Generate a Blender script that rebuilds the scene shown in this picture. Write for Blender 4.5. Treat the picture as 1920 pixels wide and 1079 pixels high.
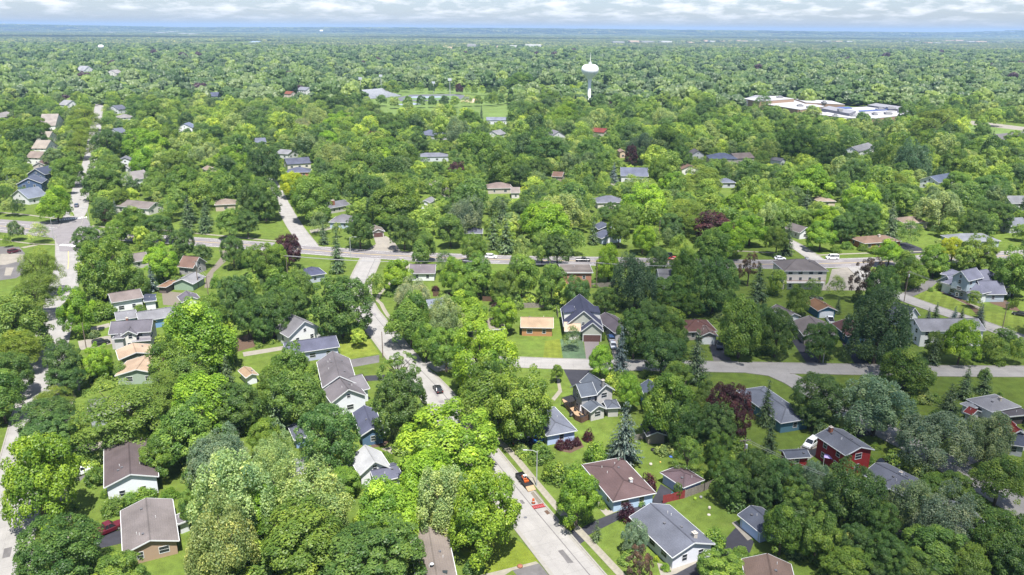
import bpy, math, random
import numpy as np
from mathutils import Vector, Matrix
random.seed(11)
RNG = np.random.default_rng(11)
S = bpy.context.scene
for _o in list(bpy.data.objects):
    bpy.data.objects.remove(_o)
C = S.collection

# ------------------------------------------------------------------ camera
F = 1493.0                      # focal length in photo pixels (28 mm equivalent)
CAMH = 90.0
PITCH = math.atan(484.5 / F)
ROLL = math.radians(0.40)
RCAM = Matrix.Rotation(math.pi / 2 - PITCH, 3, 'X') @ Matrix.Rotation(ROLL, 3, 'Z')
cam_data = bpy.data.cameras.new('camera')
cam_data.sensor_width = 36.0
cam_data.lens = 36.0 * F / 1920.0
cam_data.clip_start = 1.0
cam_data.clip_end = 90000.0
cam = bpy.data.objects.new('camera', cam_data)
C.objects.link(cam)
cam.matrix_world = Matrix.Translation((0, 0, CAMH)) @ RCAM.to_4x4()
S.camera = cam

# ------------------------------------------------------------------ sky, sun, exposure
SUN_EL = math.radians(67.0)
SUN_AZ = math.radians(168.0)            # clockwise from +Y: behind the camera, a little to its right
SUND = Vector((math.sin(SUN_AZ) * math.cos(SUN_EL), math.cos(SUN_AZ) * math.cos(SUN_EL), math.sin(SUN_EL)))
w = bpy.data.worlds.new('World'); S.world = w; w.use_nodes = True
nt = w.node_tree; nt.nodes.clear()
def wn(t, **k):
    n = nt.nodes.new(t)
    for a, b in k.items(): setattr(n, a, b)
    return n
out = wn('ShaderNodeOutputWorld'); bg = wn('ShaderNodeBackground')
sky = wn('ShaderNodeTexSky', sky_type='NISHITA')
sky.sun_disc = False; sky.sun_elevation = SUN_EL; sky.sun_rotation = SUN_AZ
sky.altitude = 200; sky.air_density = 1.0; sky.dust_density = 0.8; sky.ozone_density = 1.6
tc = wn('ShaderNodeTexCoord'); sep = wn('ShaderNodeSeparateXYZ')
nt.links.new(tc.outputs['Generated'], sep.inputs[0])
flat = wn('ShaderNodeVectorMath', operation='MULTIPLY'); flat.inputs[1].default_value = (1, 1, 0); nt.links.new(tc.outputs['Generated'], flat.inputs[0])
nrm = wn('ShaderNodeVectorMath', operation='NORMALIZE'); nt.links.new(flat.outputs[0], nrm.inputs[0])
scl = wn('ShaderNodeVectorMath', operation='SCALE'); scl.inputs['Scale'].default_value = 26.0; nt.links.new(nrm.outputs[0], scl.inputs[0])
zad = wn('ShaderNodeMath', operation='ADD'); zad.inputs[1].default_value = 0.016; nt.links.new(sep.outputs['Z'], zad.inputs[0])
zmx = wn('ShaderNodeMath', operation='MAXIMUM'); zmx.inputs[1].default_value = 0.005; nt.links.new(zad.outputs[0], zmx.inputs[0])
zlg = wn('ShaderNodeMath', operation='LOGARITHM'); zlg.inputs[1].default_value = 2.718; nt.links.new(zmx.outputs[0], zlg.inputs[0])
zml = wn('ShaderNodeMath', operation='MULTIPLY'); zml.inputs[1].default_value = 4.6; nt.links.new(zlg.outputs[0], zml.inputs[0])
cmb = wn('ShaderNodeCombineXYZ'); nt.links.new(zml.outputs[0], cmb.inputs[2])
cad = wn('ShaderNodeVectorMath', operation='ADD'); nt.links.new(scl.outputs[0], cad.inputs[0]); nt.links.new(cmb.outputs[0], cad.inputs[1])
cn = wn('ShaderNodeTexNoise'); cn.inputs['Scale'].default_value = 1.0; cn.inputs['Detail'].default_value = 6.0
cn.inputs['Roughness'].default_value = 0.58
nt.links.new(cad.outputs[0], cn.inputs['Vector'])
cr = wn('ShaderNodeValToRGB')
cr.color_ramp.elements[0].position = 0.46; cr.color_ramp.elements[0].color = (0, 0, 0, 1)
cr.color_ramp.elements[1].position = 0.64; cr.color_ramp.elements[1].color = (1, 1, 1, 1)
nt.links.new(cn.outputs['Fac'], cr.inputs[0])
fade = wn('ShaderNodeMapRange'); fade.inputs['From Min'].default_value = 0.004; fade.inputs['From Max'].default_value = 0.022
fade.inputs['To Max'].default_value = 0.8
nt.links.new(sep.outputs['Z'], fade.inputs['Value'])
mul = wn('ShaderNodeMath', operation='MULTIPLY')
nt.links.new(cr.outputs[0], mul.inputs[0]); nt.links.new(fade.outputs[0], mul.inputs[1])
# pale veil near the horizon, blue-grey base, white broken cloud
mixc = wn('ShaderNodeMix', data_type='RGBA'); 
tint = wn('ShaderNodeMix', data_type='RGBA', blend_type='MULTIPLY'); tint.inputs['Factor'].default_value = 1.0
tint.inputs['B'].default_value = (0.73, 0.79, 1.00, 1)
nt.links.new(sky.outputs[0], tint.inputs['A'])
nt.links.new(mul.outputs[0], mixc.inputs['Factor']); nt.links.new(tint.outputs['Result'], mixc.inputs['A'])
mixc.inputs['B'].default_value = (7.2, 7.3, 7.5, 1)
nt.links.new(mixc.outputs['Result'], bg.inputs['Color'])
bg.inputs['Strength'].default_value = 0.068
nt.links.new(bg.outputs[0], out.inputs['Surface'])
sl = bpy.data.lights.new('sun', 'SUN'); sl.energy = 4.6; sl.angle = math.radians(0.55); sl.color = (1.0, 0.965, 0.90)
sun = bpy.data.objects.new('sun', sl); C.objects.link(sun)
sun.rotation_euler = (-SUND).to_track_quat('-Z', 'Y').to_euler()
S.view_settings.view_transform = 'Standard'; S.view_settings.look = 'None'
S.view_settings.exposure = 1.32; S.view_settings.gamma = 1.0
S.render.engine = 'CYCLES'
cy = S.cycles
cy.max_bounces = 9; cy.diffuse_bounces = 7; cy.glossy_bounces = 2; cy.transmission_bounces = 4
cy.transparent_max_bounces = 12; cy.volume_bounces = 0
cy.use_denoising = True
cy.sample_clamp_indirect = 6.0
cy.caustics_reflective = False; cy.caustics_refractive = False

# ------------------------------------------------------------------ helpers
def G(px, py, z=0.0):
    """Point at height z that the photograph shows at pixel px, py."""
    d = RCAM @ Vector(((px - 960.0) / F, -(py - 539.5) / F, -1.0))
    t = (z - CAMH) / d.z
    return Vector((d.x * t, d.y * t, z))
RINV = RCAM.transposed()
def P(v):
    """Photo pixel and depth of a world point."""
    q = RINV @ (Vector(v) - Vector((0, 0, CAMH)))
    return 960 + F * q.x / -q.z, 539.5 - F * q.y / -q.z, -q.z
def lin(r, g=None, b=None):
    if g is None: r, g, b = r
    f = lambda c: (c / 255.0 / 12.92) if c <= 10 else ((c / 255.0 + 0.055) / 1.055) ** 2.4
    return (f(r), f(g), f(b))
def alb(c, k=2.9):
    """Albedo of a horizontal sunlit surface that the photograph shows in sRGB colour c."""
    return tuple(min(0.82, x / k) for x in lin(*c))

MATS = {}
def nodes_of(name):
    m = bpy.data.materials.new(name); m.use_nodes = True
    t = m.node_tree; t.nodes.clear()
    o = t.nodes.new('ShaderNodeOutputMaterial'); p = t.nodes.new('ShaderNodeBsdfPrincipled')
    t.links.new(p.outputs[0], o.inputs['Surface'])
    return m, t, p, o
def N(t, kind, **k):
    n = t.nodes.new(kind)
    for a, b in k.items(): setattr(n, a, b)
    return n
def pmat(name, col, rough=0.85, var=0.12, scale=3.0, detail=4.0, spec=0.25, stripes=None, bump=0.0, metallic=0.0, big=0.0):
    if name in MATS: return MATS[name]
    m, t, p, o = nodes_of(name)
    co = N(t, 'ShaderNodeTexCoord')
    n1 = N(t, 'ShaderNodeTexNoise'); n1.inputs['Scale'].default_value = scale; n1.inputs['Detail'].default_value = detail
    n1.inputs['Roughness'].default_value = 0.65
    t.links.new(co.outputs['Object'], n1.inputs['Vector'])
    mr = N(t, 'ShaderNodeMapRange'); mr.inputs['From Min'].default_value = 0.28; mr.inputs['From Max'].default_value = 0.72
    mr.inputs['To Min'].default_value = 1 - var; mr.inputs['To Max'].default_value = 1 + var
    t.links.new(n1.outputs['Fac'], mr.inputs['Value'])
    fac = mr.outputs[0]
    if big:
        n2 = N(t, 'ShaderNodeTexNoise'); n2.inputs['Scale'].default_value = 0.22; n2.inputs['Detail'].default_value = 3
        t.links.new(co.outputs['Object'], n2.inputs['Vector'])
        m2 = N(t, 'ShaderNodeMapRange'); m2.inputs['From Min'].default_value = 0.3; m2.inputs['From Max'].default_value = 0.7
        m2.inputs['To Min'].default_value = 1 - big; m2.inputs['To Max'].default_value = 1 + big
        t.links.new(n2.outputs['Fac'], m2.inputs['Value'])
        mm = N(t, 'ShaderNodeMath', operation='MULTIPLY')
        t.links.new(fac, mm.inputs[0]); t.links.new(m2.outputs[0], mm.inputs[1]); fac = mm.outputs[0]
    if stripes:                                   # (period, depth) horizontal courses by height
        sp = N(t, 'ShaderNodeSeparateXYZ'); t.links.new(co.outputs['Object'], sp.inputs[0])
        a = N(t, 'ShaderNodeMath', operation='MULTIPLY'); a.inputs[1].default_value = 1.0 / stripes[0]
        t.links.new(sp.outputs['Z'], a.inputs[0])
        b = N(t, 'ShaderNodeMath', operation='FRACT'); t.links.new(a.outputs[0], b.inputs[0])
        c = N(t, 'ShaderNodeMapRange'); c.inputs['From Min'].default_value = 0.0; c.inputs['From Max'].default_value = 0.35
        c.inputs['To Min'].default_value = 1 - stripes[1]; c.inputs['To Max'].default_value = 1.0
        t.links.new(b.outputs[0], c.inputs['Value'])
        mm = N(t, 'ShaderNodeMath', operation='MULTIPLY')
        t.links.new(fac, mm.inputs[0]); t.links.new(c.outputs[0], mm.inputs[1]); fac = mm.outputs[0]
    vm = N(t, 'ShaderNodeVectorMath', operation='SCALE'); vm.inputs[0].default_value = col
    t.links.new(fac, vm.inputs['Scale']); t.links.new(vm.outputs[0], p.inputs['Base Color'])
    p.inputs['Roughness'].default_value = rough; p.inputs['Specular IOR Level'].default_value = spec
    p.inputs['Metallic'].default_value = metallic
    if bump:
        bp = N(t, 'ShaderNodeBump'); bp.inputs['Strength'].default_value = bump; bp.inputs['Distance'].default_value = 0.02
        t.links.new(n1.outputs['Fac'], bp.inputs['Height']); t.links.new(bp.outputs[0], p.inputs['Normal'])
    MATS[name] = m
    return m

class MB:
    """Collects boxes, prisms and tubes; build() links them as one mesh object."""
    def __init__(s): s.v = []; s.f = []
    def poly(s, pts, faces):
        o = len(s.v); s.v += [tuple(p) for p in pts]; s.f += [tuple(i + o for i in f) for f in faces]; return s
    def box(s, lo, hi, M4=None):
        x0, y0, z0 = lo; x1, y1, z1 = hi
        p = [Vector(q) for q in ((x0,y0,z0),(x1,y0,z0),(x1,y1,z0),(x0,y1,z0),(x0,y0,z1),(x1,y0,z1),(x1,y1,z1),(x0,y1,z1))]
        if M4: p = [M4 @ q for q in p]
        return s.poly(p, [(0,3,2,1),(4,5,6,7),(0,1,5,4),(1,2,6,5),(2,3,7,6),(3,0,4,7)])
    def bar(s, a, b, wd, h, up=(0, 0, 1)):
        a = Vector(a); b = Vector(b); d = (b - a).normalized(); up = Vector(up)
        r = d.cross(up)
        r = r.normalized() if r.length > 1e-6 else Vector((1, 0, 0)); u = r.cross(d)
        r *= wd / 2; u *= h / 2
        p = [a - r - u, a + r - u, a + r + u, a - r + u, b - r - u, b + r - u, b + r + u, b - r + u]
        return s.poly(p, [(3,2,1,0),(4,5,6,7),(0,1,5,4),(1,2,6,5),(2,3,7,6),(3,0,4,7)])
    def tube(s, pts, rad, n=6, caps=True):
        pts = [Vector(p) for p in pts]
        if not hasattr(rad, '__len__'): rad = [rad] * len(pts)
        o = len(s.v)
        for i, p in enumerate(pts):
            d = (pts[min(i + 1, len(pts) - 1)] - pts[max(i - 1, 0)]).normalized()
            r = d.cross(Vector((0, 0, 1))); r = r.normalized() if r.length > 1e-3 else Vector((1, 0, 0)); u = r.cross(d)
            for k in range(n):
                a = 2 * math.pi * k / n
                s.v.append(tuple(p + (r * math.cos(a) + u * math.sin(a)) * rad[i]))
        for i in range(len(pts) - 1):
            for k in range(n):
                a = o + i * n + k; b = o + i * n + (k + 1) % n
                s.f.append((a, b, b + n, a + n))
        if caps:
            s.f.append(tuple(o + k for k in range(n))[::-1]); s.f.append(tuple(o + (len(pts) - 1) * n + k for k in range(n)))
        return s
    def lathe(s, prof, n=24, c=(0, 0, 0)):
        o = len(s.v)
        for r, z in prof:
            for k in range(n):
                a = 2 * math.pi * k / n; s.v.append((c[0] + r * math.cos(a), c[1] + r * math.sin(a), c[2] + z))
        for i in range(len(prof) - 1):
            for k in range(n):
                a = o + i * n + k; b = o + i * n + (k + 1) % n
                s.f.append((a, b, b + n, a + n))
        return s
    def mesh(s, name, mat, smooth=False):
        me = bpy.data.meshes.new(name); me.from_pydata(s.v, [], s.f); me.update()
        if mat: me.materials.append(mat)
        if smooth: me.polygons.foreach_set('use_smooth', [True] * len(me.polygons))
        return me
    def build(s, name, mat, parent=None, loc=(0, 0, 0), smooth=False):
        return link(name, s.mesh(name, mat, smooth), parent, loc)
def link(name, me, parent=None, loc=(0, 0, 0), rz=0.0):
    o = bpy.data.objects.new(name, me); C.objects.link(o); o.parent = parent; o.location = loc
    if rz: o.rotation_euler = (0, 0, rz)
    return o
def empty(name, loc, rz=0.0):
    o = bpy.data.objects.new(name, None); C.objects.link(o); o.location = loc; o.rotation_euler = (0, 0, rz)
    o.empty_display_size = 0.5; return o
def tag(o, label, cat, group=None):
    o['label'] = label; o['category'] = cat
    if group: o['group'] = group
    return o
def struct(o, label=None):
    o['kind'] = 'structure'
    if label: o['label'] = label
    return o

LANDMARKS = []        # (phrase, px, py) used to say which tree a tree is
FOOT = []             # house footprints: centre, axes, half sizes
ROADS = []            # (points, half width)
def inside_foot(x, y, mrg=0.0):
    for c, ux, uy, a, b in FOOT:
        dx, dy = x - c[0], y - c[1]
        if abs(dx * ux[0] + dy * ux[1]) < a + mrg and abs(dx * uy[0] + dy * uy[1]) < b + mrg: return True
    return False
def seg_dist(x, y, a, b):
    vx, vy = b[0] - a[0], b[1] - a[1]; L = vx * vx + vy * vy
    t = 0 if L == 0 else max(0, min(1, ((x - a[0]) * vx + (y - a[1]) * vy) / L))
    qx, qy = a[0] + t * vx, a[1] + t * vy
    return math.hypot(x - qx, y - qy), qx, qy
def on_road(x, y, mrg=0.0, skip=None):
    for i, (pts, hw, bb) in enumerate(ROADS):
        if i == skip: continue
        e = hw + mrg
        if x < bb[0] - e or x > bb[2] + e or y < bb[1] - e or y > bb[3] + e: continue
        for a, b in zip(pts, pts[1:]):
            if seg_dist(x, y, a, b)[0] < e: return True
    return False
def in_poly(x, y, poly):
    r = False; n = len(poly)
    for i in range(n):
        x0, y0 = poly[i][0], poly[i][1]; x1, y1 = poly[i - 1][0], poly[i - 1][1]
        if (y0 > y) != (y1 > y) and x < (x1 - x0) * (y - y0) / (y1 - y0) + x0: r = not r
    return r

# ------------------------------------------------------------------ ground
def grass_mat(name, base, stripes=None):
    m, t, p, o = nodes_of(name)
    co = N(t, 'ShaderNodeTexCoord')
    def noise(sc, det, lo, hi):
        n = N(t, 'ShaderNodeTexNoise'); n.inputs['Scale'].default_value = sc; n.inputs['Detail'].default_value = det
        n.inputs['Roughness'].default_value = 0.6
        t.links.new(co.outputs['Object'], n.inputs['Vector'])
        r = N(t, 'ShaderNodeMapRange'); r.inputs['From Min'].default_value = 0.3; r.inputs['From Max'].default_value = 0.7
        r.inputs['To Min'].default_value = lo; r.inputs['To Max'].default_value = hi
        t.links.new(n.outputs['Fac'], r.inputs['Value']); return r.outputs[0]
    def mult(a, b):
        q = N(t, 'ShaderNodeMath', operation='MULTIPLY'); t.links.new(a, q.inputs[0]); t.links.new(b, q.inputs[1]); return q.outputs[0]
    f = mult(mult(noise(0.035, 3, 0.84, 1.16), noise(0.45, 4, 0.76, 1.22)), noise(5.0, 5, 0.66, 1.32))
    if stripes:
        ang, period, dep = stripes
        mp = N(t, 'ShaderNodeMapping'); mp.inputs['Rotation'].default_value = (0, 0, ang)
        t.links.new(co.outputs['Object'], mp.inputs['Vector'])
        wv = N(t, 'ShaderNodeTexWave'); wv.inputs['Scale'].default_value = 0.314 / period * 1.0; wv.inputs['Distortion'].default_value = 0.6
        t.links.new(mp.outputs[0], wv.inputs['Vector'])
        r = N(t, 'ShaderNodeMapRange'); r.inputs['From Min'].default_value = 0.35; r.inputs['From Max'].default_value = 0.65
        r.inputs['To Min'].default_value = 1 - dep; r.inputs['To Max'].default_value = 1 + dep
        t.links.new(wv.outputs['Fac'], r.inputs['Value']); f = mult(f, r.outputs[0])
    n3 = N(t, 'ShaderNodeTexNoise'); n3.inputs['Scale'].default_value = 0.12; n3.inputs['Detail'].default_value = 5
    t.links.new(co.outputs['Object'], n3.inputs['Vector'])
    mx = N(t, 'ShaderNodeMix', data_type='RGBA')
    mx.inputs['A'].default_value = (*base, 1); mx.inputs['B'].default_value = (base[0] * 1.35, base[1] * 1.08, base[2] * 1.1, 1)
    t.links.new(n3.outputs['Fac'], mx.inputs['Factor'])
    n6 = N(t, 'ShaderNodeTexNoise'); n6.inputs['Scale'].default_value = 0.33; n6.inputs['Detail'].default_value = 6; n6.inputs['Roughness'].default_value = .7
    t.links.new(co.outputs['Object'], n6.inputs['Vector'])
    r6 = N(t, 'ShaderNodeMapRange'); r6.inputs['From Min'].default_value = .58; r6.inputs['From Max'].default_value = .72; r6.inputs['To Max'].default_value = .55
    t.links.new(n6.outputs['Fac'], r6.inputs['Value'])
    mz = N(t, 'ShaderNodeMix', data_type='RGBA'); mz.inputs['B'].default_value = (base[0] * 1.75, base[1] * 1.12, base[2] * 1.9, 1)
    t.links.new(r6.outputs[0], mz.inputs['Factor']); t.links.new(mx.outputs['Result'], mz.inputs['A']); mx = mz
    vm = N(t, 'ShaderNodeVectorMath', operation='SCALE')
    t.links.new(mx.outputs['Result'], vm.inputs[0]); t.links.new(f, vm.inputs['Scale'])
    t.links.new(vm.outputs[0], p.inputs['Base Color'])
    p.inputs['Roughness'].default_value = 0.9; p.inputs['Specular IOR Level'].default_value = 0.1
    bp = N(t, 'ShaderNodeBump'); bp.inputs['Strength'].default_value = 0.5; bp.inputs['Distance'].default_value = 0.05
    n4 = N(t, 'ShaderNodeTexNoise'); n4.inputs['Scale'].default_value = 9.0
    t.links.new(co.outputs['Object'], n4.inputs['Vector']); t.links.new(n4.outputs['Fac'], bp.inputs['Height'])
    t.links.new(bp.outputs[0], p.inputs['Normal'])
    return m
LAWN = (0.072, 0.118, 0.021)
M_lawn = grass_mat('lawn_grass', LAWN)
GR = 26000.0
g = MB()
xs = [-GR, -4000, -1200, -400, -200, -100, 0, 100, 200, 400, 1200, 4000, GR]; ys = [-2000, -200, 0, 100, 200, 300, 400, 600, 1000, 2000, 5000, GR]
for y in ys:
    for x in xs: g.v.append((x, y, 0))
nx = len(xs)
for j in range(len(ys) - 1):
    for i in range(nx - 1): g.f.append((j * nx + i, j * nx + i + 1, (j + 1) * nx + i + 1, (j + 1) * nx + i))
ground = struct(g.build('ground', M_lawn), 'flat lawn-green ground of the leafy suburb')

PATCHES = []
def patch(name, px, mat, z=0.008, label=None, parent=None, keep=True, thick=0.0, world=None):
    pts = [Vector(q) for q in world] if world else [G(*q) for q in px]
    b = MB(); n = len(pts)
    area = sum(pts[i - 1].x * pts[i].y - pts[i].x * pts[i - 1].y for i in range(n))
    if area < 0: pts = pts[::-1]
    top = [(q.x, q.y, z) for q in pts]
    if thick:
        b.poly(top + [(q.x, q.y, z - thick) for q in pts], [tuple(range(n))] + [(i, (i + n), (i + 1) % n + n, (i + 1) % n) for i in range(n)])
    else:
        b.poly(top, [tuple(range(n))])
    o = b.build(name, mat, parent)
    if parent is None: struct(o, label)
    if keep: PATCHES.append([(q.x, q.y) for q in pts])
    return o
# ------------------------------------------------------------------ roads
def road_mat(name, col, joint=4.6, wear=0.10, var=0.10, jd=0.16):
    m, t, p, o = nodes_of(name)
    uv = N(t, 'ShaderNodeUVMap'); sp = N(t, 'ShaderNodeSeparateXYZ'); t.links.new(uv.outputs[0], sp.inputs[0])
    co = N(t, 'ShaderNodeTexCoord')
    def mth(op, a, b=None, c=None):
        q = N(t, 'ShaderNodeMath', operation=op)
        for i, v in enumerate((a, b, c)):
            if v is None: continue
            if isinstance(v, (int, float)): q.inputs[i].default_value = v
            else: t.links.new(v, q.inputs[i])
        return q.outputs[0]
    def noise(sc, det, lo, hi, vec=None):
        n = N(t, 'ShaderNodeTexNoise'); n.inputs['Scale'].default_value = sc; n.inputs['Detail'].default_value = det
        t.links.new(vec or co.outputs['Object'], n.inputs['Vector'])
        r = N(t, 'ShaderNodeMapRange'); r.inputs['From Min'].default_value = 0.3; r.inputs['From Max'].default_value = 0.7
        r.inputs['To Min'].default_value = lo; r.inputs['To Max'].default_value = hi
        t.links.new(n.outputs['Fac'], r.inputs['Value']); return r.outputs[0]
    f = mth('MULTIPLY', noise(0.25, 5, 1 - var, 1 + var), noise(5.0, 5, 1 - var * 0.7, 1 + var * 0.7))
    # polished wheel tracks: u = metres from the middle
    au = mth('ABSOLUTE', sp.outputs['X'])
    tr = mth('SUBTRACT', 1.0, mth('MULTIPLY', mth('GREATER_THAN', mth('SINE', mth('MULTIPLY', au, 3.4)), 0.55), wear * 0.35))
    f = mth('MULTIPLY', f, tr)
    if joint:
        jn = mth('LESS_THAN', mth('FRACT', mth('DIVIDE', sp.outputs['Y'], joint)), 0.05 / joint * 2)
        cj = mth('LESS_THAN', au, 0.05)
        f = mth('MULTIPLY', f, mth('SUBTRACT', 1.0, mth('MULTIPLY', mth('MAXIMUM', jn, cj), jd)))
    # sealed cracks wandering across the slab
    vo = N(t, 'ShaderNodeTexVoronoi', feature='DISTANCE_TO_EDGE'); vo.inputs['Scale'].default_value = 0.13
    wv = N(t, 'ShaderNodeVectorMath', operation='ADD'); n5 = N(t, 'ShaderNodeTexNoise'); n5.inputs['Scale'].default_value = 0.5
    t.links.new(co.outputs['Object'], n5.inputs['Vector']); t.links.new(co.outputs['Object'], wv.inputs[0])
    sc = N(t, 'ShaderNodeVectorMath', operation='SCALE'); sc.inputs['Scale'].default_value = 3.0
    t.links.new(n5.outputs['Color'], sc.inputs[0]); t.links.new(sc.outputs[0], wv.inputs[1]); t.links.new(wv.outputs[0], vo.inputs['Vector'])
    ck = mth('LESS_THAN', vo.outputs['Distance'], 0.008)
    f = mth('MULTIPLY', f, mth('SUBTRACT', 1.0, mth('MULTIPLY', ck, 0.12)))
    vm = N(t, 'ShaderNodeVectorMath', operation='SCALE'); vm.inputs[0].default_value = col
    t.links.new(f, vm.inputs['Scale']); t.links.new(vm.outputs[0], p.inputs['Base Color'])
    p.inputs['Roughness'].default_value = 0.9; p.inputs['Specular IOR Level'].default_value = 0.2
    return m
M_conc = road_mat('concrete_road', alb((216, 212, 208)))
M_main = road_mat('worn_asphalt_road', alb((186, 180, 182)), joint=0, wear=0.25)
M_kerb = pmat('kerb_concrete', alb((208, 203, 194)), var=0.12, scale=1.5)
M_walk = pmat('sidewalk_concrete', alb((205, 197, 180)), var=0.14, scale=1.2, big=0.1)
M_tar = pmat('driveway_asphalt', alb((82, 82, 92)), var=0.16, scale=1.2, big=0.18, rough=0.8)
M_oldtar = pmat('weathered_asphalt', alb((150, 146, 146)), var=0.14, scale=1.0, big=0.15)
M_drive = pmat('driveway_concrete', alb((205, 197, 184)), var=0.12, scale=0.8, big=0.12)
M_paver = pmat('paver_brick', alb((176, 166, 166)), var=0.14, scale=4)
M_white = pmat('marking_white', (0.72, 0.72, 0.70), var=0.18, scale=3)
M_yellow = pmat('marking_yellow', (0.52, 0.38, 0.10), var=0.25, scale=3)
M_mulch = pmat('bark_mulch', (0.085, 0.055, 0.038), var=0.35, scale=5)
M_gravel = pmat('gravel', alb((170, 160, 145)), var=0.25, scale=4)

def smooth_path(pts, step=4.0):
    pts = [Vector((p[0], p[1], 0)) for p in pts]
    ext = [pts[0] * 2 - pts[1]] + pts + [pts[-1] * 2 - pts[-2]]
    res = []
    for i in range(1, len(ext) - 2):
        p0, p1, p2, p3 = ext[i - 1:i + 3]
        n = max(1, int((p2 - p1).length / step))
        for k in range(n):
            t = k / n
            res.append(0.5 * ((2 * p1) + (p2 - p0) * t + (2 * p0 - 5 * p1 + 4 * p2 - p3) * t * t + (3 * p1 - p0 - 3 * p2 + p3) * t ** 3))
    res.append(pts[-1]); return res
def normals(pts):
    r = []
    for i in range(len(pts)):
        d = (pts[min(i + 1, len(pts) - 1)] - pts[max(i - 1, 0)]); d.z = 0; d.normalize(); r.append(Vector((-d.y, d.x, 0)))
    return r
def strip_mesh(name, pts, o0, o1, z, mat, seg=None, h=None):
    """Strip between offsets o0 and o1 from the path, uv in metres; with h a raised kerb of that height."""
    nn = normals(pts); v = []; f = []; uvs = []; s = 0.0; S_ = []
    for i, p in enumerate(pts):
        if i: s += (p - pts[i - 1]).length
        S_.append(s)
    k = 4 if h else 2
    for i, p in enumerate(pts):
        a = p + nn[i] * o0; b = p + nn[i] * o1
        if h: v += [(a.x, a.y, z), (a.x, a.y, z + h), (b.x, b.y, z + h), (b.x, b.y, z)]
        else: v += [(a.x, a.y, z), (b.x, b.y, z)]
    for i in range(len(pts) - 1):
        if seg and not seg[i]: continue
        for j in range(k - 1):
            q = (i * k + j, (i + 1) * k + j, (i + 1) * k + j + 1, i * k + j + 1)
            f.append(q)
    me = bpy.data.meshes.new(name); me.from_pydata(v, [], f); me.update(); me.materials.append(mat)
    if not h:
        ul = me.uv_layers.new(name='UVMap')
        for lp in me.loops:
            vi = lp.vertex_index; i = vi // 2
            ul.data[lp.index].uv = (o0 if vi % 2 == 0 else o1, S_[i])
    # make the top face look upward
    if me.polygons and me.polygons[0].normal.z < -0.1 and not h: me.flip_normals()
    return me
ROADDEF = []
def road(px, width, mat, z, label, world=None, kerb=True):
    pts = smooth_path([G(*q) for q in px] if not world else world)
    xs_ = [p.x for p in pts]; ys_ = [p.y for p in pts]
    ROADS.append(([(p.x, p.y) for p in pts], width / 2, (min(xs_), min(ys_), max(xs_), max(ys_))))
    ROADDEF.append((pts, width, mat, z, label, kerb, len(ROADS) - 1))
    return pts
R_main = road([(-260, 402), (-120, 412), (0, 424), (127, 437), (250, 445.5), (326, 450.5), (480, 461), (658, 475), (771, 481), (900, 486), (1010, 489), (1100, 490), (1300, 494), (1450, 496), (1570, 494), (1680, 490), (1787, 485), (1920, 478), (2080, 468)], 12.5, M_main, 0.044, 'wide grey main road running across behind the near houses')
R_left = road([(-35, 1200), (-5, 1079), (13, 1000), (58, 800), (82, 700), (101, 620), (118, 545), (128, 500), (128, 470), (127, 437), (137, 410), (146, 390), (153, 350), (162, 325), (170, 298), (176, 262), (180, 236), (184, 210), (187, 195)], 9.2, M_conc, 0.036, 'pale concrete residential street crossing the main road by the car park')
R_centre = road([(700, 474), (693, 490), (680, 518), (673, 545), (680, 575), (697, 600), (722, 630), (752, 668), (785, 705), (817, 739), (842, 773), (900, 850), (973, 943), (1030, 1013), (1084, 1079), (1160, 1170)], 8.6, M_conc, 0.032, 'pale concrete street curving past the gabled white houses to the road works')
R_side = road([(806, 690), (860, 679), (950, 679), (1060, 683), (1230, 686), (1390, 689), (1590, 693), (1770, 696), (1920, 697), (2050, 697)], 7.2, M_conc, 0.028, 'narrow concrete side street below the new navy-roofed house')
R_diag = road([(1400, 690), (1450, 697), (1490, 714), (1520, 732), (1590, 770), (1680, 820), (1750, 856), (1870, 926), (1920, 956), (2020, 1015)], 7.2, M_conc, 0.024, 'concrete lane slanting past the red two-storey house')
R_right = road([(1600, 497), (1640, 530), (1688, 556), (1760, 582), (1840, 608), (1900, 630), (1990, 664)], 7.0, M_conc, 0.040, 'pale lane beside the striped lawn of the big blue-grey house')
R_up = road([(585, 466), (573, 452), (553, 425), (533, 390), (522, 366), (505, 335)], 7.0, M_conc, 0.020, 'straight pale street leading away north from the main road')
R_ne = road([(1530, 487), (1512, 474), (1490, 460), (1465, 448), (1440, 442)], 6.5, M_conc, 0.016, 'short side street joining the main road beyond the apartment block')
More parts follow.
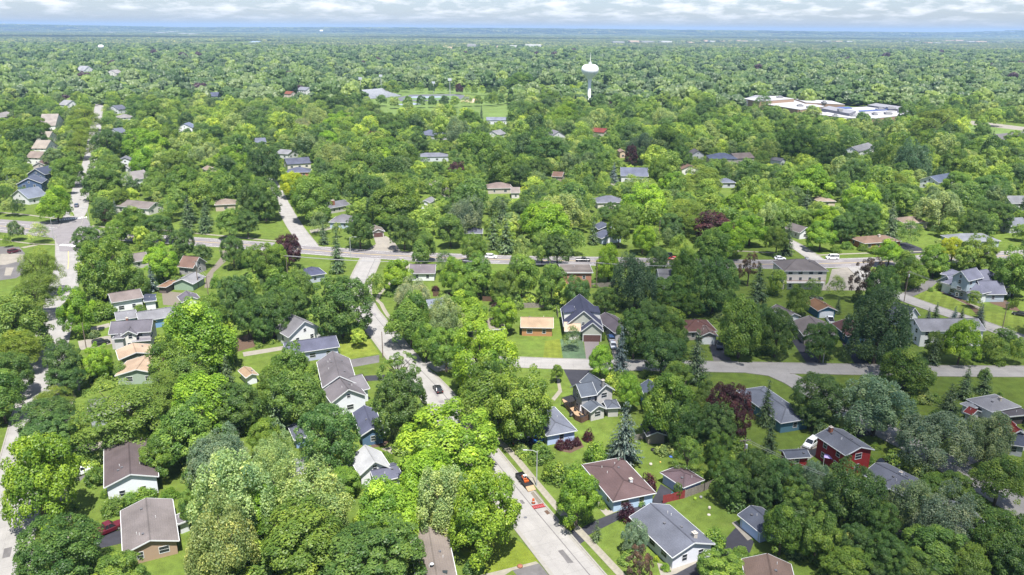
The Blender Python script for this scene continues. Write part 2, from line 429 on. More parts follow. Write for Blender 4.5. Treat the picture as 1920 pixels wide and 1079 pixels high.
for pts, width, mat, z, label, kerb, idx in ROADDEF:
    o = link('road', strip_mesh('road', pts, -width / 2, width / 2, z, mat)); struct(o, label)
    if kerb:
        for sd in (-1, 1):
            ok = []
            nn = normals(pts)
            for i in range(len(pts) - 1):
                q = (pts[i] + pts[i + 1]) / 2 + nn[i] * sd * width / 2
                ok.append(not on_road(q.x, q.y, 0.8, skip=idx) and q.y < 420)
            if any(ok):
                a, b = width / 2 - 0.02, width / 2 + 0.28
                link('kerb', strip_mesh('kerb', pts, sd * a, sd * b, 0.0, M_kerb, ok, 0.13), o)
    if pts is R_main:
        nn = normals(pts)
        ok = [not any(abs(pts[i].x - jx) < 14 for jx in (G(127, 437).x,)) for i in range(len(pts) - 1)]
        for off in (-0.16, 0.16):
            link('centre_line', strip_mesh('centre_line', pts, off - 0.07, off + 0.07, z + 0.006, M_yellow, ok), o)
        for off in (-5.6, 5.6):
            link('edge_line', strip_mesh('edge_line', pts, off - 0.07, off + 0.07, z + 0.006, M_white, ok), o)
        for off in (-2.9, 2.9):
            link('lane_line', strip_mesh('lane_line', pts, off - 0.06, off + 0.06, z + 0.006, M_white, [k and (i % 3 == 0) for i, k in enumerate(ok)]), o)
        MAINROAD = o
    if pts is R_left: LEFTROAD = o
    if pts is R_centre:
        CENTREROAD = o
        link('seam', strip_mesh('seam', pts, 1.75, 1.93, z + .005, M_oldtar), o); link('gutter', strip_mesh('gutter', pts, 3.75, 4.28, z + .005, M_kerb), o); link('gutter', strip_mesh('gutter', pts, -4.28, -3.75, z + .005, M_kerb), o)

patch('road_junction', [(-200, 398), (0, 411.5), (60, 416), (95, 417), (108, 413), (163, 409), (170, 424), (186, 432), (215, 436.5), (215, 447), (165, 452), (146, 456), (143, 472), (112, 472), (109, 459), (98, 446.5), (60, 442), (0, 436), (-200, 422)], M_main, 0.049, 'wide grey crossing of the main road and the left street')
# zebra bars at the crossing
def bars(px0, px1, n, wd, ln, par, z):
    a, b = G(*px0), G(*px1); d = (b - a).normalized(); nrm = Vector((-d.y, d.x, 0))
    me = MB().box((-wd / 2, -ln / 2, 0), (wd / 2, ln / 2, 0.004)).mesh('crossing_bar', M_white)
    for i in range(n):
        p = a.lerp(b, (i + 0.5) / n)
        link('crossing_bar', me, par, (p.x, p.y, z), math.atan2(d.y, d.x))
bars((106, 413.5), (164, 407.5), 14, 0.6, 2.6, LEFTROAD, 0.056)
bars((113, 459.5), (143, 461.5), 8, 0.6, 2.4, LEFTROAD, 0.056)
# yellow centre stripe of the left street
link('centre_line', strip_mesh('centre_line', smooth_path([G(128, 468), G(128.5, 492), G(127, 505)]), -0.1, 0.1, 0.044, M_yellow), LEFTROAD)

# sidewalks: one slab after the other
def sidewalk(px, label, wd=1.5, step=1.52, z=0.05, off=None, base=None, world=None, every=1):
    pts = smooth_path(world if world else [G(*q) for q in px], 1.0)
    root = MB()
    o = empty('sidewalk', (0, 0, 0)); struct(o, label)
    me = MB().box((-step / 2 + 0.012, -wd / 2, -0.08), (step / 2 - 0.012, wd / 2, 0.0)).mesh('slab', M_walk)
    acc = 0.0; nxt = step / 2
    for a, b in zip(pts, pts[1:]):
        L = (b - a).length
        while nxt <= acc + L:
            p = a.lerp(b, (nxt - acc) / L); d = b - a
            if not on_road(p.x, p.y, -0.2):
                link('slab', me, o, (p.x, p.y, z), math.atan2(d.y, d.x))
            nxt += step
        acc += L
    for p in pts[::6]: PATCHES.append([(p.x - .8, p.y - .8), (p.x + .8, p.y - .8), (p.x + .8, p.y + .8), (p.x - .8, p.y + .8)])
    return o
sidewalk([(929, 822), (959, 850), (1005, 905), (1056, 965), (1100, 1010), (1165, 1079), (1200, 1115)], 'pale concrete sidewalk beside the road works and brown hip-roofed ranch')
sidewalk([(128, 1010), (124, 960), (118, 915)], 'short sidewalk in front of the red pickup driveway', every=1)
sidewalk([(120, 780), (133, 752), (144, 731), (150, 712)], 'short sidewalk by the dark driveway near the street trees')
sidewalk([(770, 495), (712, 552), (716, 572), (728, 593), (745, 612)], 'narrow sidewalk winding along the bend of the curving street', wd=1.3)
sidewalk([(0, 449), (40, 455), (70, 458), (108, 459)], 'thin sidewalk along the grass strip by the car park', wd=1.3)
sidewalk([(0, 399), (40, 402), (80, 407), (112, 411)], 'thin sidewalk on the far grass verge beyond the main road', wd=1.4)
sidewalk([(172, 424), (205, 427), (280, 430), (400, 441), (480, 449), (525, 453)], 'pale sidewalk along the lawn across the main road', wd=1.5)
sidewalk([(1310, 470), (1380, 471), (1440, 474), (1490, 477)], 'pale sidewalk beyond the main road near the parked cars', wd=1.5)
sidewalk([(1530, 479), (1600, 476), (1690, 473), (1780, 471)], 'pale sidewalk in front of the brown hip-roofed bungalow', wd=1.5)

# driveways, car park, paths and beds
def dr(px, mat, label, z=0.012, name='driveway'): return patch(name, px, mat, z, label)
dr([(176, 1008), (226, 994), (229, 1019), (183, 1030)], M_tar, 'dark asphalt driveway under the red pickup')
dr([(111, 746), (134, 731), (146, 735), (120, 757)], M_tar, 'short dark driveway apron by the left street')
dr([(100, 785), (135, 778), (182, 768), (185, 780), (140, 790), (104, 800)], M_drive, 'pale front path leading to the hidden grey-roofed house')
dr([(120, 860), (150, 835), (193, 828), (193, 842), (160, 850), (135, 875)], M_drive, 'shaded concrete driveway beside the taupe split-level')
dr([(132, 900), (139, 876), (160, 872), (162, 890), (150, 903)], M_oldtar, 'driveway pad under the white pickup', 0.010)
dr([(1068, 992), (1082, 985), (1100, 1012), (1083, 1024)], M_tar, 'dark driveway apron between kerb and sidewalk')
dr([(1088, 991), (1122, 974), (1168, 956), (1200, 945), (1225, 935), (1239, 908), (1268, 925), (1255, 940), (1232, 955), (1180, 965), (1103, 1004)], M_tar, 'dark asphalt driveway running between the ranch houses to the garage')
dr([(1252, 1079), (1317, 1047), (1345, 1030), (1363, 1008), (1379, 990), (1414, 1016), (1404, 1042), (1360, 1060), (1322, 1090), (1300, 1130), (1225, 1130)], M_tar, 'dark asphalt driveway beside the slate-roofed white ranch')
dr([(1372, 981), (1380, 977), (1410, 1010), (1402, 1014)], M_drive, 'pale concrete strip at the blue-walled garage', 0.02, 'path')
dr([(1232, 1056), (1262, 1062), (1305, 1042), (1317, 1050), (1268, 1076), (1240, 1084)], M_drive, 'tan concrete walk along the white ranch gable', 0.02, 'path')
dr([(1112, 942), (1120, 938), (1140, 958), (1152, 951), (1160, 958), (1136, 968)], M_drive, 'pale front walk of the brown hip-roofed ranch', 0.016, 'path')
dr([(1056, 692), (1108, 692), (1092, 722), (1072, 724)], M_tar, 'black driveway behind the grey farmhouse')
dr([(1094, 633), (1123.5, 633), (1122, 675), (1099, 675)], M_paver, 'wide paver driveway of the new navy-roofed house')
dr([(1139, 622), (1152, 622), (1170, 672), (1150, 672)], M_drive, 'narrow concrete driveway with two parked cars')
dr([(1328, 640), (1349, 640), (1372, 677), (1338, 677)], M_oldtar, 'grey driveway in front of the brown ranch garage')
dr([(1488, 630), (1504, 642), (1540, 681), (1512, 681), (1485, 640)], M_tar, 'dark driveway beside the taupe bungalow')
dr([(1578, 643), (1596, 643), (1632, 684), (1604, 684)], M_tar, 'dark driveway below the maroon-roofed bungalow')
dr([(1685, 552), (1714, 540), (1742, 524), (1760, 527), (1744, 542), (1712, 556)], M_oldtar, 'curved asphalt driveway of the big blue-grey house')
dr([(1764, 548), (1766, 545), (1820, 570), (1845, 578), (1840, 582), (1815, 573)], M_walk, 'pale edging path in front of the big blue-grey house', 0.014, 'path')
dr([(636, 678), (711, 666), (711, 680), (645, 692)], M_oldtar, 'grey driveway beside the long slate-roofed house')
dr([(684, 705), (722, 703), (726, 713), (686, 715)], M_tar, 'dark driveway patch by the purple shrub')
dr([(455, 661), (532, 649), (534, 656), (457, 669)], M_drive, 'bright concrete drive behind the long slate-roofed house')
dr([(146, 640), (208, 629), (210, 645), (150, 657)], M_drive, 'concrete driveway with a parked black car')
dr([(164, 616), (205, 606), (206, 613), (166, 625)], M_drive, 'pale driveway by the grey-gabled house')
dr([(700, 443), (724, 443), (738, 452), (752, 472), (684, 471), (705, 458)], M_drive, 'tan concrete driveway of the brown garage across the main road')
dr([(580, 432), (625, 424), (627, 429), (583, 438)], M_drive, 'thin driveway off the north street')
dr([(303, 545), (352, 551), (345, 575), (306, 572)], M_gravel, 'gravel yard between the white garage and the solar-roofed wing')
dr([(383, 540), (388, 515), (405, 494), (418, 478), (410, 470), (428, 470), (424, 490), (400, 512), (398, 540)], M_gravel, 'gravel track curving in from the main road')
dr([(-60, 462), (36, 463), (47, 476), (46, 492), (42, 515), (30, 522), (-60, 534)], M_oldtar, 'patched car park at the far left edge', 0.012, 'car_park')
dr([(-60, 478), (14, 476), (45, 477), (44, 488), (10, 497), (-60, 498)], M_drive, 'pale repaired lane of the car park', 0.018, 'car_park_lane')
dr([(11, 502), (26, 502), (20, 517), (8, 517)], M_drive, 'pale repaired parking bay', 0.018, 'parking_bay')
dr([(38, 464), (65, 459), (72, 460), (45, 466)], M_walk, 'concrete ramp path between car park and sidewalk', 0.02, 'path')
dr([(640, 860), (662, 848), (665, 885), (640, 893)], M_gravel, 'gravel yard beside the white steep-gabled house')
dr([(715, 842), (750, 834), (756, 840), (735, 852)], M_drive, 'tan driveway beside the small navy house')
dr([(1538, 545), (1640, 545), (1600, 500), (1560, 505), (1553, 530)], M_drive, 'pale apartment car park', 0.010, 'car_park')
dr([(1700, 455), (1728, 466), (1735, 475), (1704, 476), (1670, 460), (1676, 455)], M_tar, 'dark driveway beside the brown hip-roofed bungalow')
dr([(1140, 344), (1165, 345), (1172, 360), (1150, 366), (1160, 352)], M_drive, 'pale cul-de-sac near the copper-leaved tree')
dr([(790, 340), (820, 338), (858, 366), (838, 372)], M_drive, 'pale street fragment among the mid-distance trees')
dr([(1800, 850), (1838, 838), (1845, 862), (1808, 876)], M_drive, 'pale forecourt by the silvery trees on the slanting lane')
dr([(1600, 875), (1590, 800), (1626, 805), (1640, 815), (1600, 822)], M_tar, 'black driveway behind the red two-storey house', 0.006)
dr([(1500, 838), (1528, 822), (1534, 850), (1512, 866)], M_drive, 'concrete pad between red garage and red house', 0.014)
dr([(1015, 772), (980, 800), (965, 820), (985, 840), (1010, 830)], M_tar, 'shaded driveway with parked cars by the blue-walled garage', 0.014)
dr([(960, 1068), (1010, 1056), (1034, 1085), (985, 1100)], M_oldtar, 'asphalt driveway at the bottom edge beside the street')
dr([(900, 1079), (958, 1065), (1005, 1053), (1010, 1057), (960, 1070), (930, 1090)], M_walk, 'pale walk across the bright front lawn', 0.016, 'path')
dr([(1655, 1000), (1680, 988), (1700, 1002), (1672, 1020)], M_gravel, 'tan patio behind the grey-roofed house')
dr([(1460, 795), (1500, 785), (1503, 790), (1464, 801)], M_walk, 'pale strip along the teal-walled house', 0.014, 'path')
dr([(1040, 693), (1046, 696), (1054, 735), (1040, 752), (1034, 748), (1047, 732)], M_walk, 'curved path beside the grey farmhouse', 0.015, 'path')
# garden beds
patch('mulch_bed', [(430, 640), (470, 625), (480, 650), (445, 660)], M_mulch, 0.01, 'dark mulch bed under the trees')
patch('mulch_bed', [(693, 832), (732, 826), (722, 836), (698, 840)], M_mulch, 0.01, 'mulch strip in front of the small navy house')
patch('mulch_bed', [(1758, 540), (1764, 548), (1815, 572), (1830, 590), (1845, 588), (1812, 566)], M_mulch, 0.018, 'planted bed along the big blue-grey house')
patch('mulch_bed', [(1845, 560), (1880, 560), (1905, 575), (1915, 585), (1895, 582), (1860, 570)], M_mulch, 0.018, 'mulch bed behind the big blue-grey house')
patch('mulch_bed', [(1085, 820), (1060, 832), (1045, 845), (1070, 850), (1095, 838)], M_mulch, 0.01, 'mulch bed under the purple shrubs')
# lawns that look different from the rest
patch('lawn', [(1712, 557), (1744, 543), (1764, 549), (1818, 574), (1840, 583), (1905, 590), (1990, 600), (1990, 655), (1900, 622), (1830, 597), (1765, 577)], grass_mat('striped_lawn', (0.094, 0.142, 0.025), (0.55, 3.2, 0.09)), 0.005, 'mown striped lawn of the big blue-grey house')
patch('lawn', [(1050.5, 636), (1092, 634), (1099, 674), (1056, 674)], grass_mat('hydroseed_lawn', (0.060, 0.105, 0.058)), 0.006, 'fresh blue-green seeded lawn of the new navy-roofed house')
patch('lawn', [(1022, 640), (1049, 636), (1055, 674), (1018, 674)], grass_mat('verge_lawn', (0.091, 0.124, 0.018), (0.0, 2.0, 0.06)), 0.006, 'bright lawn beside the fresh seeded lawn')
patch('lawn', [(862, 1032), (930, 1000), (978, 1018), (1012, 1052), (930, 1079), (900, 1079)], grass_mat('sunny_lawn', (0.102, 0.146, 0.018)), 0.006, 'bright front lawn under the lime-green maple')
patch('lawn', [(637, 640), (690, 633), (712, 664), (640, 676)], grass_mat('sunny_lawn_two', (0.107, 0.149, 0.023)), 0.006, 'bright square lawn beside the long slate-roofed house')
patch('lawn', [(676, 232), (676, 202), (684, 174), (745, 167), (900, 163), (1090, 160), (1190, 160), (1190, 180), (1100, 190), (985, 202), (955, 228), (840, 232)], grass_mat('park_lawn', (0.090, 0.150, 0.040)), 0.03, 'open park field below the sports ground')
patch('lawn', [(1800, 233), (1900, 243), (1990, 262), (1990, 268), (1860, 252), (1795, 242)], grass_mat('school_lawn', (0.095, 0.160, 0.042)), 0.03, 'open lawn by the school car park')
patch('car_park', [(1865, 252), (1990, 240), (1990, 262), (1880, 264)], M_oldtar, 0.04, 'grey car park at the far right edge')
patch('road', [(1795, 231), (1815, 226), (2000, 248), (2000, 255)], M_drive, 0.05, 'pale road beside the school lawn')
patch('lawn', [(420, 92), (720, 100), (720, 102), (420, 96)], grass_mat('far_lawn', (0.151, 0.149, 0.053)), 0.05, 'thin far-off clearing among the trees') if False else None
patch('lawn', [(372, 131), (520, 129), (575, 131), (500, 134), (380, 136)], grass_mat('far_field', (0.171, 0.158, 0.062)), 0.05, 'pale far-off field among the trees')
# open places where no extra trees may grow
OPEN_PX = [
    [(0, 395), (110, 400), (112, 414), (0, 410)], [(0, 430), (110, 440), (112, 462), (40, 470), (0, 465)], [(0, 490), (60, 470), (112, 470), (112, 560), (40, 600), (0, 600)],
    [(270, 425), (540, 420), (560, 462), (300, 450)], [(455, 415), (535, 412), (545, 450), (450, 450)], [(560, 478), (665, 482), (655, 520), (570, 500)],
    [(360, 470), (430, 470), (440, 520), (380, 530)], [(676, 200), (684, 174), (745, 168), (900, 166), (990, 172), (960, 190), (965, 200), (955, 226), (850, 232), (700, 232), (690, 215)], [(1690, 540), (1990, 560), (1990, 660), (1700, 590)],
    [(1790, 232), (1820, 224), (1990, 240), (1990, 272), (1860, 262), (1790, 246)], [(1450, 455), (1740, 455), (1700, 478), (1450, 478)],
    [(640, 440), (770, 440), (790, 470), (640, 470)], [(1090, 445), (1170, 445), (1170, 478), (1090, 478)],
    [(960, 166), (1090, 164), (1180, 168), (1180, 176), (1100, 186), (970, 190)],
    [(372, 130), (540, 129), (575, 131), (500, 135), (380, 137)],
    [(1800, 90), (1800, 90.5), (1801, 90)],
]
OPEN = [[(G(*q).x, G(*q).y) for q in poly] for poly in OPEN_PX]
# ------------------------------------------------------------------ houses
def colmat(prefix, c, **k):
    return pmat('%s_%d_%d_%d' % (prefix, *c), alb(c, k.pop('k', 2.9)), **k)
def roofmat(c): return colmat('shingles', c, var=0.20, scale=5.0, stripes=(0.13, 0.10), rough=0.92, spec=0.15, big=0.20, k=2.6)
def wallmat(c): return colmat('siding', c, var=0.05, scale=2.0, stripes=(0.2, 0.10), rough=0.75, big=0.05, k=1.5)
M_trim = pmat('white_trim', (0.52, 0.53, 0.54), var=0.05, rough=0.6)
M_glass = pmat('window_glass', (0.025, 0.03, 0.038), var=0.3, rough=0.12, spec=0.6)
M_gutter = pmat('grey_gutter', (0.4, 0.42, 0.45), var=0.1)
M_brick = pmat('chimney_brick', (0.23, 0.095, 0.06), var=0.3, scale=6, stripes=(0.075, 0.25))
M_stone = pmat('pale_stone', (0.42, 0.38, 0.33), var=0.25, scale=3)
M_metal = pmat('vent_metal', (0.10, 0.10, 0.11), var=0.2)
M_door = pmat('white_door', (0.62, 0.64, 0.67), var=0.06)
M_copper = pmat('copper_roof', (0.36, 0.245, 0.175), var=0.10, rough=0.5, spec=0.5)
M_darkdoor = pmat('brown_door', (0.10, 0.055, 0.05), var=0.12)
M_wood = pmat('deck_wood', (0.30, 0.205, 0.125), var=0.22, scale=3)
M_brownwood = pmat('stained_fence', (0.105, 0.06, 0.042), var=0.25, scale=3)
WIN = {}
def win_meshes(wd, h):
    k = (wd, h)
    if k not in WIN:
        f = MB(); t = 0.09
        f.box((-wd/2 - t, -0.03, -t), (wd/2 + t, 0.045, 0)); f.box((-wd/2 - t, -0.03, h), (wd/2 + t, 0.045, h + t))
        f.box((-wd/2 - t, -0.03, 0), (-wd/2, 0.04, h)); f.box((wd/2, -0.03, 0), (wd/2 + t, 0.04, h))
        f.box((-wd/2, -0.03, h/2 - 0.03), (wd/2, 0.03, h/2 + 0.03))
        g_ = MB().box((-wd/2, -0.03, 0), (wd/2, 0.012, h))
        WIN[k] = (f.mesh('window', M_trim), g_.mesh('pane', M_glass))
    return WIN[k]
VENT = MB().box((-0.18, -0.18, 0), (0.18, 0.18, 0.22)).box((-0.22, -0.22, 0.22), (0.22, 0.22, 0.27)).mesh('roof_vent', M_metal)
PIPE = MB().tube([(0, 0, -0.2), (0, 0, 0.5)], 0.06, 8).mesh('vent_pipe', pmat('pvc_pipe', (0.55, 0.55, 0.55)))

def frame_of(A, B, D, z):
    a, b = G(*A, z), G(*B, z)
    u = (b - a); u.z = 0; L = u.length; u.normalize()
    n = Vector((-u.y, u.x, 0))
    if isinstance(D, tuple):
        c_ = G(*D, z); W = (c_ - b).dot(n)
        if W < 0: n = -n; W = -W
    else: W = D
    c = (a + b) / 2 + n * W / 2; c.z = 0
    return c, u, Vector((-u.y, u.x, 0)), L / 2, W / 2
def block(root, A, B, D, z, roof='gable', ridge='u', pitch=0.4, wall=(235, 238, 242), rc=(140, 136, 138), trim=None, oh=0.45, win=True,
          garage=None, gdoor=None, door=None, ch=None, vents=2, attic=False, frame=None, wins=None, wallmaterial=None, z0=-0.2, foot=True, roofmaterial=None, gmat=None, ridgecap=True, wstep=3.6):
    c, ux, uy, a, b = frame or frame_of(A, B, D, z)
    o0 = Vector((root.location.x, root.location.y, 0))
    if foot: FOOT.append(((c.x, c.y), (ux.x, ux.y), (uy.x, uy.y), a, b))
    trim = trim or M_trim
    if ridge == 'v': rx, ry, ra, rb = uy, -ux, b, a           # rx = ridge axis
    else: rx, ry, ra, rb = ux, uy, a, b
    def W(x, y, zz): q = c + rx * x + ry * y - o0; return (q.x, q.y, zz)
    px_ = P((c.x, c.y, z))[2]; near = px_ < 330
    wa, wb = ra - oh, rb - oh
    zw = z + oh * pitch - 0.12 if roof in ('gable', 'hip') else z
    rise = rb * pitch
    mw = wallmaterial or wallmat(wall); mr = roofmaterial or roofmat(rc)
    # walls
    wm = MB()
    if roof == 'gable':
        top = z + rise - 0.14
        pts = []
        for sx in (-1, 1):
            pts += [W(sx * wa, -wb, z0), W(sx * wa, wb, z0), W(sx * wa, wb, zw), W(sx * wa, 0, top), W(sx * wa, -wb, zw)]
        wm.poly(pts, [(0, 4, 3, 2, 1), (5, 6, 7, 8, 9), (0, 1, 6, 5), (1, 2, 7, 6), (4, 0, 5, 9), (2, 3, 8, 7), (3, 4, 9, 8)])
    else:
        pts = [W(sx * wa, sy * wb, zz) for zz in (z0, zw) for sx, sy in ((-1, -1), (1, -1), (1, 1), (-1, 1))]
        wm.poly(pts, [(0, 3, 2, 1), (4, 5, 6, 7), (0, 1, 5, 4), (1, 2, 6, 5), (2, 3, 7, 6), (3, 0, 4, 7)])
    wo = wm.build('wall', mw, root)
    # roof
    t = 0.16; rm = MB(); tr = MB()
    if roof == 'gable':
        pts = []
        for sx in (-1, 1):
            x = sx * ra
            pts += [W(x, -rb, z), W(x, 0, z + rise), W(x, rb, z), W(x, rb, z - t), W(x, 0, z + rise - t), W(x, -rb, z - t)]
        rm.poly(pts, [(0, 6, 7, 1), (1, 7, 8, 2), (5, 4, 10, 11), (4, 3, 9, 10), (0, 1, 4, 5), (1, 2, 3, 4), (6, 11, 10, 7), (7, 10, 9, 8), (0, 5, 11, 6), (2, 8, 9, 3)])
        for sx in (-1, 1):
            x = sx * (ra + 0.025)
            for sy in (-1, 1):
                tr.bar(W(x, sy * (rb + 0.02), z - t / 2 - 0.03), W(x, 0, z + rise - t / 2 - 0.03), 0.06, 0.24)
        for sy in (-1, 1):
            tr.bar(W(-ra, sy * (rb + 0.05), z - 0.12), W(ra, sy * (rb + 0.05), z - 0.12), 0.12, 0.14)
        rl = [(W(-ra, 0, z + rise + 0.02), W(ra, 0, z + rise + 0.02))]
    elif roof == 'hip':
        h = max(0.25, ra - rb); hy = 0.0
        rise = min(ra, rb) * pitch
        if ra < rb: h = 0.2; 
        pts = [W(-ra, -rb, z), W(ra, -rb, z), W(ra, rb, z), W(-ra, rb, z), W(-h, 0, z + rise), W(h, 0, z + rise)]
        if ra < rb:
            hh = max(0.2, rb - ra); pts[4] = W(0, -hh, z + rise); pts[5] = W(0, hh, z + rise)
            f4 = [(0, 1, 4), (1, 2, 5, 4), (2, 3, 5), (3, 0, 4, 5)]
            rl = [(W(0, -hh, z + rise + .02), W(0, hh, z + rise + .02))]
        else:
            f4 = [(0, 1, 5, 4), (1, 2, 5), (2, 3, 4, 5), (3, 0, 4)]
            rl = [(W(-h, 0, z + rise + .02), W(h, 0, z + rise + .02))]
            rl += [(W(sx * ra, sy * rb, z + .03), W(sx * h, 0, z + rise + .03)) for sx in (-1, 1) for sy in (-1, 1)]
        rm.poly(pts, f4 + [(3, 2, 1, 0)])
        for p, q in (((-1, -1), (1, -1)), ((1, -1), (1, 1)), ((1, 1), (-1, 1)), ((-1, 1), (-1, -1))):
            e = 0.05
            tr.bar(W(p[0] * (ra + e), p[1] * (rb + e), z - 0.07), W(q[0] * (ra + e), q[1] * (rb + e), z - 0.07), 0.1, 0.16)
    elif roof == 'flat':
        rise = 0.1
        pts = [W(sx * ra, sy * rb, zz) for zz in (z - 0.15, z + 0.08) for sx, sy in ((-1, -1), (1, -1), (1, 1), (-1, 1))]
        rm.poly(pts, [(0, 3, 2, 1), (4, 5, 6, 7), (0, 1, 5, 4), (1, 2, 6, 5), (2, 3, 7, 6), (3, 0, 4, 7)])
        for p, q in (((-1, -1), (1, -1)), ((1, -1), (1, 1)), ((1, 1), (-1, 1)), ((-1, 1), (-1, -1))):
            tr.bar(W(p[0] * (ra + .04), p[1] * (rb + .04), z + .02), W(q[0] * (ra + .04), q[1] * (rb + .04), z + .02), 0.07, 0.3)
        rl = []
    elif roof == 'shed':
        rise = 2 * rb * pitch
        pts = [W(-ra, -rb, z), W(ra, -rb, z), W(ra, rb, z + rise), W(-ra, rb, z + rise), W(-ra, -rb, z - t), W(ra, -rb, z - t), W(ra, rb, z + rise - t), W(-ra, rb, z + rise - t)]
        rm.poly(pts, [(0, 1, 2, 3), (4, 7, 6, 5), (0, 4, 5, 1), (1, 5, 6, 2), (2, 6, 7, 3), (3, 7, 4, 0)])
        tr.bar(W(-ra, -rb - .05, z - .1), W(ra, -rb - .05, z - .1), .1, .16); rl = []
    ro = rm.build('roof', mr, root)
    if near or px_ < 520: tr.build('fascia', trim, ro)
    if rl and near and ridgecap:
        rcm = MB()
        for p, q in rl: rcm.bar(p, q, 0.26, 0.05)
        dark = tuple(int(v * 0.86) for v in rc)
        rcm.build('ridge_cap', mr if roofmaterial else roofmat(dark), ro)
    def zroof(x, y):
        if roof == 'gable': return z + rise * (1 - abs(y) / rb)
        if roof == 'hip': return z + min((rb - abs(y)) * pitch, (ra - abs(x)) * pitch, rise)
        if roof == 'shed': return z + (y + rb) * pitch
        return z + 0.08
    rr = random.Random(int(c.x * 13 + c.y * 7))
    if near:
        for i in range(vents):
            x, y = rr.uniform(-.6, .6) * ra, rr.choice((-1, 1)) * rr.uniform(.2, .5) * rb
            q = W(x, y, zroof(x, y) - 0.05)
            link('roof_vent' if i % 2 else 'vent_pipe', VENT if i % 2 else PIPE, ro, q, math.atan2(rx.y, rx.x))
    if ch:
        fx, fy, kind, cw, chh = (list(ch) + [0.8, 1.2])[:5]
        x, y = fx * ra, fy * rb; zt = zroof(x, y) + chh
        ang = Matrix.Rotation(math.atan2(rx.y, rx.x), 4, 'Z'); q = Vector(W(x, y, 0)); T = Matrix.Translation(q) @ ang
        cm = MB().box((-cw/2, -cw/2, zroof(x, y) - 0.7), (cw/2, cw/2, zt), T)
        mk = {'brick': M_brick, 'stone': M_stone, 'white': M_trim, 'grey': wallmat((150, 148, 146))}[kind]
        co_ = cm.build('chimney', mk, ro)
        MB().box((-cw/2 - .07, -cw/2 - .07, zt), (cw/2 + .07, cw/2 + .07, zt + .1), T).box((-cw/4, -cw/4, zt + .1), (cw/4, cw/4, zt + .3), T).build('chimney_cap', M_stone, ro)
    # openings on the walls
    tocam = (Vector((0, 0, 0)) - c); tocam.z = 0; tocam.normalize(); right = Vector((-tocam.y, tocam.x, 0))
    sides = [(rx, wa, wb, 'end'), (-rx, wa, wb, 'end'), (ry, wb, wa, 'eave'), (-ry, wb, wa, 'eave')]
    def pick(code):
        key = {'n': tocam, 'l': -right, 'r': right, 'f': -tocam}[code]
        return max(range(4), key=lambda i: sides[i][0].dot(key))
    gi = pick(garage) if garage else -1
    di = pick(door) if door else -1
    for i, (n, off, half, kind) in enumerate(sides):
        face = n.dot(tocam)
        if face < -0.25: continue
        tang = Vector((-n.y, n.x, 0)); ang = math.atan2(n.y, n.x) - math.pi / 2
        def at(s_, zz, out=0.0): q = c + n * (off + out) + tang * s_ - o0; return (q.x, q.y, zz)
        top = (z + rise * 0.9) if (kind == 'end' and roof == 'gable') else zw
        free = [(-half + 0.5, half - 0.5)]
        if i == gi:
            gw = min(4.9, half * 1.6); gw = gdoor or gw
            T = Matrix.Translation(at(0, 0)) @ Matrix.Rotation(ang, 4, 'Z')
            gm = MB()
            for k in range(4): gm.box((-gw/2, -0.02, 0.03 + k * 0.54), (gw/2, 0.035, 0.03 + k * 0.54 + 0.515), T)
            gd = gm.build('garage_door', gmat or M_door, root)
            MB().box((-gw/2 - .14, -.02, 0), (-gw/2, .06, 2.3), T).box((gw/2, -.02, 0), (gw/2 + .14, .06, 2.3), T).box((-gw/2, -.02, 2.16), (gw/2, .06, 2.3), T).build('door_frame', trim, gd)
            free = [(-half + .5, -gw/2 - .5), (gw/2 + .5, half - .5)]
        if not win: continue
        if i == di:
            T = Matrix.Translation(at(-half * 0.15, 0)) @ Matrix.Rotation(ang, 4, 'Z')
            dd = MB().box((-.48, -.02, 0), (.48, .05, 2.1), T).build('door', M_door, root)
            MB().box((-.25, .05, 1.2), (.25, .056, 1.85), T).build('pane', M_glass, dd)
            free = [(-half + .5, -half * .15 - 1.1), (-half * .15 + 1.1, half - .5)]
        rows = [0.95] if zw < 4.2 else ([0.95, 3.55] if zw < 6.6 else [0.95, 3.4, 5.8])
        if zw < 2.55: rows = [0.8]
        for row in rows:
            for lo, hi in free:
                L = hi - lo
                if L < 1.3: continue
                k = max(1, int(L / wstep))
                for j in range(k):
                    s_ = lo + L * (j + 0.5) / k + rr.uniform(-.25, .25)
                    wd, hh = (1.0, 1.25) if rr.random() < 0.65 else (1.6, 1.25)
                    if L / k < 2.2: wd = 0.8
                    if row + hh > zw - 0.15: hh = 0.9
                    if row + hh > zw + 0.05: continue
                    fm, pm = win_meshes(wd, hh)
                    wobj = link('window', fm, root, at(s_, row), ang)
                    link('pane', pm, wobj)
        if kind == 'end' and roof == 'gable' and rise > 2.1 and i != -1:
            fm, pm = win_meshes(0.8, 1.0)
            wobj = link('window', fm, root, at(0, min(z + 0.25, z + rise - 1.9)), ang); link('pane', pm, wobj)
    return dict(c=c, rx=rx, ry=ry, ra=ra, rb=rb, z=z, rise=rise, W=W, zroof=zroof, roof=ro, wall=wo)
HOUSES = []
def house(label, A, B, D, z, short=None, cat='house', name=None, group=None, land=True, **k):
    fr = frame_of(A, B, D, z)
    root = empty(name or {'house': 'house', 'garage': 'garage', 'shed': 'shed'}.get(cat, 'building'), (fr[0].x, fr[0].y, 0))
    tag(root, label, cat, group)
    bl = block(root, A, B, D, z, frame=fr, **k)
    px, py, dp = P((fr[0].x, fr[0].y, z))
    HOUSES.append((px, py, dp, fr))
    if land: LANDMARKS.append((short or ('the ' + label), px, py))
    return root, bl
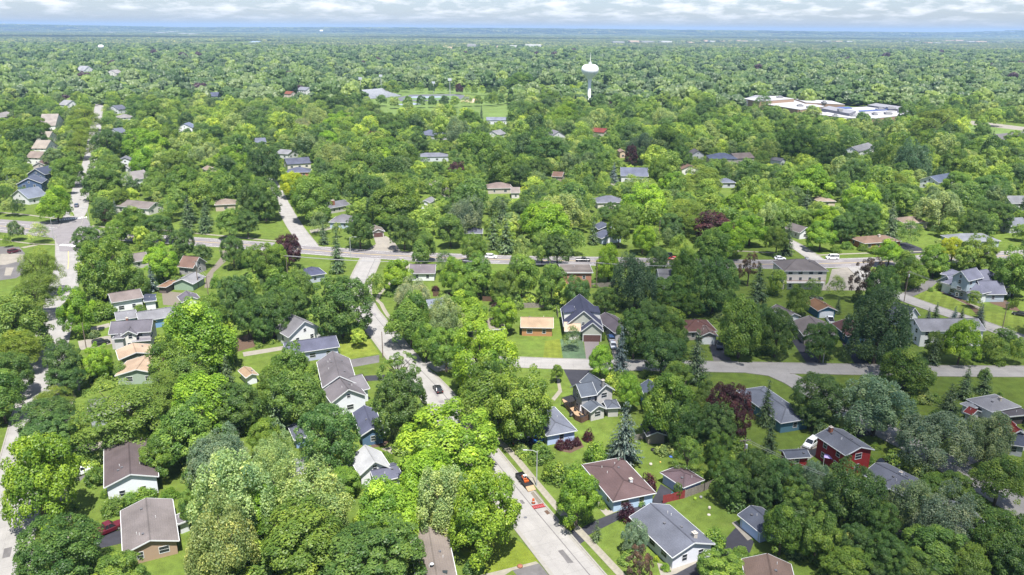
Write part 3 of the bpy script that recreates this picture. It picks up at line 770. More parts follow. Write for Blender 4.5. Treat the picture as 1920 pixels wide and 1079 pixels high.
def dish(root, bl, x, y):
    q = bl['W'](x * bl['ra'], y * bl['rb'], bl['zroof'](x * bl['ra'], y * bl['rb']))
    MB().tube([(0, 0, -.1), (0, 0, .35)], .03, 6).lathe([(0.0, .42), (.2, .46), (.36, .58), (.34, .56), (.2, .43), (0.0, .39)], 12).build('satellite_dish', M_gutter, bl['roof'], q)

WHT = (240, 243, 250); GREYR = (150, 142, 142)
# ---- bottom strip
house('white split-level with a taupe gable roof beside the lime-green tree', (195, 842), (195, 915), (297, 891), 3.9, 'the taupe-roofed white split-level', wall=WHT, rc=(128, 115, 116), pitch=0.36, vents=5)
r, b_ = house('brick-fronted ranch with a wide grey roof behind the red pickup', (226, 958), (230, 1040), (341, 1047), 2.9, 'the grey-roofed brick ranch', wall=(182, 156, 134), rc=(158, 149, 148), pitch=0.33, vents=5)
block(r, (322, 970), (334, 984), (352, 966), 2.5, roof='flat', rc=(150, 145, 150), win=False)
house('low house with a pale grey roof hidden under wide locust trees', (165, 782), (245, 768), 10.0, 3.0, 'the locust-covered grey house', wall=(190, 196, 205), rc=(165, 163, 168), pitch=0.3)
house('small tan-roofed white garage behind the trees', (461, 709), (485, 703), 6.0, 2.4, 'the small tan-roofed garage', cat='garage', wall=WHT, rc=(210, 180, 150), pitch=0.45, ridge='v', win=False)
r, b_ = house('white house with two stepped gables and a brown-grey roof', (594, 679), (604.5, 727.5), (669, 716), 4.6, 'the stepped-gable white house', wall=WHT, rc=(148, 142, 147), pitch=0.62, vents=6)
block(r, (605, 733), (621, 756), (694, 749), 3.9, wall=WHT, rc=(146, 140, 145), pitch=0.60, vents=4)
block(r, (640, 712), (668, 735), (686, 722), 3.6, wall=WHT, rc=(150, 146, 152), pitch=0.5, ridge='v', win=False)
r, b_ = house('small navy house with a slate roof and white-framed windows', (661, 774), (676, 818), (720, 806), 2.9, 'the small navy house', wall=(92, 120, 152), rc=(112, 116, 140), pitch=0.55, vents=2)
MB().box((6.2, -2.5, 2.2), (10.5, 2.5, 2.35)).box((6.4, -2.3, -.1), (6.55, -2.15, 2.2)).box((10.2, 2.1, -.1), (10.35, 2.25, 2.2)).box((10.2, -2.3, -.1), (10.35, -2.15, 2.2)).build('porch_canopy', M_brownwood, r)
r, b_ = house('steep-gabled white house with a pale grey roof and dark windows', (656, 860), (674, 892), (731, 873), 3.4, 'the steep-gabled white house', wall=(248, 249, 252), rc=(232, 233, 237), pitch=0.72, vents=1)
block(r, (703, 906), (755, 893), 6.0, 2.5, wall=WHT, rc=(122, 124, 146), pitch=0.4, win=False)
house('white garage with a pale grey hip roof beside the big dark maple', (533, 866), (546, 894), (604, 881), 2.5, 'the pale hip-roofed garage', cat='garage', wall=WHT, rc=(188, 188, 194), roof='hip', pitch=0.38, wstep=4.5)
house('blue-grey garage half hidden behind the big dark maple', (540, 800), (552, 826), (575, 818), 2.4, 'the half-hidden blue-grey garage', cat='garage', wall=(150, 175, 215), rc=(120, 124, 140), pitch=0.35)
r, b_ = house('long ranch with a brown-grey roof at the bottom edge', (768, 1001), (838, 993), (912, 1115), 2.9, 'the brown-grey ranch at the bottom edge', wall=(170, 150, 140), rc=(162, 150, 143), ridge='v', pitch=0.30, vents=4)
dish(r, b_, -.2, .15); dish(r, b_, .55, .95)
q = b_['W'](-.35 * b_['ra'], -.42 * b_['rb'], 0); q = (q[0], q[1], b_['zroof'](-.35 * b_['ra'], -.42 * b_['rb']))
MB().box((-.5, -.35, -.05), (.5, .35, .1)).build('skylight', M_glass, b_['roof'], q)
# ---- centre bottom
r, b_ = house('light blue ranch with a purple-brown hip roof by the road works', (1091, 871.5), (1149, 941), (1221, 915), 2.7, 'the purple-brown hip-roofed ranch', wall=(190, 215, 240), rc=(128, 106, 106), roof='hip', pitch=0.24, vents=5, door='r', ch=(.45, .25, 'white', .6, .7))
house('light blue garage with a purple-brown pyramid roof and grey driveway', (1238, 886), (1281.5, 915), (1321, 900), 2.5, 'the purple-roofed garage', cat='garage', wall=(205, 220, 245), rc=(134, 114, 120), roof='hip', pitch=0.35, garage='l', win=False, gmat=pmat('blue_garage_door', (0.30, 0.42, 0.72), var=.05))
r, b_ = house('white ranch with a long slate roof and stone chimney', (1180, 969), (1261, 1046), (1335, 1015), 2.8, 'the slate-roofed white ranch', wall=(238, 240, 250), rc=(132, 136, 150), pitch=0.36, vents=4, ch=(.72, .3, 'stone', .75, .9), door='r')
house('pale blue garage with a slate roof in the back yard', (1383, 965), (1426, 1000), (1470, 983), 2.5, 'the pale blue back-yard garage', cat='garage', wall=(205, 222, 250), rc=(118, 124, 140), pitch=0.42, garage='l', win=False, gmat=pmat('blue_garage_door_two', (0.50, 0.62, 0.85), var=.05))
house('brown-roofed house cut off by the bottom edge', (1391, 1048), (1483, 1058), (1512, 1105), 2.9, 'the brown-roofed house at the bottom edge', wall=(215, 212, 215), rc=(150, 128, 118), ridge='v', pitch=0.4)
r, b_ = house('grey two-storey farmhouse with cross gables and a brick-thin chimney', (1087, 715.5), (1119, 739), (1151, 730), 5.2, 'the grey cross-gabled farmhouse', wall=(205, 202, 200), rc=(120, 128, 142), pitch=0.72, vents=0, ch=(.86, -.25, 'grey', .6, 1.6))
block(r, (1069.7, 726), (1089.7, 745), (1119, 739), 5.2, wall=(175, 173, 174), rc=(120, 128, 142), ridge='v', pitch=0.7, vents=0)
block(r, (1090.4, 760), (1107.5, 773.4), (1137, 766), 2.7, wall=(208, 204, 200), rc=(124, 132, 146), pitch=0.55, vents=0, foot=False)
block(r, (1130, 750), (1138, 766), (1161, 760), 2.6, wall=(205, 202, 198), rc=(124, 130, 144), roof='hip', pitch=0.42, vents=0, win=False)
house('light blue garage with a low slate hip roof by the farmhouse deck', (985, 772), (1025, 818), (1078, 803), 2.7, 'the slate-roofed garage by the deck', cat='garage', wall=(190, 208, 245), rc=(140, 145, 160), roof='hip', pitch=0.26, wstep=5)
house('small blue house with a slate gable behind the spruces', (1199, 722), (1212, 748), (1240, 738), 4.0, 'the small blue house behind the spruces', wall=(125, 160, 210), rc=(122, 132, 152), pitch=0.7, vents=0)
house('weathered beige shed with a dark roof under the trees', (1201, 796), (1213, 818), (1245, 806), 2.3, 'the weathered beige shed', cat='shed', wall=(165, 155, 140), rc=(100, 100, 108), pitch=0.4, win=False)
house('teal-walled house with a broad blue-grey hip roof', (1380, 732), (1464, 794), (1502, 772), 2.9, 'the teal-walled hip-roofed house', wall=(95, 135, 155), rc=(150, 156, 170), roof='hip', pitch=0.34, vents=3)
# ---- right bottom
r, b_ = house('red two-storey house with a slate roof and white windows', (1528.5, 816), (1586, 854.5), (1632, 838), 5.3, 'the red two-storey house', wall=(150, 38, 40), rc=(138, 142, 154), pitch=0.34, vents=4, ch=(-.72, -.25, 'brick', .7, 1.1), wallmaterial=pmat('red_siding', (0.225, 0.020, 0.020), var=.08, stripes=(.2, .15)))
house('small red shed with a slate roof beside the red house', (1460, 844), (1474.5, 860), (1511, 847), 2.4, 'the small red shed', cat='shed', ridge='v', rc=(122, 128, 142), pitch=0.42, wallmaterial=pmat('red_siding', (0.2, 0, 0)))
r, b_ = house('pale house with a blue-slate gable roof under silvery trees', (1616, 889), (1697, 931), (1737, 905), 3.0, 'the blue-slate gabled house', wall=(190, 190, 200), rc=(132, 136, 150), pitch=0.32, vents=6, ch=(.1, .15, 'white', .5, .5))
block(r, (1638, 905), (1660, 918), 4.5, 3.0, wall=(170, 172, 180), rc=(132, 136, 150), pitch=0.5, ridge='v', vents=0, foot=False)
r, b_ = house('white cottage with a pale grey hip roof at the right edge', (1812, 749), (1860, 773), (1901, 756), 3.0, 'the pale hip-roofed white cottage', wall=(248, 249, 252), rc=(176, 176, 182), roof='hip', pitch=0.42, ch=(.3, .1, 'stone', .6, .8))
block(r, (1800, 757), (1822, 767), (1835, 760), 2.5, roof='hip', wall=WHT, rc=(178, 180, 186), pitch=.3, win=False)
r, b_ = house('white cottage with a rust-red roof and white dormer', (1862, 800), (1886, 822), (1920, 811), 3.2, 'the rust-red dormered cottage', wall=(240, 240, 240), rc=(168, 72, 66), pitch=0.75, vents=0)
fr = frame_of((1878, 800), (1896, 806), 3.0, 4.6)
block(r, None, None, None, 4.9, frame=fr, foot=False, wall=WHT, rc=(165, 74, 66), pitch=0.5, ridge='v', vents=0, z0=3.2, wstep=2)
house('house with a dark slate roof cut off by the right edge', (1884, 832), (1925, 838), 10.0, 2.9, 'the dark slate house at the right edge', wall=(200, 205, 215), rc=(104, 112, 130), pitch=0.35)
house('dark open carport beside the pale hip-roofed cottage', (1893, 782), (1935, 778), 6.5, 2.5, 'the dark carport', cat='shed', name='carport', wall=(90, 85, 85), rc=(120, 116, 122), roof='flat', win=False)
house('low red-roofed shed in front of the white cottage', (1806, 772), (1823, 779), 4.0, 2.3, 'the low red-roofed shed', cat='shed', wall=(225, 222, 220), rc=(150, 70, 66), pitch=.45, win=False)
house('grey-roofed house buried in trees by the slanting lane', (1795, 1000), (1852, 985), 9.0, 2.9, 'the buried grey house by the lane', wall=(200, 205, 210), rc=(160, 164, 174), pitch=.35)
# ---- left middle
r, b_ = house('white two-level house with a taupe roof and grey outside stairs', (209, 568), (269, 558), 9.0, 4.0, 'the taupe-roofed house with outside stairs', wall=(246, 247, 250), rc=(165, 152, 148), pitch=0.42, vents=1)
block(r, (270, 567), (293.5, 564), 7.0, 3.0, wall=(246, 247, 250), rc=(120, 124, 140), roof='flat', win=False)
house('white garage with a dark grey gable roof beside the gravel yard', (341, 568), (377.5, 562), 7.5, 2.6, 'the dark-roofed white garage', cat='garage', wall=(250, 251, 253), rc=(138, 132, 144), ridge='v', pitch=0.52, win=False)
house('pale green garage with a light grey roof near the utility pole', (322, 531), (362, 533), 9.0, 2.7, 'the pale green garage', cat='garage', wall=(158, 182, 158), rc=(176, 176, 180), ridge='v', pitch=0.42, win=False)
house('small brown-roofed shed behind the blue spruce', (294, 538), (311, 539), 8.0, 2.5, 'the small brown-roofed shed', cat='shed', wall=(120, 110, 105), rc=(172, 136, 112), roof='hip', pitch=0.4, win=False)
house('house with a steep brown roof and grey gable wall', (332, 500), (362, 503), 8.5, 3.2, 'the steep brown-roofed house', wall=(175, 172, 172), rc=(158, 128, 116), pitch=0.75, vents=0)
house('taupe-roofed house behind the tall elm by the main road', (240, 493), (280, 487), 9.5, 3.0, 'the taupe-roofed house by the main road', wall=(190, 185, 180), rc=(160, 150, 146), pitch=0.45)
r, b_ = house('long blue house with a light grey low roof', (260, 603.5), (332, 592), 10.0, 3.1, 'the long blue house', wall=(130, 170, 215), rc=(166, 166, 172), pitch=0.28, vents=5)
block(r, (217.5, 601), (258, 595), 8.5, 3.0, wall=(150, 180, 215), rc=(164, 164, 170), pitch=0.28, vents=2)
r, b_ = house('grey two-storey house with a front gable and bay windows', (203, 627), (283, 622), 8.5, 5.0, 'the grey front-gabled house', wall=(205, 200, 203), rc=(140, 136, 146), pitch=0.55, vents=0, ch=(-.25, .1, 'brick', .6, .9))
block(r, (226, 630), (257, 627.5), 6.0, 4.8, wall=(238, 234, 228), rc=(138, 134, 144), ridge='v', pitch=0.62, vents=0, foot=False)
block(r, (210, 636), (232, 634.5), 4.0, 4.2, wall=(215, 212, 215), rc=(150, 148, 156), ridge='v', roof='hip', pitch=0.5, vents=0, foot=False, wstep=2)
block(r, (247, 641), (283, 638), 4.5, 2.7, wall=(200, 196, 198), rc=(150, 146, 154), roof='shed', pitch=0.2, vents=0, foot=False, win=False)
r, b_ = house('tan-orange roofed house with two offset wings', (215, 705), (298, 701), 10.0, 2.9, 'the tan-orange roofed house', wall=(170, 185, 170), rc=(224, 196, 170), ridge='v', pitch=0.28, vents=2)
block(r, (222.5, 675), (290, 663), 8.0, 2.8, wall=(160, 160, 150), rc=(224, 196, 170), ridge='v', pitch=0.28, vents=2, win=False)
r, b_ = house('white gabled house with a grey roof behind the long slate roof', (541, 633), (604.6, 616), 9.0, 3.3, 'the white gabled house', wall=(250, 250, 252), rc=(158, 156, 162), ridge='v', pitch=0.66, vents=0)
house('long pale blue house with a dark slate roof beside the square lawn', (537, 665), (637, 650), 9.5, 3.2, 'the long slate-roofed house', wall=(190, 196, 220), rc=(122, 124, 146), pitch=0.36, vents=0, door='r')
house('small house with a navy hip roof by the tall conifer', (572, 519), (612, 513), 9.0, 3.0, 'the navy hip-roofed house', wall=(185, 192, 205), rc=(104, 108, 136), roof='hip', pitch=0.5)
house('brown-roofed garage with a dark door across the main road', (697, 436), (722, 434), 8.0, 2.6, 'the brown garage across the main road', cat='garage', wall=(195, 185, 172), rc=(158, 146, 138), ridge='v', pitch=0.45, garage='n', win=False, gmat=M_darkdoor)
house('house with a grey hip roof above the north street', (616, 417), (657, 418), 12.0, 3.0, 'the grey hip-roofed house on the north street', wall=(185, 200, 215), rc=(150, 148, 156), roof='hip', pitch=0.5)
r, b_ = house('slate-roofed house with a tall brick chimney', (618, 391), (657, 384), 10.0, 3.0, 'the brick-chimneyed slate house', wall=(200, 195, 190), rc=(140, 140, 150), pitch=0.4, ch=(-.4, -.5, 'brick', 1.4, 2.2))
house('white house with a taupe roof at the street corner', (766, 513), (816, 513), 10.0, 3.0, 'the taupe-roofed corner house', wall=(238, 240, 242), rc=(150, 140, 146), pitch=0.42)
house('slate-roofed house among pines beyond the main road', (871, 438), (905, 438), 9.0, 3.0, 'the slate house among the pines', wall=(170, 170, 175), rc=(128, 130, 146), roof='hip', pitch=0.45)
house('blue-grey roof peeping from trees by the silver-leaved tree', (806, 580), (838, 576), 9.0, 3.0, 'the blue-grey roof by the silver tree', wall=(200, 205, 210), rc=(160, 168, 184), pitch=0.4)
house('tan house almost buried in the bright maples', (885, 622), (948, 616), 10.0, 3.0, 'the buried tan house', wall=(215, 205, 190), rc=(176, 166, 152), pitch=0.35)
# ---- centre middle
house('small wooden house with a plain tan roof beside the new house', (976, 614), (1038, 615), 9.5, 3.0, 'the tan-roofed wooden house', wall=(190, 142, 98), rc=(214, 186, 156), pitch=0.34, vents=2)
r, NEWB = house('new two-storey house with a navy roof, white trim and copper porches', (1057, 612.5), (1130.5, 613), 16.5, 3.6, 'the new navy-roofed house', wall=(186, 190, 178), rc=(86, 90, 114), ridge='v', pitch=0.85, vents=2)
NEWH = r
house('low house with a dark grey roof beside the new house', (1153, 625), (1192, 620), 14.0, 2.9, 'the dark grey house beside the new one', wall=(190, 188, 190), rc=(124, 116, 124), ridge='v', pitch=0.45, vents=1)
r, b_ = house('brown-roofed ranch with a white double garage door', (1282, 623), (1345, 621), 10.0, 2.9, 'the brown ranch with the white garage door', wall=(190, 182, 176), rc=(136, 100, 94), roof='hip', pitch=0.42)
block(r, (1313, 631), (1347, 631), 6.0, 2.8, wall=(176, 170, 168), rc=(140, 118, 112), ridge='v', pitch=0.5, garage='n', win=False, foot=False)
r, b_ = house('two-tier slate-roofed house beyond the main road', (1122, 431), (1153, 430), 9.0, 3.6, 'the two-tier slate house', wall=(110, 118, 125), rc=(112, 118, 140), ridge='v', pitch=0.4)
block(r, (1128, 448), (1167, 444), 8.0, 2.7, wall=(190, 205, 220), rc=(112, 118, 140), ridge='v', pitch=0.36, win=False, garage='n')
house('flat-roofed red brick building hidden by trees near the main road', (1052, 512), (1112, 512), 11.0, 6.0, 'the red brick building', cat='building', name='brick_building', rc=(150, 140, 135), roof='flat', wallmaterial=pmat('brick_wall', (0.30, 0.15, 0.105), var=.2, scale=4, stripes=(.075, .12)))
house('white house hidden behind dark pines by the main road', (1236, 522), (1270, 522), 9.0, 4.5, 'the white house behind the pines', wall=(235, 238, 242), rc=(150, 150, 155), pitch=0.5)
# ---- right middle
r, b_ = house('three-level apartment block with a taupe hip roof and balconies', (1470, 508.5), (1554, 508.5), 13.0, 7.2, 'the apartment block', cat='building', name='apartment_block', wall=(226, 218, 208), rc=(150, 142, 140), roof='hip', pitch=0.42, ch=(.3, .1, 'white', 1.0, .8), wstep=3.0)
APT = (r, b_)
r, BIGB = house('big blue-grey house with many gables and white brick side', (1764, 529), (1841, 551.5), (1887, 530), 3.7, 'the big blue-grey house', wall=(232, 236, 240), rc=(136, 138, 158), roof='hip', pitch=0.68, vents=0, wstep=5)
BIGH = r
house('brown hip-roofed bungalow beyond the main road', (1591, 445.5), (1621, 457), (1677, 447.5), 2.9, 'the brown hip-roofed bungalow', wall=(165, 110, 80), rc=(160, 134, 118), roof='hip', pitch=0.32, ch=(.2, .1, 'stone', .9, .8))
house('wide grey-roofed house beyond the main road', (1790, 453), (1877, 452), 11.0, 3.0, 'the wide grey-roofed house', wall=(185, 195, 200), rc=(160, 164, 172), roof='hip', pitch=0.4)
house('tan-roofed house behind the pines and bungalow', (1694, 418), (1742, 418), 10.0, 3.0, 'the tan-roofed house behind the pines', wall=(200, 190, 180), rc=(180, 160, 146), roof='hip', pitch=0.4)
house('grey gabled house with a white wall up the short side street', (1500, 437), (1524, 434), 10.0, 3.2, 'the grey gabled house up the side street', wall=(235, 235, 238), rc=(140, 132, 132), ridge='v', pitch=0.6)
house('taupe bungalow with a plain gable roof by the dark driveway', (1484.5, 602), (1507, 630), (1552, 609), 2.9, 'the taupe bungalow', wall=(160, 154, 150), rc=(158, 148, 146), pitch=0.38, vents=2)
house('teal garage with an orange-brown roof', (1534, 583.5), (1570, 582), 9.0, 2.7, 'the teal garage with the orange-brown roof', cat='garage', wall=(80, 125, 150), rc=(178, 138, 106), ridge='v', pitch=0.42, garage='n', win=False)
house('dark teal bungalow with a maroon roof', (1559, 606), (1589, 631), (1628, 616), 2.9, 'the maroon-roofed bungalow', wall=(70, 105, 125), rc=(128, 94, 92), pitch=0.34)
house('white garage with a grey gable roof behind the taupe bungalow', (1476, 596), (1502, 593), 9.5, 2.7, 'the grey-gabled white garage', cat='garage', wall=(235, 235, 236), rc=(150, 142, 142), ridge='v', pitch=0.45, garage='n', win=False)
house('white gable-end cottage with a dark slate roof beside the pale lane', (1661, 588), (1699, 600), (1720, 590), 3.2, 'the dark slate gable-end cottage', wall=(246, 247, 250), rc=(110, 114, 132), pitch=0.85, vents=0)
house('long white two-storey house with a pale grey roof', (1727, 621), (1849, 620), 9.5, 5.2, 'the long white two-storey house', wall=(248, 249, 252), rc=(172, 172, 180), pitch=0.45, vents=2, wstep=2.9)

# ---- farther houses, left
FARH = [
 ('navy gabled house in the row by the left street', (30, 346), (78, 344), 13, 5.4, 'the navy gabled house', (90, 110, 145), (120, 128, 150), 'v', .5, 'gable'),
 ('taller dark blue house behind the navy gable', (50, 327), (84, 328), 12, 5.6, 'the dark blue gabled house', (95, 108, 135), (100, 108, 130), 'v', .6, 'gable'),
 ('white house with a blue-grey roof at the row end', (19, 368), (53, 373), 11, 3.4, 'the row-end white house', (240, 240, 242), (150, 158, 176), 'v', .55, 'gable'),
 ('house with a plum-brown roof and chimney in the left row', (60, 311), (86, 310), 11, 4.4, 'the plum-roofed house', (200, 190, 185), (150, 124, 122), 'v', .5, 'gable'),
 ('white-gabled house with a tan roof behind the plum roof', (74, 297), (98, 292), 11, 4.6, 'the tan-roofed row house', (245, 243, 240), (176, 160, 150), 'v', .6, 'gable'),
 ('white house with a cream roof in the left row', (86, 279), (110, 273), 11, 4.6, 'the cream-roofed row house', (248, 246, 242), (196, 184, 172), 'v', .6, 'gable'),
 ('small pale house far up the left row', (92, 258), (108, 254), 11, 4.6, 'the small pale row house', (246, 244, 240), (200, 188, 176), 'v', .6, 'gable'),
 ('pale grey house near the top of the left row', (104, 236), (122, 228), 14, 4.6, 'the upper-row pale house', (240, 238, 236), (190, 180, 172), 'v', .5, 'gable'),
 ('white house with a grey roof on the east side of the left street', (222, 333), (249, 338), 12, 4.6, 'the first east-row house', (246, 246, 248), (176, 170, 168), 'v', .5, 'gable'),
 ('light grey roofed house next up the east row', (221, 318), (248, 320), 12, 4.6, 'the second east-row house', (240, 240, 244), (172, 168, 170), 'v', .5, 'gable'),
 ('blue-grey roofed house third up the east row', (222, 302), (246, 301), 11, 4.6, 'the third east-row house', (230, 232, 238), (158, 160, 172), 'v', .5, 'gable'),
 ('house with taupe and slate roofs facing the crossing', (214, 386), (278, 392), 11, 3.4, 'the taupe-and-slate corner house', (236, 232, 228), (156, 146, 142), 'u', .42, 'gable'),
 ('slate-roofed house high up the east row', (222, 250), (240, 248), 14, 4.6, 'the slate house up the east row', (235, 235, 240), (140, 146, 166), 'u', .5, 'gable'),
 ('long pale house among the trees up the east row', (226, 222), (256, 220), 18, 4.6, 'the long pale east-row house', (238, 238, 240), (176, 172, 172), 'u', .4, 'hip'),
 ('dark-roofed house at the top of the east row', (222, 206), (240, 204), 16, 4.6, 'the topmost east-row house', (225, 226, 230), (130, 134, 150), 'u', .5, 'gable'),
 ('white house far up on the west side of the left street', (124, 198), (150, 196), 16, 5.0, 'the far west-row white house', (246, 246, 248), (186, 186, 190), 'v', .6, 'gable'),
 ('pale grey roof at the far left edge', (-4, 223), (30, 215), 16, 4.6, 'the pale roof at the far left edge', (220, 218, 216), (178, 172, 170), 'u', .4, 'gable'),
 ('house with a tan roof and dark skylight among trees', (388, 320), (409, 318), 10, 3.4, 'the tan skylight house', (215, 200, 185), (186, 166, 150), 'v', .45, 'gable'),
 ('tan bungalow half hidden by pale trees', (402, 385), (442, 383), 11, 3.4, 'the half-hidden tan bungalow', (205, 190, 170), (176, 160, 146), 'u', .4, 'hip'),
 ('white house with a blue roof wing north of the copper tree', (330, 240), (361, 240), 14, 4.8, 'the white house with the blue wing', (244, 244, 248), (150, 160, 190), 'v', .5, 'gable'),
 ('slate-roofed house with brick end wall in mid distance', (538, 309), (584, 306), 14, 3.4, 'the slate house with the brick end', (220, 215, 205), (116, 120, 140), 'u', .45, 'gable'),
 ('lower slate wing with brick chimney in mid distance', (536, 324), (582, 323), 12, 3.0, 'the lower slate wing', (190, 130, 105), (120, 124, 146), 'u', .4, 'hip'),
 ('blue-grey house behind the dark conifers', (478, 268), (500, 267), 14, 4.0, 'the blue-grey house behind the conifers', (215, 220, 228), (140, 146, 166), 'u', .4, 'gable'),
 ('pale roof slanting between two dark trees', (516, 288), (540, 290), 12, 3.4, 'the slanting pale roof', (220, 220, 222), (170, 170, 176), 'u', .4, 'gable'),
 ('slate house beside the dark purple tree near the park', (780, 252), (822, 256), 16, 4.0, 'the slate house near the park', (205, 205, 212), (130, 136, 158), 'u', .45, 'hip'),
 ('long blue-grey roof in the middle of the trees', (782, 295), (842, 294), 12, 3.4, 'the long blue-grey mid roof', (210, 215, 222), (150, 152, 166), 'u', .35, 'hip'),
 ('pale blue building beside the open park field', (912, 226), (952, 226), 18, 4.0, 'the pale building by the park field', (225, 228, 235), (160, 166, 184), 'u', .25, 'gable'),
 ('white-walled house below the park field', (910, 252), (934, 254), 14, 4.2, 'the white house below the park field', (245, 245, 247), (170, 170, 176), 'v', .5, 'gable'),
 ('taupe-roofed house beside the mid-distance driveway', (913, 354), (962, 353), 12, 3.2, 'the taupe mid-distance house', (200, 190, 180), (166, 148, 142), 'u', .4, 'hip'),
 ('white house fragment by the pale street bend', (788, 380), (806, 381), 10, 3.6, 'the white house at the street bend', (244, 244, 246), (165, 165, 170), 'v', .5, 'gable'),
 ('slate gabled house beside the blue spruces', (1164, 330), (1216, 331), 14, 4.0, 'the slate house by the blue spruces', (225, 225, 225), (134, 140, 162), 'u', .6, 'gable'),
 ('slate-roofed house at the pale cul-de-sac', (1120, 381), (1172, 380), 12, 3.4, 'the cul-de-sac slate house', (220, 215, 205), (140, 142, 158), 'u', .45, 'hip'),
 ('white house with a rust-brown roof in mid distance', (1278, 318), (1310, 318), 12, 3.6, 'the rust-brown roofed house', (235, 232, 228), (150, 124, 110), 'v', .45, 'gable'),
 ('large slate hip-roofed house in the mid distance', (1330, 298), (1384, 299), 16, 4.6, 'the large slate mid-distance house', (205, 196, 184), (128, 138, 164), 'u', .4, 'hip'),
 ('taupe house touching the large slate one', (1380, 298), (1416, 296), 13, 4.0, 'the taupe neighbour house', (205, 195, 186), (168, 154, 148), 'u', .45, 'gable'),
 ('small grey gable beside pale yellow-green trees', (1297, 290), (1321, 290), 12, 3.6, 'the small grey gable', (210, 210, 214), (150, 146, 152), 'v', .6, 'gable'),
 ('grey gabled house right below the water tower trees', (1034, 256), (1061, 255), 14, 4.2, 'the grey gable below the tower', (205, 205, 210), (158, 156, 166), 'v', .6, 'gable'),
 ('low building with a bright red roof near the water tower', (1105, 247), (1132, 249), 16, 4.2, 'the bright red roof', (205, 195, 188), (158, 84, 76), 'u', .35, 'gable'),
 ('brown-roofed house under the copper-leaved tree', (1034, 331), (1054, 332), 11, 3.2, 'the brown house under the copper tree', (180, 160, 150), (146, 116, 104), 'u', .4, 'gable'),
 ('pale pink-grey roof beside parked white cars', (958, 362), (975, 362), 11, 3.2, 'the pale roof by the white cars', (225, 220, 215), (178, 166, 160), 'u', .4, 'gable'),
 ('slate roof hidden under a spreading tree', (1354, 343), (1380, 343), 11, 3.2, 'the hidden slate roof', (200, 204, 210), (140, 146, 166), 'u', .4, 'hip'),
 ('tan gable end between dark trees', (1162, 286), (1174, 286), 12, 4.2, 'the tan gable end', (226, 200, 176), (180, 156, 140), 'v', .5, 'gable'),
 ('white house with a slate roof at the right of the mid distance', (1760, 343), (1798, 336), 12, 4.6, 'the white slate-roofed house on the right', (246, 247, 250), (112, 122, 146), 'u', .5, 'gable'),
 ('white two-storey fragment between tree crowns', (1610, 285), (1642, 276), 12, 4.8, 'the white fragment between crowns', (246, 246, 248), (160, 160, 166), 'u', .5, 'gable'),
 ('tan roof hidden in bright trees near the conifer', (1534, 378), (1568, 378), 11, 3.2, 'the tan roof in the bright trees', (215, 200, 185), (190, 172, 158), 'u', .4, 'hip'),
 ('white house with grey roof at the right edge', (1897, 382), (1930, 382), 12, 4.8, 'the white house at the right edge', (244, 245, 248), (160, 162, 170), 'u', .5, 'gable'),
 ('small white gable beside the dark trees', (1464, 303), (1474, 302), 10, 4.2, 'the small white gable', (240, 240, 242), (150, 150, 158), 'v', .7, 'gable'),
 ('grey roof fragment at the right edge of the street trees', (1895, 425), (1935, 422), 12, 3.4, 'the grey roof at the right street edge', (205, 208, 214), (150, 154, 166), 'u', .4, 'gable'),
 ('brown-red house far out beyond the left field', (545, 177), (556, 176), 18, 5.5, 'the far brown-red house', (230, 215, 205), (170, 110, 90), 'v', .6, 'gable'),
 ('white house out by the left field', (574, 170), (588, 169), 20, 6, 'the far white field house', (246, 246, 250), (165, 168, 180), 'v', .6, 'gable'),
 ('slate-roofed house far out among trees', (392, 181), (408, 181), 18, 6, 'the far slate house', (190, 195, 210), (110, 116, 140), 'u', .5, 'gable'),
 ('white farmhouse with two gables far left', (158, 133), (178, 132), 24, 8, 'the far two-gabled farmhouse', (248, 248, 250), (190, 192, 198), 'v', .7, 'gable'),
 ('pale house roof far left of the field', (218, 138), (232, 137), 24, 7, 'the far pale roof', (232, 228, 226), (190, 186, 186), 'u', .5, 'gable'),
]
for lab, A, B, D, z, sh, wl, rc_, rg, pt, rf in FARH:
    house(lab, A, B, float(D), z, sh, wall=wl, rc=rc_, ridge=rg, pitch=pt, roof=rf, vents=0, oh=0.4, ridgecap=False, wstep=4.5, group='houses among the trees')
# ------------------------------------------------------------------ special parts of single houses
# new navy-roofed house: projecting garage gable, copper porch roofs, dormers
NV = (86, 90, 114)
block(NEWH, (1090, 621.5), (1131.5, 622), 3.2, 3.5, wall=(186, 190, 178), rc=NV, ridge='v', pitch=.85, vents=0, foot=False, garage='n', win=False, gmat=M_darkdoor, gdoor=5.2)
block(NEWH, (1058, 621), (1089.5, 621.4), 3.4, 3.0, wall=(235, 232, 225), rc=NV, roof='shed', pitch=.5, vents=0, foot=False, win=True, roofmaterial=M_copper, wstep=2.5)
block(NEWH, (1092, 624.4), (1129.5, 624.8), 1.0, 2.75, roof='shed', pitch=.45, vents=0, foot=False, win=False, roofmaterial=M_copper, wall=(235, 232, 225), oh=.1, z0=2.45)
_W, _ra, _rb, _z, _rise = NEWB['W'], NEWB['ra'], NEWB['rb'], NEWB['z'], NEWB['rise']
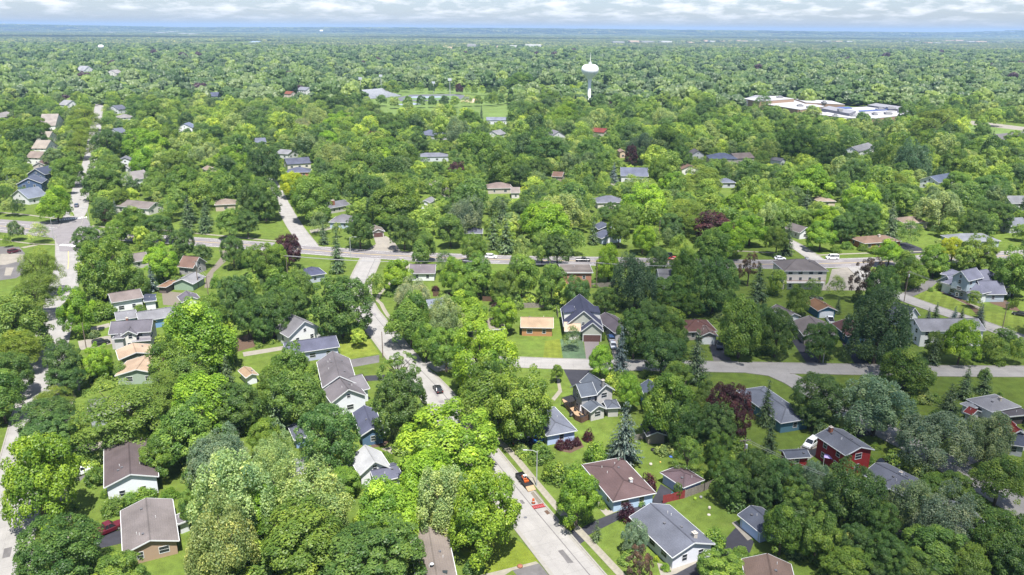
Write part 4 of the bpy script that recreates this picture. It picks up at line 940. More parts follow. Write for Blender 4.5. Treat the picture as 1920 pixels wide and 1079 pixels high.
for sy in (-1, 1):
    dm = MB(); x0, x1 = -.35 * _ra, .35 * _ra
    if Vector(_W(-1, 0, 0)).y > Vector(_W(1, 0, 0)).y: x0, x1 = -x1, -x0
    y0, y1 = .42 * _rb * sy, .93 * _rb * sy; zt = _z + _rise * .58
    zb0, zb1 = _z + _rise * (1 - .42), _z + _rise * .07
    pts = [_W(x, y, zz) for x in (x0, x1) for y, zz in ((y0, zb0), (y1, zb1), (y1, zt - .5), (y0, zt))]
    dm.poly(pts, [(0, 1, 2, 3), (4, 7, 6, 5), (1, 5, 6, 2)])
    d_ = dm.build('dormer', wallmat((236, 236, 232)), NEWH)
    MB().poly([_W(x, y, zz + e) for x in (x0 - .3, x1 + .3) for y, zz in ((y0 * .9, zt + .06), (y1 * 1.02, zt - .5)) for e in (0, .14)], [(0, 2, 6, 4), (1, 5, 7, 3), (0, 1, 3, 2), (4, 6, 7, 5), (2, 3, 7, 6), (0, 4, 5, 1)]).build('dormer_roof', roofmat(NV), d_)
# big blue-grey house: front gables, porch, side wall
BG = (136, 138, 158); BW = (176, 190, 202)
block(BIGH, (1758, 525.5), (1788, 534.5), 11.0, 3.1, wall=BW, rc=BG, ridge='v', pitch=.80, vents=0, foot=False)
block(BIGH, (1783, 518.5), (1816, 527.5), 9.0, 7.6, wall=BW, rc=BG, ridge='v', pitch=.90, vents=0, foot=False, z0=3.5, wstep=2.6)
block(BIGH, (1817, 540), (1841.8, 552.5), 9.0, 3.0, wall=BW, rc=BG, ridge='v', pitch=1.0, vents=0, foot=False)
block(BIGH, (1763, 514), (1790, 519), 8.0, 3.6, wall=BW, rc=BG, roof='hip', pitch=.5, vents=0, win=False)
block(BIGH, (1787, 541), (1817, 551), 3.0, 2.9, wall=BW, rc=BG, roof='shed', pitch=.45, vents=0, foot=False, wstep=2.4)
cB = BIGB['c'] - Vector((BIGH.location.x, BIGH.location.y, 0))
# apartment block: balconies
ar, ab = APT
M_rail = pmat('red_brown_rail', (.30, .13, .09), var=.2)
ac, au, an = ab['c'], ab['rx'], ab['ry']
front = an if an.dot(-ac) > 0 else -an
o0 = Vector((ar.location.x, ar.location.y, 0))
for lvl in (3.0,):
    bal = MB(); ral = MB()
    L = ab['ra'] * .86; off = ab['rb'] - .45
    T = Matrix.Translation(ac + front * off - o0) @ Matrix(((au.x, front.x, 0, 0), (au.y, front.y, 0, 0), (0, 0, 1, 0), (0, 0, 0, 1)))
    bal.box((-L, 0, lvl - .15), (L, 1.5, lvl), T); bo = bal.build('balcony', M_trim, ar)
    ral.box((-L, 1.42, lvl + .9), (L, 1.5, lvl + 1.0), T)
    for i in range(40):
        x = -L + 2 * L * i / 39; ral.box((x - .03, 1.43, lvl), (x + .03, 1.49, lvl + .9), T)
    ral.build('railing', M_rail, bo)
# outside stairs, solar panels and timber walk of the taupe-roofed white house
M_panel = pmat('solar_glass', (.045, .05, .075), var=.2, rough=.25, spec=.6)
def grp_at(px, py, z=0): q = G(px, py, z); return q
def near_house(label_part):
    for o in bpy.data.objects:
        if o.type == 'EMPTY' and label_part in str(o.get('label', '')): return o
stair_house = near_house('grey outside stairs')
def rel(o, v): return Vector(v) - Vector(o.location)
st = MB(); a, b = G(214, 589), G(235, 579); b.z = 3.0
d = (b - a); ln = math.hypot(d.x, d.y); u = Vector((d.x, d.y, 0)).normalized(); s = Vector((-u.y, u.x, 0))
for k in (-.5, .5): st.bar(rel(stair_house, a + s * k), rel(stair_house, b + s * k), .08, .3); st.bar(rel(stair_house, a + s * k + Vector((0, 0, 1))), rel(stair_house, b + s * k + Vector((0, 0, 1))), .07, .09)
for i in range(15):
    p = a.lerp(b, (i + .5) / 15); q = rel(stair_house, p); st.bar(q - s * .5, q + s * .5, .28, .05)
st.box(tuple(rel(stair_house, b) - Vector((.2, .8, .1))), tuple(rel(stair_house, b) + Vector((2.6, 1.2, 0))))
for dx, dy in ((0, -.7), (2.4, -.7), (2.4, 1.0)):
    q = rel(stair_house, b) + Vector((dx, dy, 0)); st.bar(q - Vector((0, 0, 3)), q + Vector((0, 0, 1)), .12, .12, (1, 0, 0))
st.build('outside_stairs', pmat('grey_paint', (.36, .38, .42)), stair_house)
for r_ in range(2):
    for c_ in range(3):
        p = G(273.5 + c_ * 6.8 + r_ * .5, 561.5 - r_ * 6.5, 3.1)
        q = rel(stair_house, p); MB().box((-.75, -1.4, 0), (.75, 1.4, .09), Matrix.Translation(q) @ Matrix.Rotation(.16, 4, 'Z') @ Matrix.Rotation(.12, 4, 'X')).build('solar_panel', M_panel, stair_house)
# ------------------------------------------------------------------ fences, decks
def fence(px, h, mat, label, gap=2.4, world=None):
    pts = [G(*q) for q in px]
    root = empty('fence', pts[0]); tag(root, label, 'fence'); rr = random.Random(int(pts[0].x * 10))
    for a, b in zip(pts, pts[1:]):
        L = (b - a).length; n = max(1, round(L / gap)); u = (b - a) / L
        for i in range(n):
            p, q = a.lerp(b, i / n) - pts[0], a.lerp(b, (i + 1) / n) - pts[0]
            m = MB(); k = max(4, int((q - p).length / .16))
            for j in range(k):
                s0, s1 = p.lerp(q, j / k), p.lerp(q, (j + .93) / k); hh = h + rr.uniform(-.03, .03)
                m.bar(s0 + Vector((0, 0, hh / 2)), s1 + Vector((0, 0, hh / 2)), .03, hh)
            pn = m.build('fence_panel', mat, root); pn['kind'] = 'stuff'
            MB().box((-.06, -.06, 0), (.06, .06, h + .1)).build('post', mat, root, p)
        MB().box((-.06, -.06, 0), (.06, .06, h + .1)).build('post', mat, root, b - pts[0])
    return root
M_redf = pmat('red_fence_paint', (.20, .035, .035), var=.2, scale=2)
M_greyf = pmat('weathered_fence', (.21, .185, .16), var=.3, scale=2)
fence([(1243, 944), (1283, 934.5)], 1.8, M_redf, 'red board fence beside the turquoise slide')
fence([(1284, 934), (1320, 921), (1350, 908)], 1.8, M_greyf, 'weathered grey board fence behind the purple-roofed garage')
fence([(963, 578), (1041, 577)], 1.8, M_greyf, 'weathered fence behind the tan-roofed wooden house')
fence([(1041, 577), (1046, 596)], 1.8, M_greyf, 'short weathered fence between wooden house and new house')
fence([(1103, 540), (1150, 538)], 1.7, M_greyf, 'grey fence behind the new navy-roofed house')
fence([(812, 556), (850, 558)], 1.8, M_brownwood, 'dark fence behind the taupe-roofed corner house')
fence([(905, 565), (965, 568)], 1.8, M_brownwood, 'dark fence under the bright maples')
fence([(668, 795), (655, 800)], 1.8, M_brownwood, 'short dark fence by the small navy house')
fence([(1190, 826), (1250, 818)], 1.5, M_greyf, 'grey fence beside the weathered shed')
# farmhouse deck with grill, table and folded parasol
deck = empty('deck', G(1085, 775)); tag(deck, 'dark-fenced timber deck beside the grey farmhouse', 'deck')
dpx = [(1054, 752), (1072, 744), (1094, 757), (1108, 778), (1106, 787), (1090, 794), (1078, 788), (1062, 768)]
dp_ = [G(*q) - deck.location for q in dpx]
area = sum(dp_[i - 1].x * dp_[i].y - dp_[i].x * dp_[i - 1].y for i in range(len(dp_)))
if area < 0: dp_ = dp_[::-1]
n_ = len(dp_)
MB().poly([(q.x, q.y, .45) for q in dp_] + [(q.x, q.y, .05) for q in dp_], [tuple(range(n_))] + [(i, i + n_, (i + 1) % n_ + n_, (i + 1) % n_) for i in range(n_)]).build('deck_floor', M_wood, deck)
fp = [G(*q) - deck.location for q in ((1062, 768), (1078, 788), (1090, 794), (1106, 787), (1108, 779))]
for a, b in zip(fp, fp[1:]):
    m = MB(); k = max(3, int((b - a).length / .16))
    for j in range(k): m.bar(a.lerp(b, j / k) + Vector((0, 0, .75)), a.lerp(b, (j + .9) / k) + Vector((0, 0, .75)), .04, 1.4)
    q = m.build('fence_panel', M_brownwood, deck); q['kind'] = 'stuff'
M_black = pmat('black_plastic', (.02, .02, .022), var=.2, rough=.5)
M_grey = pmat('grey_plastic', (.22, .22, .23), var=.1)
M_cream = pmat('parasol_cloth', (.56, .53, .54), var=.08)
def at_deck(px, py, z=.45): q = G(px, py, z); return q
q = at_deck(1088, 778); par = empty('parasol', (q.x, q.y, .45)); tag(par, 'folded pale parasol standing on the farmhouse deck', 'parasol')
MB().tube([(0, 0, 0), (0, 0, 2.7)], .03, 6).build('pole', M_grey, par); MB().lathe([(.02, 2.75), (.12, 2.4), (.2, 1.6), (.24, 1.1), (.1, 1.05)], 10).build('canopy', M_cream, par); MB().lathe([(0, .12), (.3, .1), (.32, 0)], 12).build('base', M_black, par)
q = at_deck(1092, 786); tb = empty('patio_table', (q.x, q.y, .45)); tag(tb, 'dark round patio table on the farmhouse deck', 'table')
MB().lathe([(0, .74), (.7, .74), (.7, .69), (0, .69)], 14).build('table_top', M_black, tb)
for k in range(3): MB().tube([(.45 * math.cos(k * 2.1), .45 * math.sin(k * 2.1), 0), (.3 * math.cos(k * 2.1), .3 * math.sin(k * 2.1), .7)], .03, 5).build('leg', M_black, tb)
def chair(px, py, rz, label, mat):
    q = at_deck(px, py); c_ = empty('patio_chair', (q.x, q.y, .45), rz); tag(c_, label, 'chair', 'deck chairs')
    MB().box((-.28, -.28, .38), (.28, .28, .46)).build('seat', mat, c_); MB().box((-.28, .22, .46), (.28, .3, 1.0)).build('backrest', mat, c_)
    for sx in (-.24, .24):
        for sy in (-.24, .24): MB().box((sx - .025, sy - .025, 0), (sx + .025, sy + .025, .38)).build('leg', mat, c_)
chair(1087, 787, 2.4, 'dark patio chair facing the round deck table', M_black); chair(1098, 784, -1.3, 'dark patio chair between deck table and farmhouse wall', M_black); chair(1079, 771, 1.0, 'dark patio chair beside the black gazebo', M_black)
q = at_deck(1069, 762); gz = empty('gazebo', (q.x, q.y, .45), .6); tag(gz, 'black square gazebo on the farmhouse deck', 'gazebo')
MB().poly([(-1.6, -1.6, 2.1), (1.6, -1.6, 2.1), (1.6, 1.6, 2.1), (-1.6, 1.6, 2.1), (0, 0, 2.8)], [(0, 1, 4), (1, 2, 4), (2, 3, 4), (3, 0, 4), (3, 2, 1, 0)]).build('canopy', M_black, gz)
for sx in (-1.5, 1.5):
    for sy in (-1.5, 1.5): MB().box((sx - .05, sy - .05, 0), (sx + .05, sy + .05, 2.1)).build('post', M_black, gz)
q = at_deck(1071, 779); gr = empty('grill', (q.x, q.y, .45), .8); tag(gr, 'black gas grill at the deck fence', 'grill')
MB().box((-.55, -.28, .7), (.55, .28, .85)).lathe([(.28, .85), (.28, .95), (.2, 1.12), (0, 1.16)], 12).build('hood', M_black, gr); MB().box((-.4, -.25, .05), (.4, .25, .7)).build('cabinet', M_grey, gr)
# purple canopy behind the red house
q = G(1562, 872); cn_ = empty('canopy_tent', (q.x, q.y, 0), -.45); tag(cn_, 'lilac canopy tent against the red two-storey house', 'tent')
MB().poly([(-2, -1.7, 2.2), (2, -1.7, 2.2), (2, 1.7, 2.2), (-2, 1.7, 2.2), (-.2, 0, 3.0), (.2, 0, 3.0)], [(0, 1, 5, 4), (1, 2, 5), (2, 3, 4, 5), (3, 0, 4), (3, 2, 1, 0)]).build('canopy', pmat('lilac_cloth', (.42, .34, .62), var=.06), cn_)
for sx in (-1.9, 1.9):
    for sy in (-1.6, 1.6): MB().box((sx - .04, sy - .04, 0), (sx + .04, sy + .04, 2.2)).build('post', M_trim, cn_)
# ------------------------------------------------------------------ street furniture
M_pole = pmat('pole_timber', (.16, .125, .10), var=.25, scale=2); M_steel = pmat('galvanised_steel', (.42, .43, .44), var=.1, rough=.5, metallic=.3)
def street_light(px, py, h, arm_px, label):
    a = G(px, py); b_ = G(*arm_px); d = (b_ - a); d.z = 0; d.normalize()
    r_ = empty('street_light', a); tag(r_, label, 'street light', 'street lights')
    MB().tube([(0, 0, 0), (0, 0, h * .6), (0, 0, h)], [.13, .10, .07], 8).build('pole', M_steel, r_)
    MB().tube([(0, 0, h - .3), tuple(d * .9 + Vector((0, 0, h + .15))), tuple(d * 2.2 + Vector((0, 0, h + .25)))], .05, 6).build('arm', M_steel, r_)
    p, q = d * 2.0 + Vector((0, 0, h + .22)), d * 2.9 + Vector((0, 0, h + .25))
    MB().bar(p, q, .32, .16).build('lamp_head', M_steel, r_); return r_
street_light(1006, 912, 8.2, (970, 912), 'grey cobra-head street light beside the road works sidewalk')
street_light(658, 485, 9.0, (690, 487), 'tall street light where the curving street meets the main road')
street_light(1543, 681, 8.0, (1520, 690), 'street light on the side street by the taupe bungalow')
street_light(101, 449, 9.5, (125, 440), 'tall street light at the crossing by the car park')
street_light(168, 421, 8.0, (150, 424), 'street light on the north side of the crossing')
POLES = {}
def utility_pole(key, px, py, h, ang, label, transformer=False, arm=True):
    a = G(px, py); r_ = empty('utility_pole', a, ang); tag(r_, label, 'utility pole', 'timber utility poles')
    MB().tube([(0, 0, -.1), (0, 0, h)], [.16, .10], 8).build('pole', M_pole, r_)
    if arm:
        MB().box((-1.2, -.06, h - .75), (1.2, .06, h - .6)).build('crossarm', M_pole, r_)
        for x in (-1.1, -.4, .4, 1.1): MB().lathe([(.05, h - .6), (.07, h - .5), (.03, h - .42), (0, h - .4)], 6, (x, 0, 0)).build('insulator', M_grey, r_)
    if transformer: MB().lathe([(0, h - 2.5), (.26, h - 2.5), (.28, h - 1.6), (.1, h - 1.5), (0, h - 1.45)], 10, (.38, 0, 0)).build('transformer', M_steel, r_)
    POLES[key] = (a, h, ang)
utility_pole('a', 1389, 905, 10.5, .2, 'timber utility pole with transformer in the back-yard trees', True)
utility_pole('b', 1577, 990, 10.0, .3, 'leaning timber stub pole among the lower trees')
utility_pole('c', 1235, 458, 11.0, 1.3, 'tall utility pole with crossarm beyond the main road')
utility_pole('d', 1695, 566, 11.5, .6, 'brown utility pole at the big house driveway', True)
utility_pole('e', 1877, 628, 11.0, .6, 'leaning utility pole on the striped lawn edge')
utility_pole('f', 718, 671, 8.0, .4, 'slim utility pole at the grey driveway', arm=False)
utility_pole('g', 372, 540, 10.5, .9, 'utility pole beside the pale green garage', True)
utility_pole('h', 392, 566, 9.5, .9, 'utility pole behind the dark-roofed white garage')
utility_pole('i', 1118, 540, 10.0, .1, 'utility pole hidden behind the new house')
utility_pole('j', 868, 536, 10.0, .1, 'utility pole under the bright maples')
utility_pole('k', 540, 526, 10.0, .1, 'utility pole near the navy hip-roofed house')
utility_pole('l', 1313, 545, 10.0, .1, 'utility pole in the dark pines')
utility_pole('m', 1706, 447, 10.5, .2, 'pale utility pole behind the brown bungalow')
utility_pole('n', 163, 660, 9.0, 1.2, 'utility pole beside the parked black car', arm=False)
utility_pole('o', 306, 305, 12.0, 1.2, 'tall white pole among mid-distance trees', arm=False)
M_wire = pmat('wire', (.22, .22, .23), var=.05)
def wire(k0, k1, label, offs=(-1.1, -.4, .4, 1.1), rad=.035):
    (a, h0, g0), (b, h1, g1) = POLES[k0], POLES[k1]
    r_ = empty('power_line', (a + b) / 2); tag(r_, label, 'power line', 'overhead power lines')
    for x in offs:
        p = a + Vector((math.cos(g0) * x, math.sin(g0) * x, h0 - .4)); q = b + Vector((math.cos(g1) * x, math.sin(g1) * x, h1 - .4))
        pts = [p.lerp(q, i / 10) - Vector((0, 0, 4 * (i / 10) * (1 - i / 10) * (p - q).length * .018)) - r_.location for i in range(11)]
        MB().tube(pts, rad, 4).build('wire', M_wire, r_)
wire('k', 'j', 'power line strung across the curving street'); wire('j', 'i', 'power line behind the tan-roofed wooden house'); wire('i', 'l', 'power line through the dark pines')
wire('a', 'b', 'power line over the lower right trees', (-.4, .4)); wire('g', 'h', 'power line beside the white garage', (-.4, .4)); wire('d', 'e', 'power line along the pale lane', (-.4, .4))
# ------------------------------------------------------------------ vehicles
M_tyre = pmat('tyre_rubber', (.02, .02, .02), var=.2); M_rim = pmat('alloy', (.38, .38, .39), rough=.4, metallic=.6)
M_lamp = pmat('headlamp', (.7, .7, .7), rough=.2, spec=.6); M_tail = pmat('tail_lamp', (.35, .015, .015), rough=.3)
M_cglass = pmat('car_glass', (.02, .024, .03), rough=.06, spec=.7)
WHEEL = MB().lathe([(.0, -.11), (.30, -.11), (.34, -.08), (.34, .08), (.30, .11), (.0, .11)], 14).mesh('wheel', M_tyre)
RIM = MB().lathe([(0, .115), (.2, .115), (.21, .10)], 10).mesh('rim', M_rim)
def carpaint(c):
    return pmat('paint_%d_%d_%d' % tuple(int(x * 255) for x in c), c, rough=.28, spec=.6, var=.02)
def loft(rings):
    m = MB(); k = len(rings[0])
    for r_ in rings: m.v += r_
    for i in range(len(rings) - 1):
        for j in range(k):
            a = i * k + j; b = i * k + (j + 1) % k; m.f.append((a, b, b + k, a + k))
    m.f.append(tuple(range(k))[::-1]); m.f.append(tuple((len(rings) - 1) * k + j for j in range(k))); return m
def vehicle(kind, px, py, to, col, label, cat='car', group='vehicles'):
    a = G(px, py); t = G(*to); rz = math.atan2(t.y - a.y, t.x - a.x)
    for pts, hw, bb in ROADS: pass
    r_ = empty({'pickup': 'pickup_truck', 'van': 'van', 'suv': 'parked_car', 'car': 'parked_car'}[kind], (a.x, a.y, .05), rz); tag(r_, label, cat, group)
    L, Wd, H_, belt = dict(car=(4.6, 1.8, 1.45, .88), suv=(4.8, 1.9, 1.75, 1.05), pickup=(5.8, 2.0, 1.88, 1.10), van=(5.1, 2.0, 2.0, 1.1))[kind]
    hw = Wd / 2; pm = carpaint(col)
    def ring(x, zb, zt, w_): return [(x, -w_, zb), (x, -w_, zt - .12), (x, -w_ + .12, zt), (x, w_ - .12, zt), (x, w_, zt - .12), (x, w_, zb)]
    st_ = [(-.5, .35, belt - .12, .92), (-.48, .28, belt - .02, .97), (-.3, .25, belt, 1.0), (.1, .25, belt, 1.0), (.22, .25, belt - .02, 1.0), (.42, .27, belt - .16, .96), (.49, .3, belt - .24, .9), (.5, .38, belt - .32, .86)]
    if kind == 'pickup': st_ = [(-.5, .4, belt - .05, .97), (-.495, .35, belt, 1.0), (-.1, .32, belt, 1.0), (.2, .32, belt, 1.0), (.44, .33, belt - .06, .98), (.495, .36, belt - .14, .94), (.5, .42, belt - .24, .9)]
    loft([ring(x * L, zb, zt, w_ * hw) for x, zb, zt, w_ in st_]).build('body', pm, r_, smooth=False)
    c0, c1, c2, c3 = dict(car=(-.40, -.27, .06, .24), suv=(-.49, -.44, .08, .25), pickup=(-.10, -.06, .13, .25), van=(-.49, -.46, .18, .34))[kind]
    gh = [(c0 * L, belt - .02, hw * .93), (c1 * L, H_ - .05, hw * .80), (c2 * L, H_ - .05, hw * .80), (c3 * L, belt - .02, hw * .93)]
    g_ = MB(); pts = []
    for x, zz, w_ in gh: pts += [(x, -w_, zz), (x, w_, zz)]
    g_.poly(pts, [(0, 2, 3, 1), (4, 6, 7, 5), (2, 4, 5, 3), (0, 6, 4, 2), (1, 3, 5, 7)])
    cb = g_.build('windows', M_cglass, r_)
    MB().poly([(c1 * L - .05, -hw * .81, H_ - .06), (c1 * L - .05, hw * .81, H_ - .06), (c2 * L + .05, hw * .81, H_ - .06), (c2 * L + .05, -hw * .81, H_ - .06),
               (c1 * L + .08, -hw * .74, H_), (c1 * L + .08, hw * .74, H_), (c2 * L - .08, hw * .74, H_), (c2 * L - .08, -hw * .74, H_)],
              [(0, 3, 2, 1), (4, 5, 6, 7), (0, 1, 5, 4), (1, 2, 6, 5), (2, 3, 7, 6), (3, 0, 4, 7)][0:6]).build('roof', pm, r_)
    pl = MB()
    for sy in (-1, 1):
        for (x, zz, w_), (x2, z2, w2) in ((gh[0], gh[1]), (gh[3], gh[2])): pl.bar((x, sy * w_, zz), (x2, sy * w2, z2), .09, .09)
        xm = (gh[1][0] + gh[2][0]) / 2; pl.bar((xm, sy * hw * .94, belt), (xm, sy * hw * .815, H_ - .05), .09, .07)
        if kind in ('van', 'suv'): pl.bar((gh[1][0] * .5 + xm * .5, sy * hw * .94, belt), (gh[1][0] * .5 + xm * .5, sy * hw * .815, H_ - .05), .10, .07)
    pl.build('pillars', pm, r_)
    if kind == 'pickup':
        MB().box((-.485 * L, -hw * .86, belt + .005), (-.115 * L, hw * .86, belt + .03)).build('bed_cover', pm if 'red' in label else M_black, r_)
    for sx in (-.31, .31):
        for sy in (-1, 1):
            wl = link('wheel', WHEEL, r_, (sx * L, sy * (hw - .09), .34)); wl.rotation_euler = (-sy * math.pi / 2, 0, 0); link('rim', RIM, wl)
    for sy in (-1, 1):
        MB().box((.468 * L, sy * hw * .62 - .17, belt - .36), (.497 * L, sy * hw * .62 + .17, belt - .22)).build('headlight', M_lamp, r_)
        MB().box((-.5 * L - .01, sy * hw * .72 - .12, belt - .32), (-.485 * L, sy * hw * .72 + .12, belt - .12)).build('taillight', M_tail, r_)
    return r_
BLK = (.018, .019, .022); WH = (.74, .75, .77); SIL = (.36, .38, .41); REDC = (.32, .015, .02)
vehicle('pickup', 201, 998, (225, 988), (.085, .006, .014), 'bright red pickup truck in the driveway of the brick ranch', 'pickup')
vehicle('pickup', 147, 891, (175, 880), WH, 'white pickup half hidden by the lime-green tree', 'pickup')
vehicle('suv', 190, 646, (215, 640), BLK, 'black estate car parked beside the grey front-gabled house')
vehicle('car', 821, 733, (806, 712), BLK, 'black car driving up the curving concrete street')
vehicle('suv', 27, 474, (45, 470), (.085, .018, .03), 'maroon car parked in the car park')
vehicle('suv', 978, 832, (1000, 815), BLK, 'black car in the shade beside the slate-roofed garage')
vehicle('car', 1013, 826, (1030, 812), (.02, .10, .34), 'vivid blue car at the corner of the slate-roofed garage')
vehicle('suv', 1520, 836, (1506, 846), WH, 'white car between the red shed and the red house')
vehicle('car', 1662, 872, (1690, 868), BLK, 'black car behind the blue-slate gabled house')
vehicle('car', 1681, 868, (1690, 890), WH, 'white car behind the blue-slate gabled house')
vehicle('suv', 1145, 638, (1138, 622), (.03, .06, .14), 'dark blue car on the narrow concrete driveway')
vehicle('car', 1149.5, 651, (1156, 672), SIL, 'silver car parked behind the dark blue one')
vehicle('pickup', 1349, 651, (1350, 672), (.03, .035, .05), 'dark pickup in front of the brown ranch garage', 'pickup')
vehicle('pickup', 1093, 490.5, (1140, 491), BLK, 'black pickup driving along the main road', 'pickup')
vehicle('car', 1262, 488, (1230, 487), (.42, .02, .03), 'bright red car on the main road')
vehicle('suv', 1250, 482, (1215, 481), (.05, .07, .09), 'dark car beside the bright red one')
vehicle('car', 1462, 487, (1500, 487), WH, 'white car on the main road by the apartment block')
vehicle('van', 1560, 486, (1520, 486), WH, 'white van on the main road near the bungalow', 'van')
vehicle('suv', 921, 484, (960, 486), WH, 'white car on the main road under the pines')
vehicle('car', 1530, 562, (1560, 563), BLK, 'black car beside the apartment block')
vehicle('pickup', 1556, 604, (1546, 590), WH, 'white pickup at the teal garage', 'pickup')
vehicle('suv', 1891, 641, (1860, 632), (.03, .04, .06), 'dark blue car on the pale lane below the striped lawn')
vehicle('suv', 144, 388, (150, 376), (.05, .07, .12), 'dark blue car waiting up the left street')
vehicle('car', 1912, 592, (1890, 588), BLK, 'black car on the striped lawn side drive')
vehicle('car', 968, 365, (975, 372), WH, 'white car in the mid-distance driveway')
vehicle('car', 1447, 845, (1470, 838), SIL, 'silver car under the conifers') if False else None
# road works: trailer with a small excavator, barrier, drums
M_orange = pmat('orange_paint', (.40, .085, .02), var=.1, rough=.4); M_redpl = pmat('red_barrier', (.26, .03, .035), var=.12)
a = G(983, 905); t = G(1005, 930); rz = math.atan2(t.y - a.y, t.x - a.x)
tr_ = empty('trailer', (a.x, a.y, .04), rz); tr_.scale = (.82, .82, .82); tag(tr_, 'black flatbed trailer at the kerb by the road works', 'trailer')
MB().box((-3, -1.15, .55), (3, 1.15, .7)).build('deck', M_black, tr_)
mm = MB()
for sy in (-1.1, 1.1): mm.box((-3, sy - .05, .7), (3, sy + .05, 1.05))
mm.box((-3, -1.1, .7), (-2.9, 1.1, 1.3)).build('side_rails', M_black, tr_)
MB().poly([(3, -1.1, .62), (3, 1.1, .62), (4.5, 1.1, .1), (4.5, -1.1, .1), (3, -1.1, .7), (3, 1.1, .7), (4.5, 1.1, .2), (4.5, -1.1, .2)], [(0, 1, 2, 3), (7, 6, 5, 4), (0, 4, 5, 1), (1, 5, 6, 2), (2, 6, 7, 3), (3, 7, 4, 0)]).build('ramp', M_wood, tr_)
for sx in (-.6, .5):
    for sy in (-1, 1):
        wl = link('wheel', WHEEL, tr_, (sx, sy * 1.2, .34)); wl.rotation_euler = (-sy * math.pi / 2, 0, 0); link('rim', RIM, wl)
ex = empty('mini_loader', (a.x, a.y, .63), rz); ex.scale = (.68, .68, .68); tag(ex, 'orange and white compact loader standing on the trailer', 'loader')
for sy in (-.6, .6):
    MB().lathe([(0, -.15), (.3, -.15), (.32, 0), (.3, .15), (0, .15)], 12).build('wheel', M_tyre, ex, (-.7, sy, .3)).rotation_euler = (math.pi / 2, 0, 0)
    MB().lathe([(0, -.15), (.3, -.15), (.32, 0), (.3, .15), (0, .15)], 12).build('wheel', M_tyre, ex, (.5, sy, .3)).rotation_euler = (math.pi / 2, 0, 0)
MB().box((-1.0, -.5, .3), (.8, .5, .8)).poly([(-1.0, -.5, .8), (-1.0, .5, .8), (-.1, .5, .8), (-.1, -.5, .8), (-.9, -.4, 1.15), (-.9, .4, 1.15), (-.2, .4, 1.15), (-.2, -.4, 1.15)], [(4, 5, 6, 7), (0, 1, 5, 4), (1, 2, 6, 5), (2, 3, 7, 6), (3, 0, 4, 7)]).build('body', M_orange, ex)
cg = MB()
for sx in (-.1, .7):
    for sy in (-.45, .45): cg.box((sx - .04, sy - .04, .8), (sx + .04, sy + .04, 1.75))
cg.box((-.15, -.5, 1.75), (.78, .5, 1.83)).build('cab_frame', M_trim, ex)
ar_ = MB()
for sy in (-.55, .55): ar_.bar((-.8, sy, 1.05), (1.3, sy, .5), .09, .14)
ar_.box((1.2, -.75, .1), (1.75, .75, .55)).build('bucket_arm', M_orange, ex)
def barrier(px, py, to, label):
    a = G(px, py); t = G(*to); r_ = empty('barrier', (a.x, a.y, .04), math.atan2(t.y - a.y, t.x - a.x)); tag(r_, label, 'barrier')
    for i in range(6): MB().box((-1.2 + i * .41, -.5, .0), (-1.2 + i * .41 + .28, .5, .10)).build('board', M_redpl, r_)
    MB().box((-1.25, -.55, .10), (1.25, -.45, .2)).box((-1.25, .45, .10), (1.25, .55, .2)).build('rail', M_redpl, r_)
barrier(1010, 951, (1024, 948), 'red slatted barrier lying on the street at the road works')
def drum(px, py, label):
    a = G(px, py); r_ = empty('traffic_drum', (a.x, a.y, .04)); tag(r_, label, 'traffic drum')
    MB().lathe([(.30, .0), (.29, .3), (.27, .3), (.26, .7), (.24, .7), (.22, 1.0), (0, 1.02)], 14).build('body', M_orange, r_); MB().lathe([(.285, .42), (.272, .55)], 14).build('stripe', M_trim, r_); MB().lathe([(0, .05), (.42, .05), (.42, 0)], 14).build('base', M_black, r_)
drum(1000, 944, 'orange traffic drum beside the red barrier'); 
dg = patch('road_excavation', [(995, 925), (1004, 920), (1020, 940), (1010, 946)], M_gravel, .05, 'opened gravel strip in the road at the works', keep=False)
patch('drain_cover', [(1020, 959), (1026, 957), (1032, 963), (1026, 966)], M_mulch, .06, 'dark heap of rubble by the kerb', keep=False)
# repairs and covers in the carriageways
rq = random.Random(21)
def road_bits(pts, par, z, n, hw, lo=0.0, hi=1.0):
    for i in range(n):
        k = int(len(pts) * rq.uniform(lo, hi)); k = max(1, min(len(pts) - 2, k)); p = pts[k]; d = (pts[k + 1] - pts[k - 1]).normalized(); s_ = Vector((-d.y, d.x, 0))
        off = rq.uniform(-.75, .75) * hw; ang = math.atan2(d.y, d.x); q = p + s_ * off
        if i % 3 == 0:
            MB().lathe([(0, .006), (.34, .006), (.36, 0)], 14).build('manhole_cover', M_metal, par, (q.x, q.y, z + .004))
        else:
            L_, W_ = rq.uniform(.8, 4.5), rq.uniform(.5, 1.6)
            pts_ = [(rq.uniform(.9, 1.1) * sx * L_ / 2, rq.uniform(.9, 1.1) * sy * W_ / 2, 0) for sx, sy in ((-1, -1), (0, -1), (1, -1), (1, 1), (0, 1), (-1, 1))]
            o = MB().poly(pts_, [(0, 1, 2, 3, 4, 5)]).build('road_patch', rq.choice((M_oldtar, M_oldtar, M_main)), par, (q.x, q.y, z + .004 + .0006 * i)); o.rotation_euler = (0, 0, ang)
road_bits(R_centre, CENTREROAD, .032, 22, 3.2, .1, .95); road_bits(R_left, LEFTROAD, .036, 14, 3.4, .02, .6); road_bits(R_main, MAINROAD, .044, 22, 5.2)
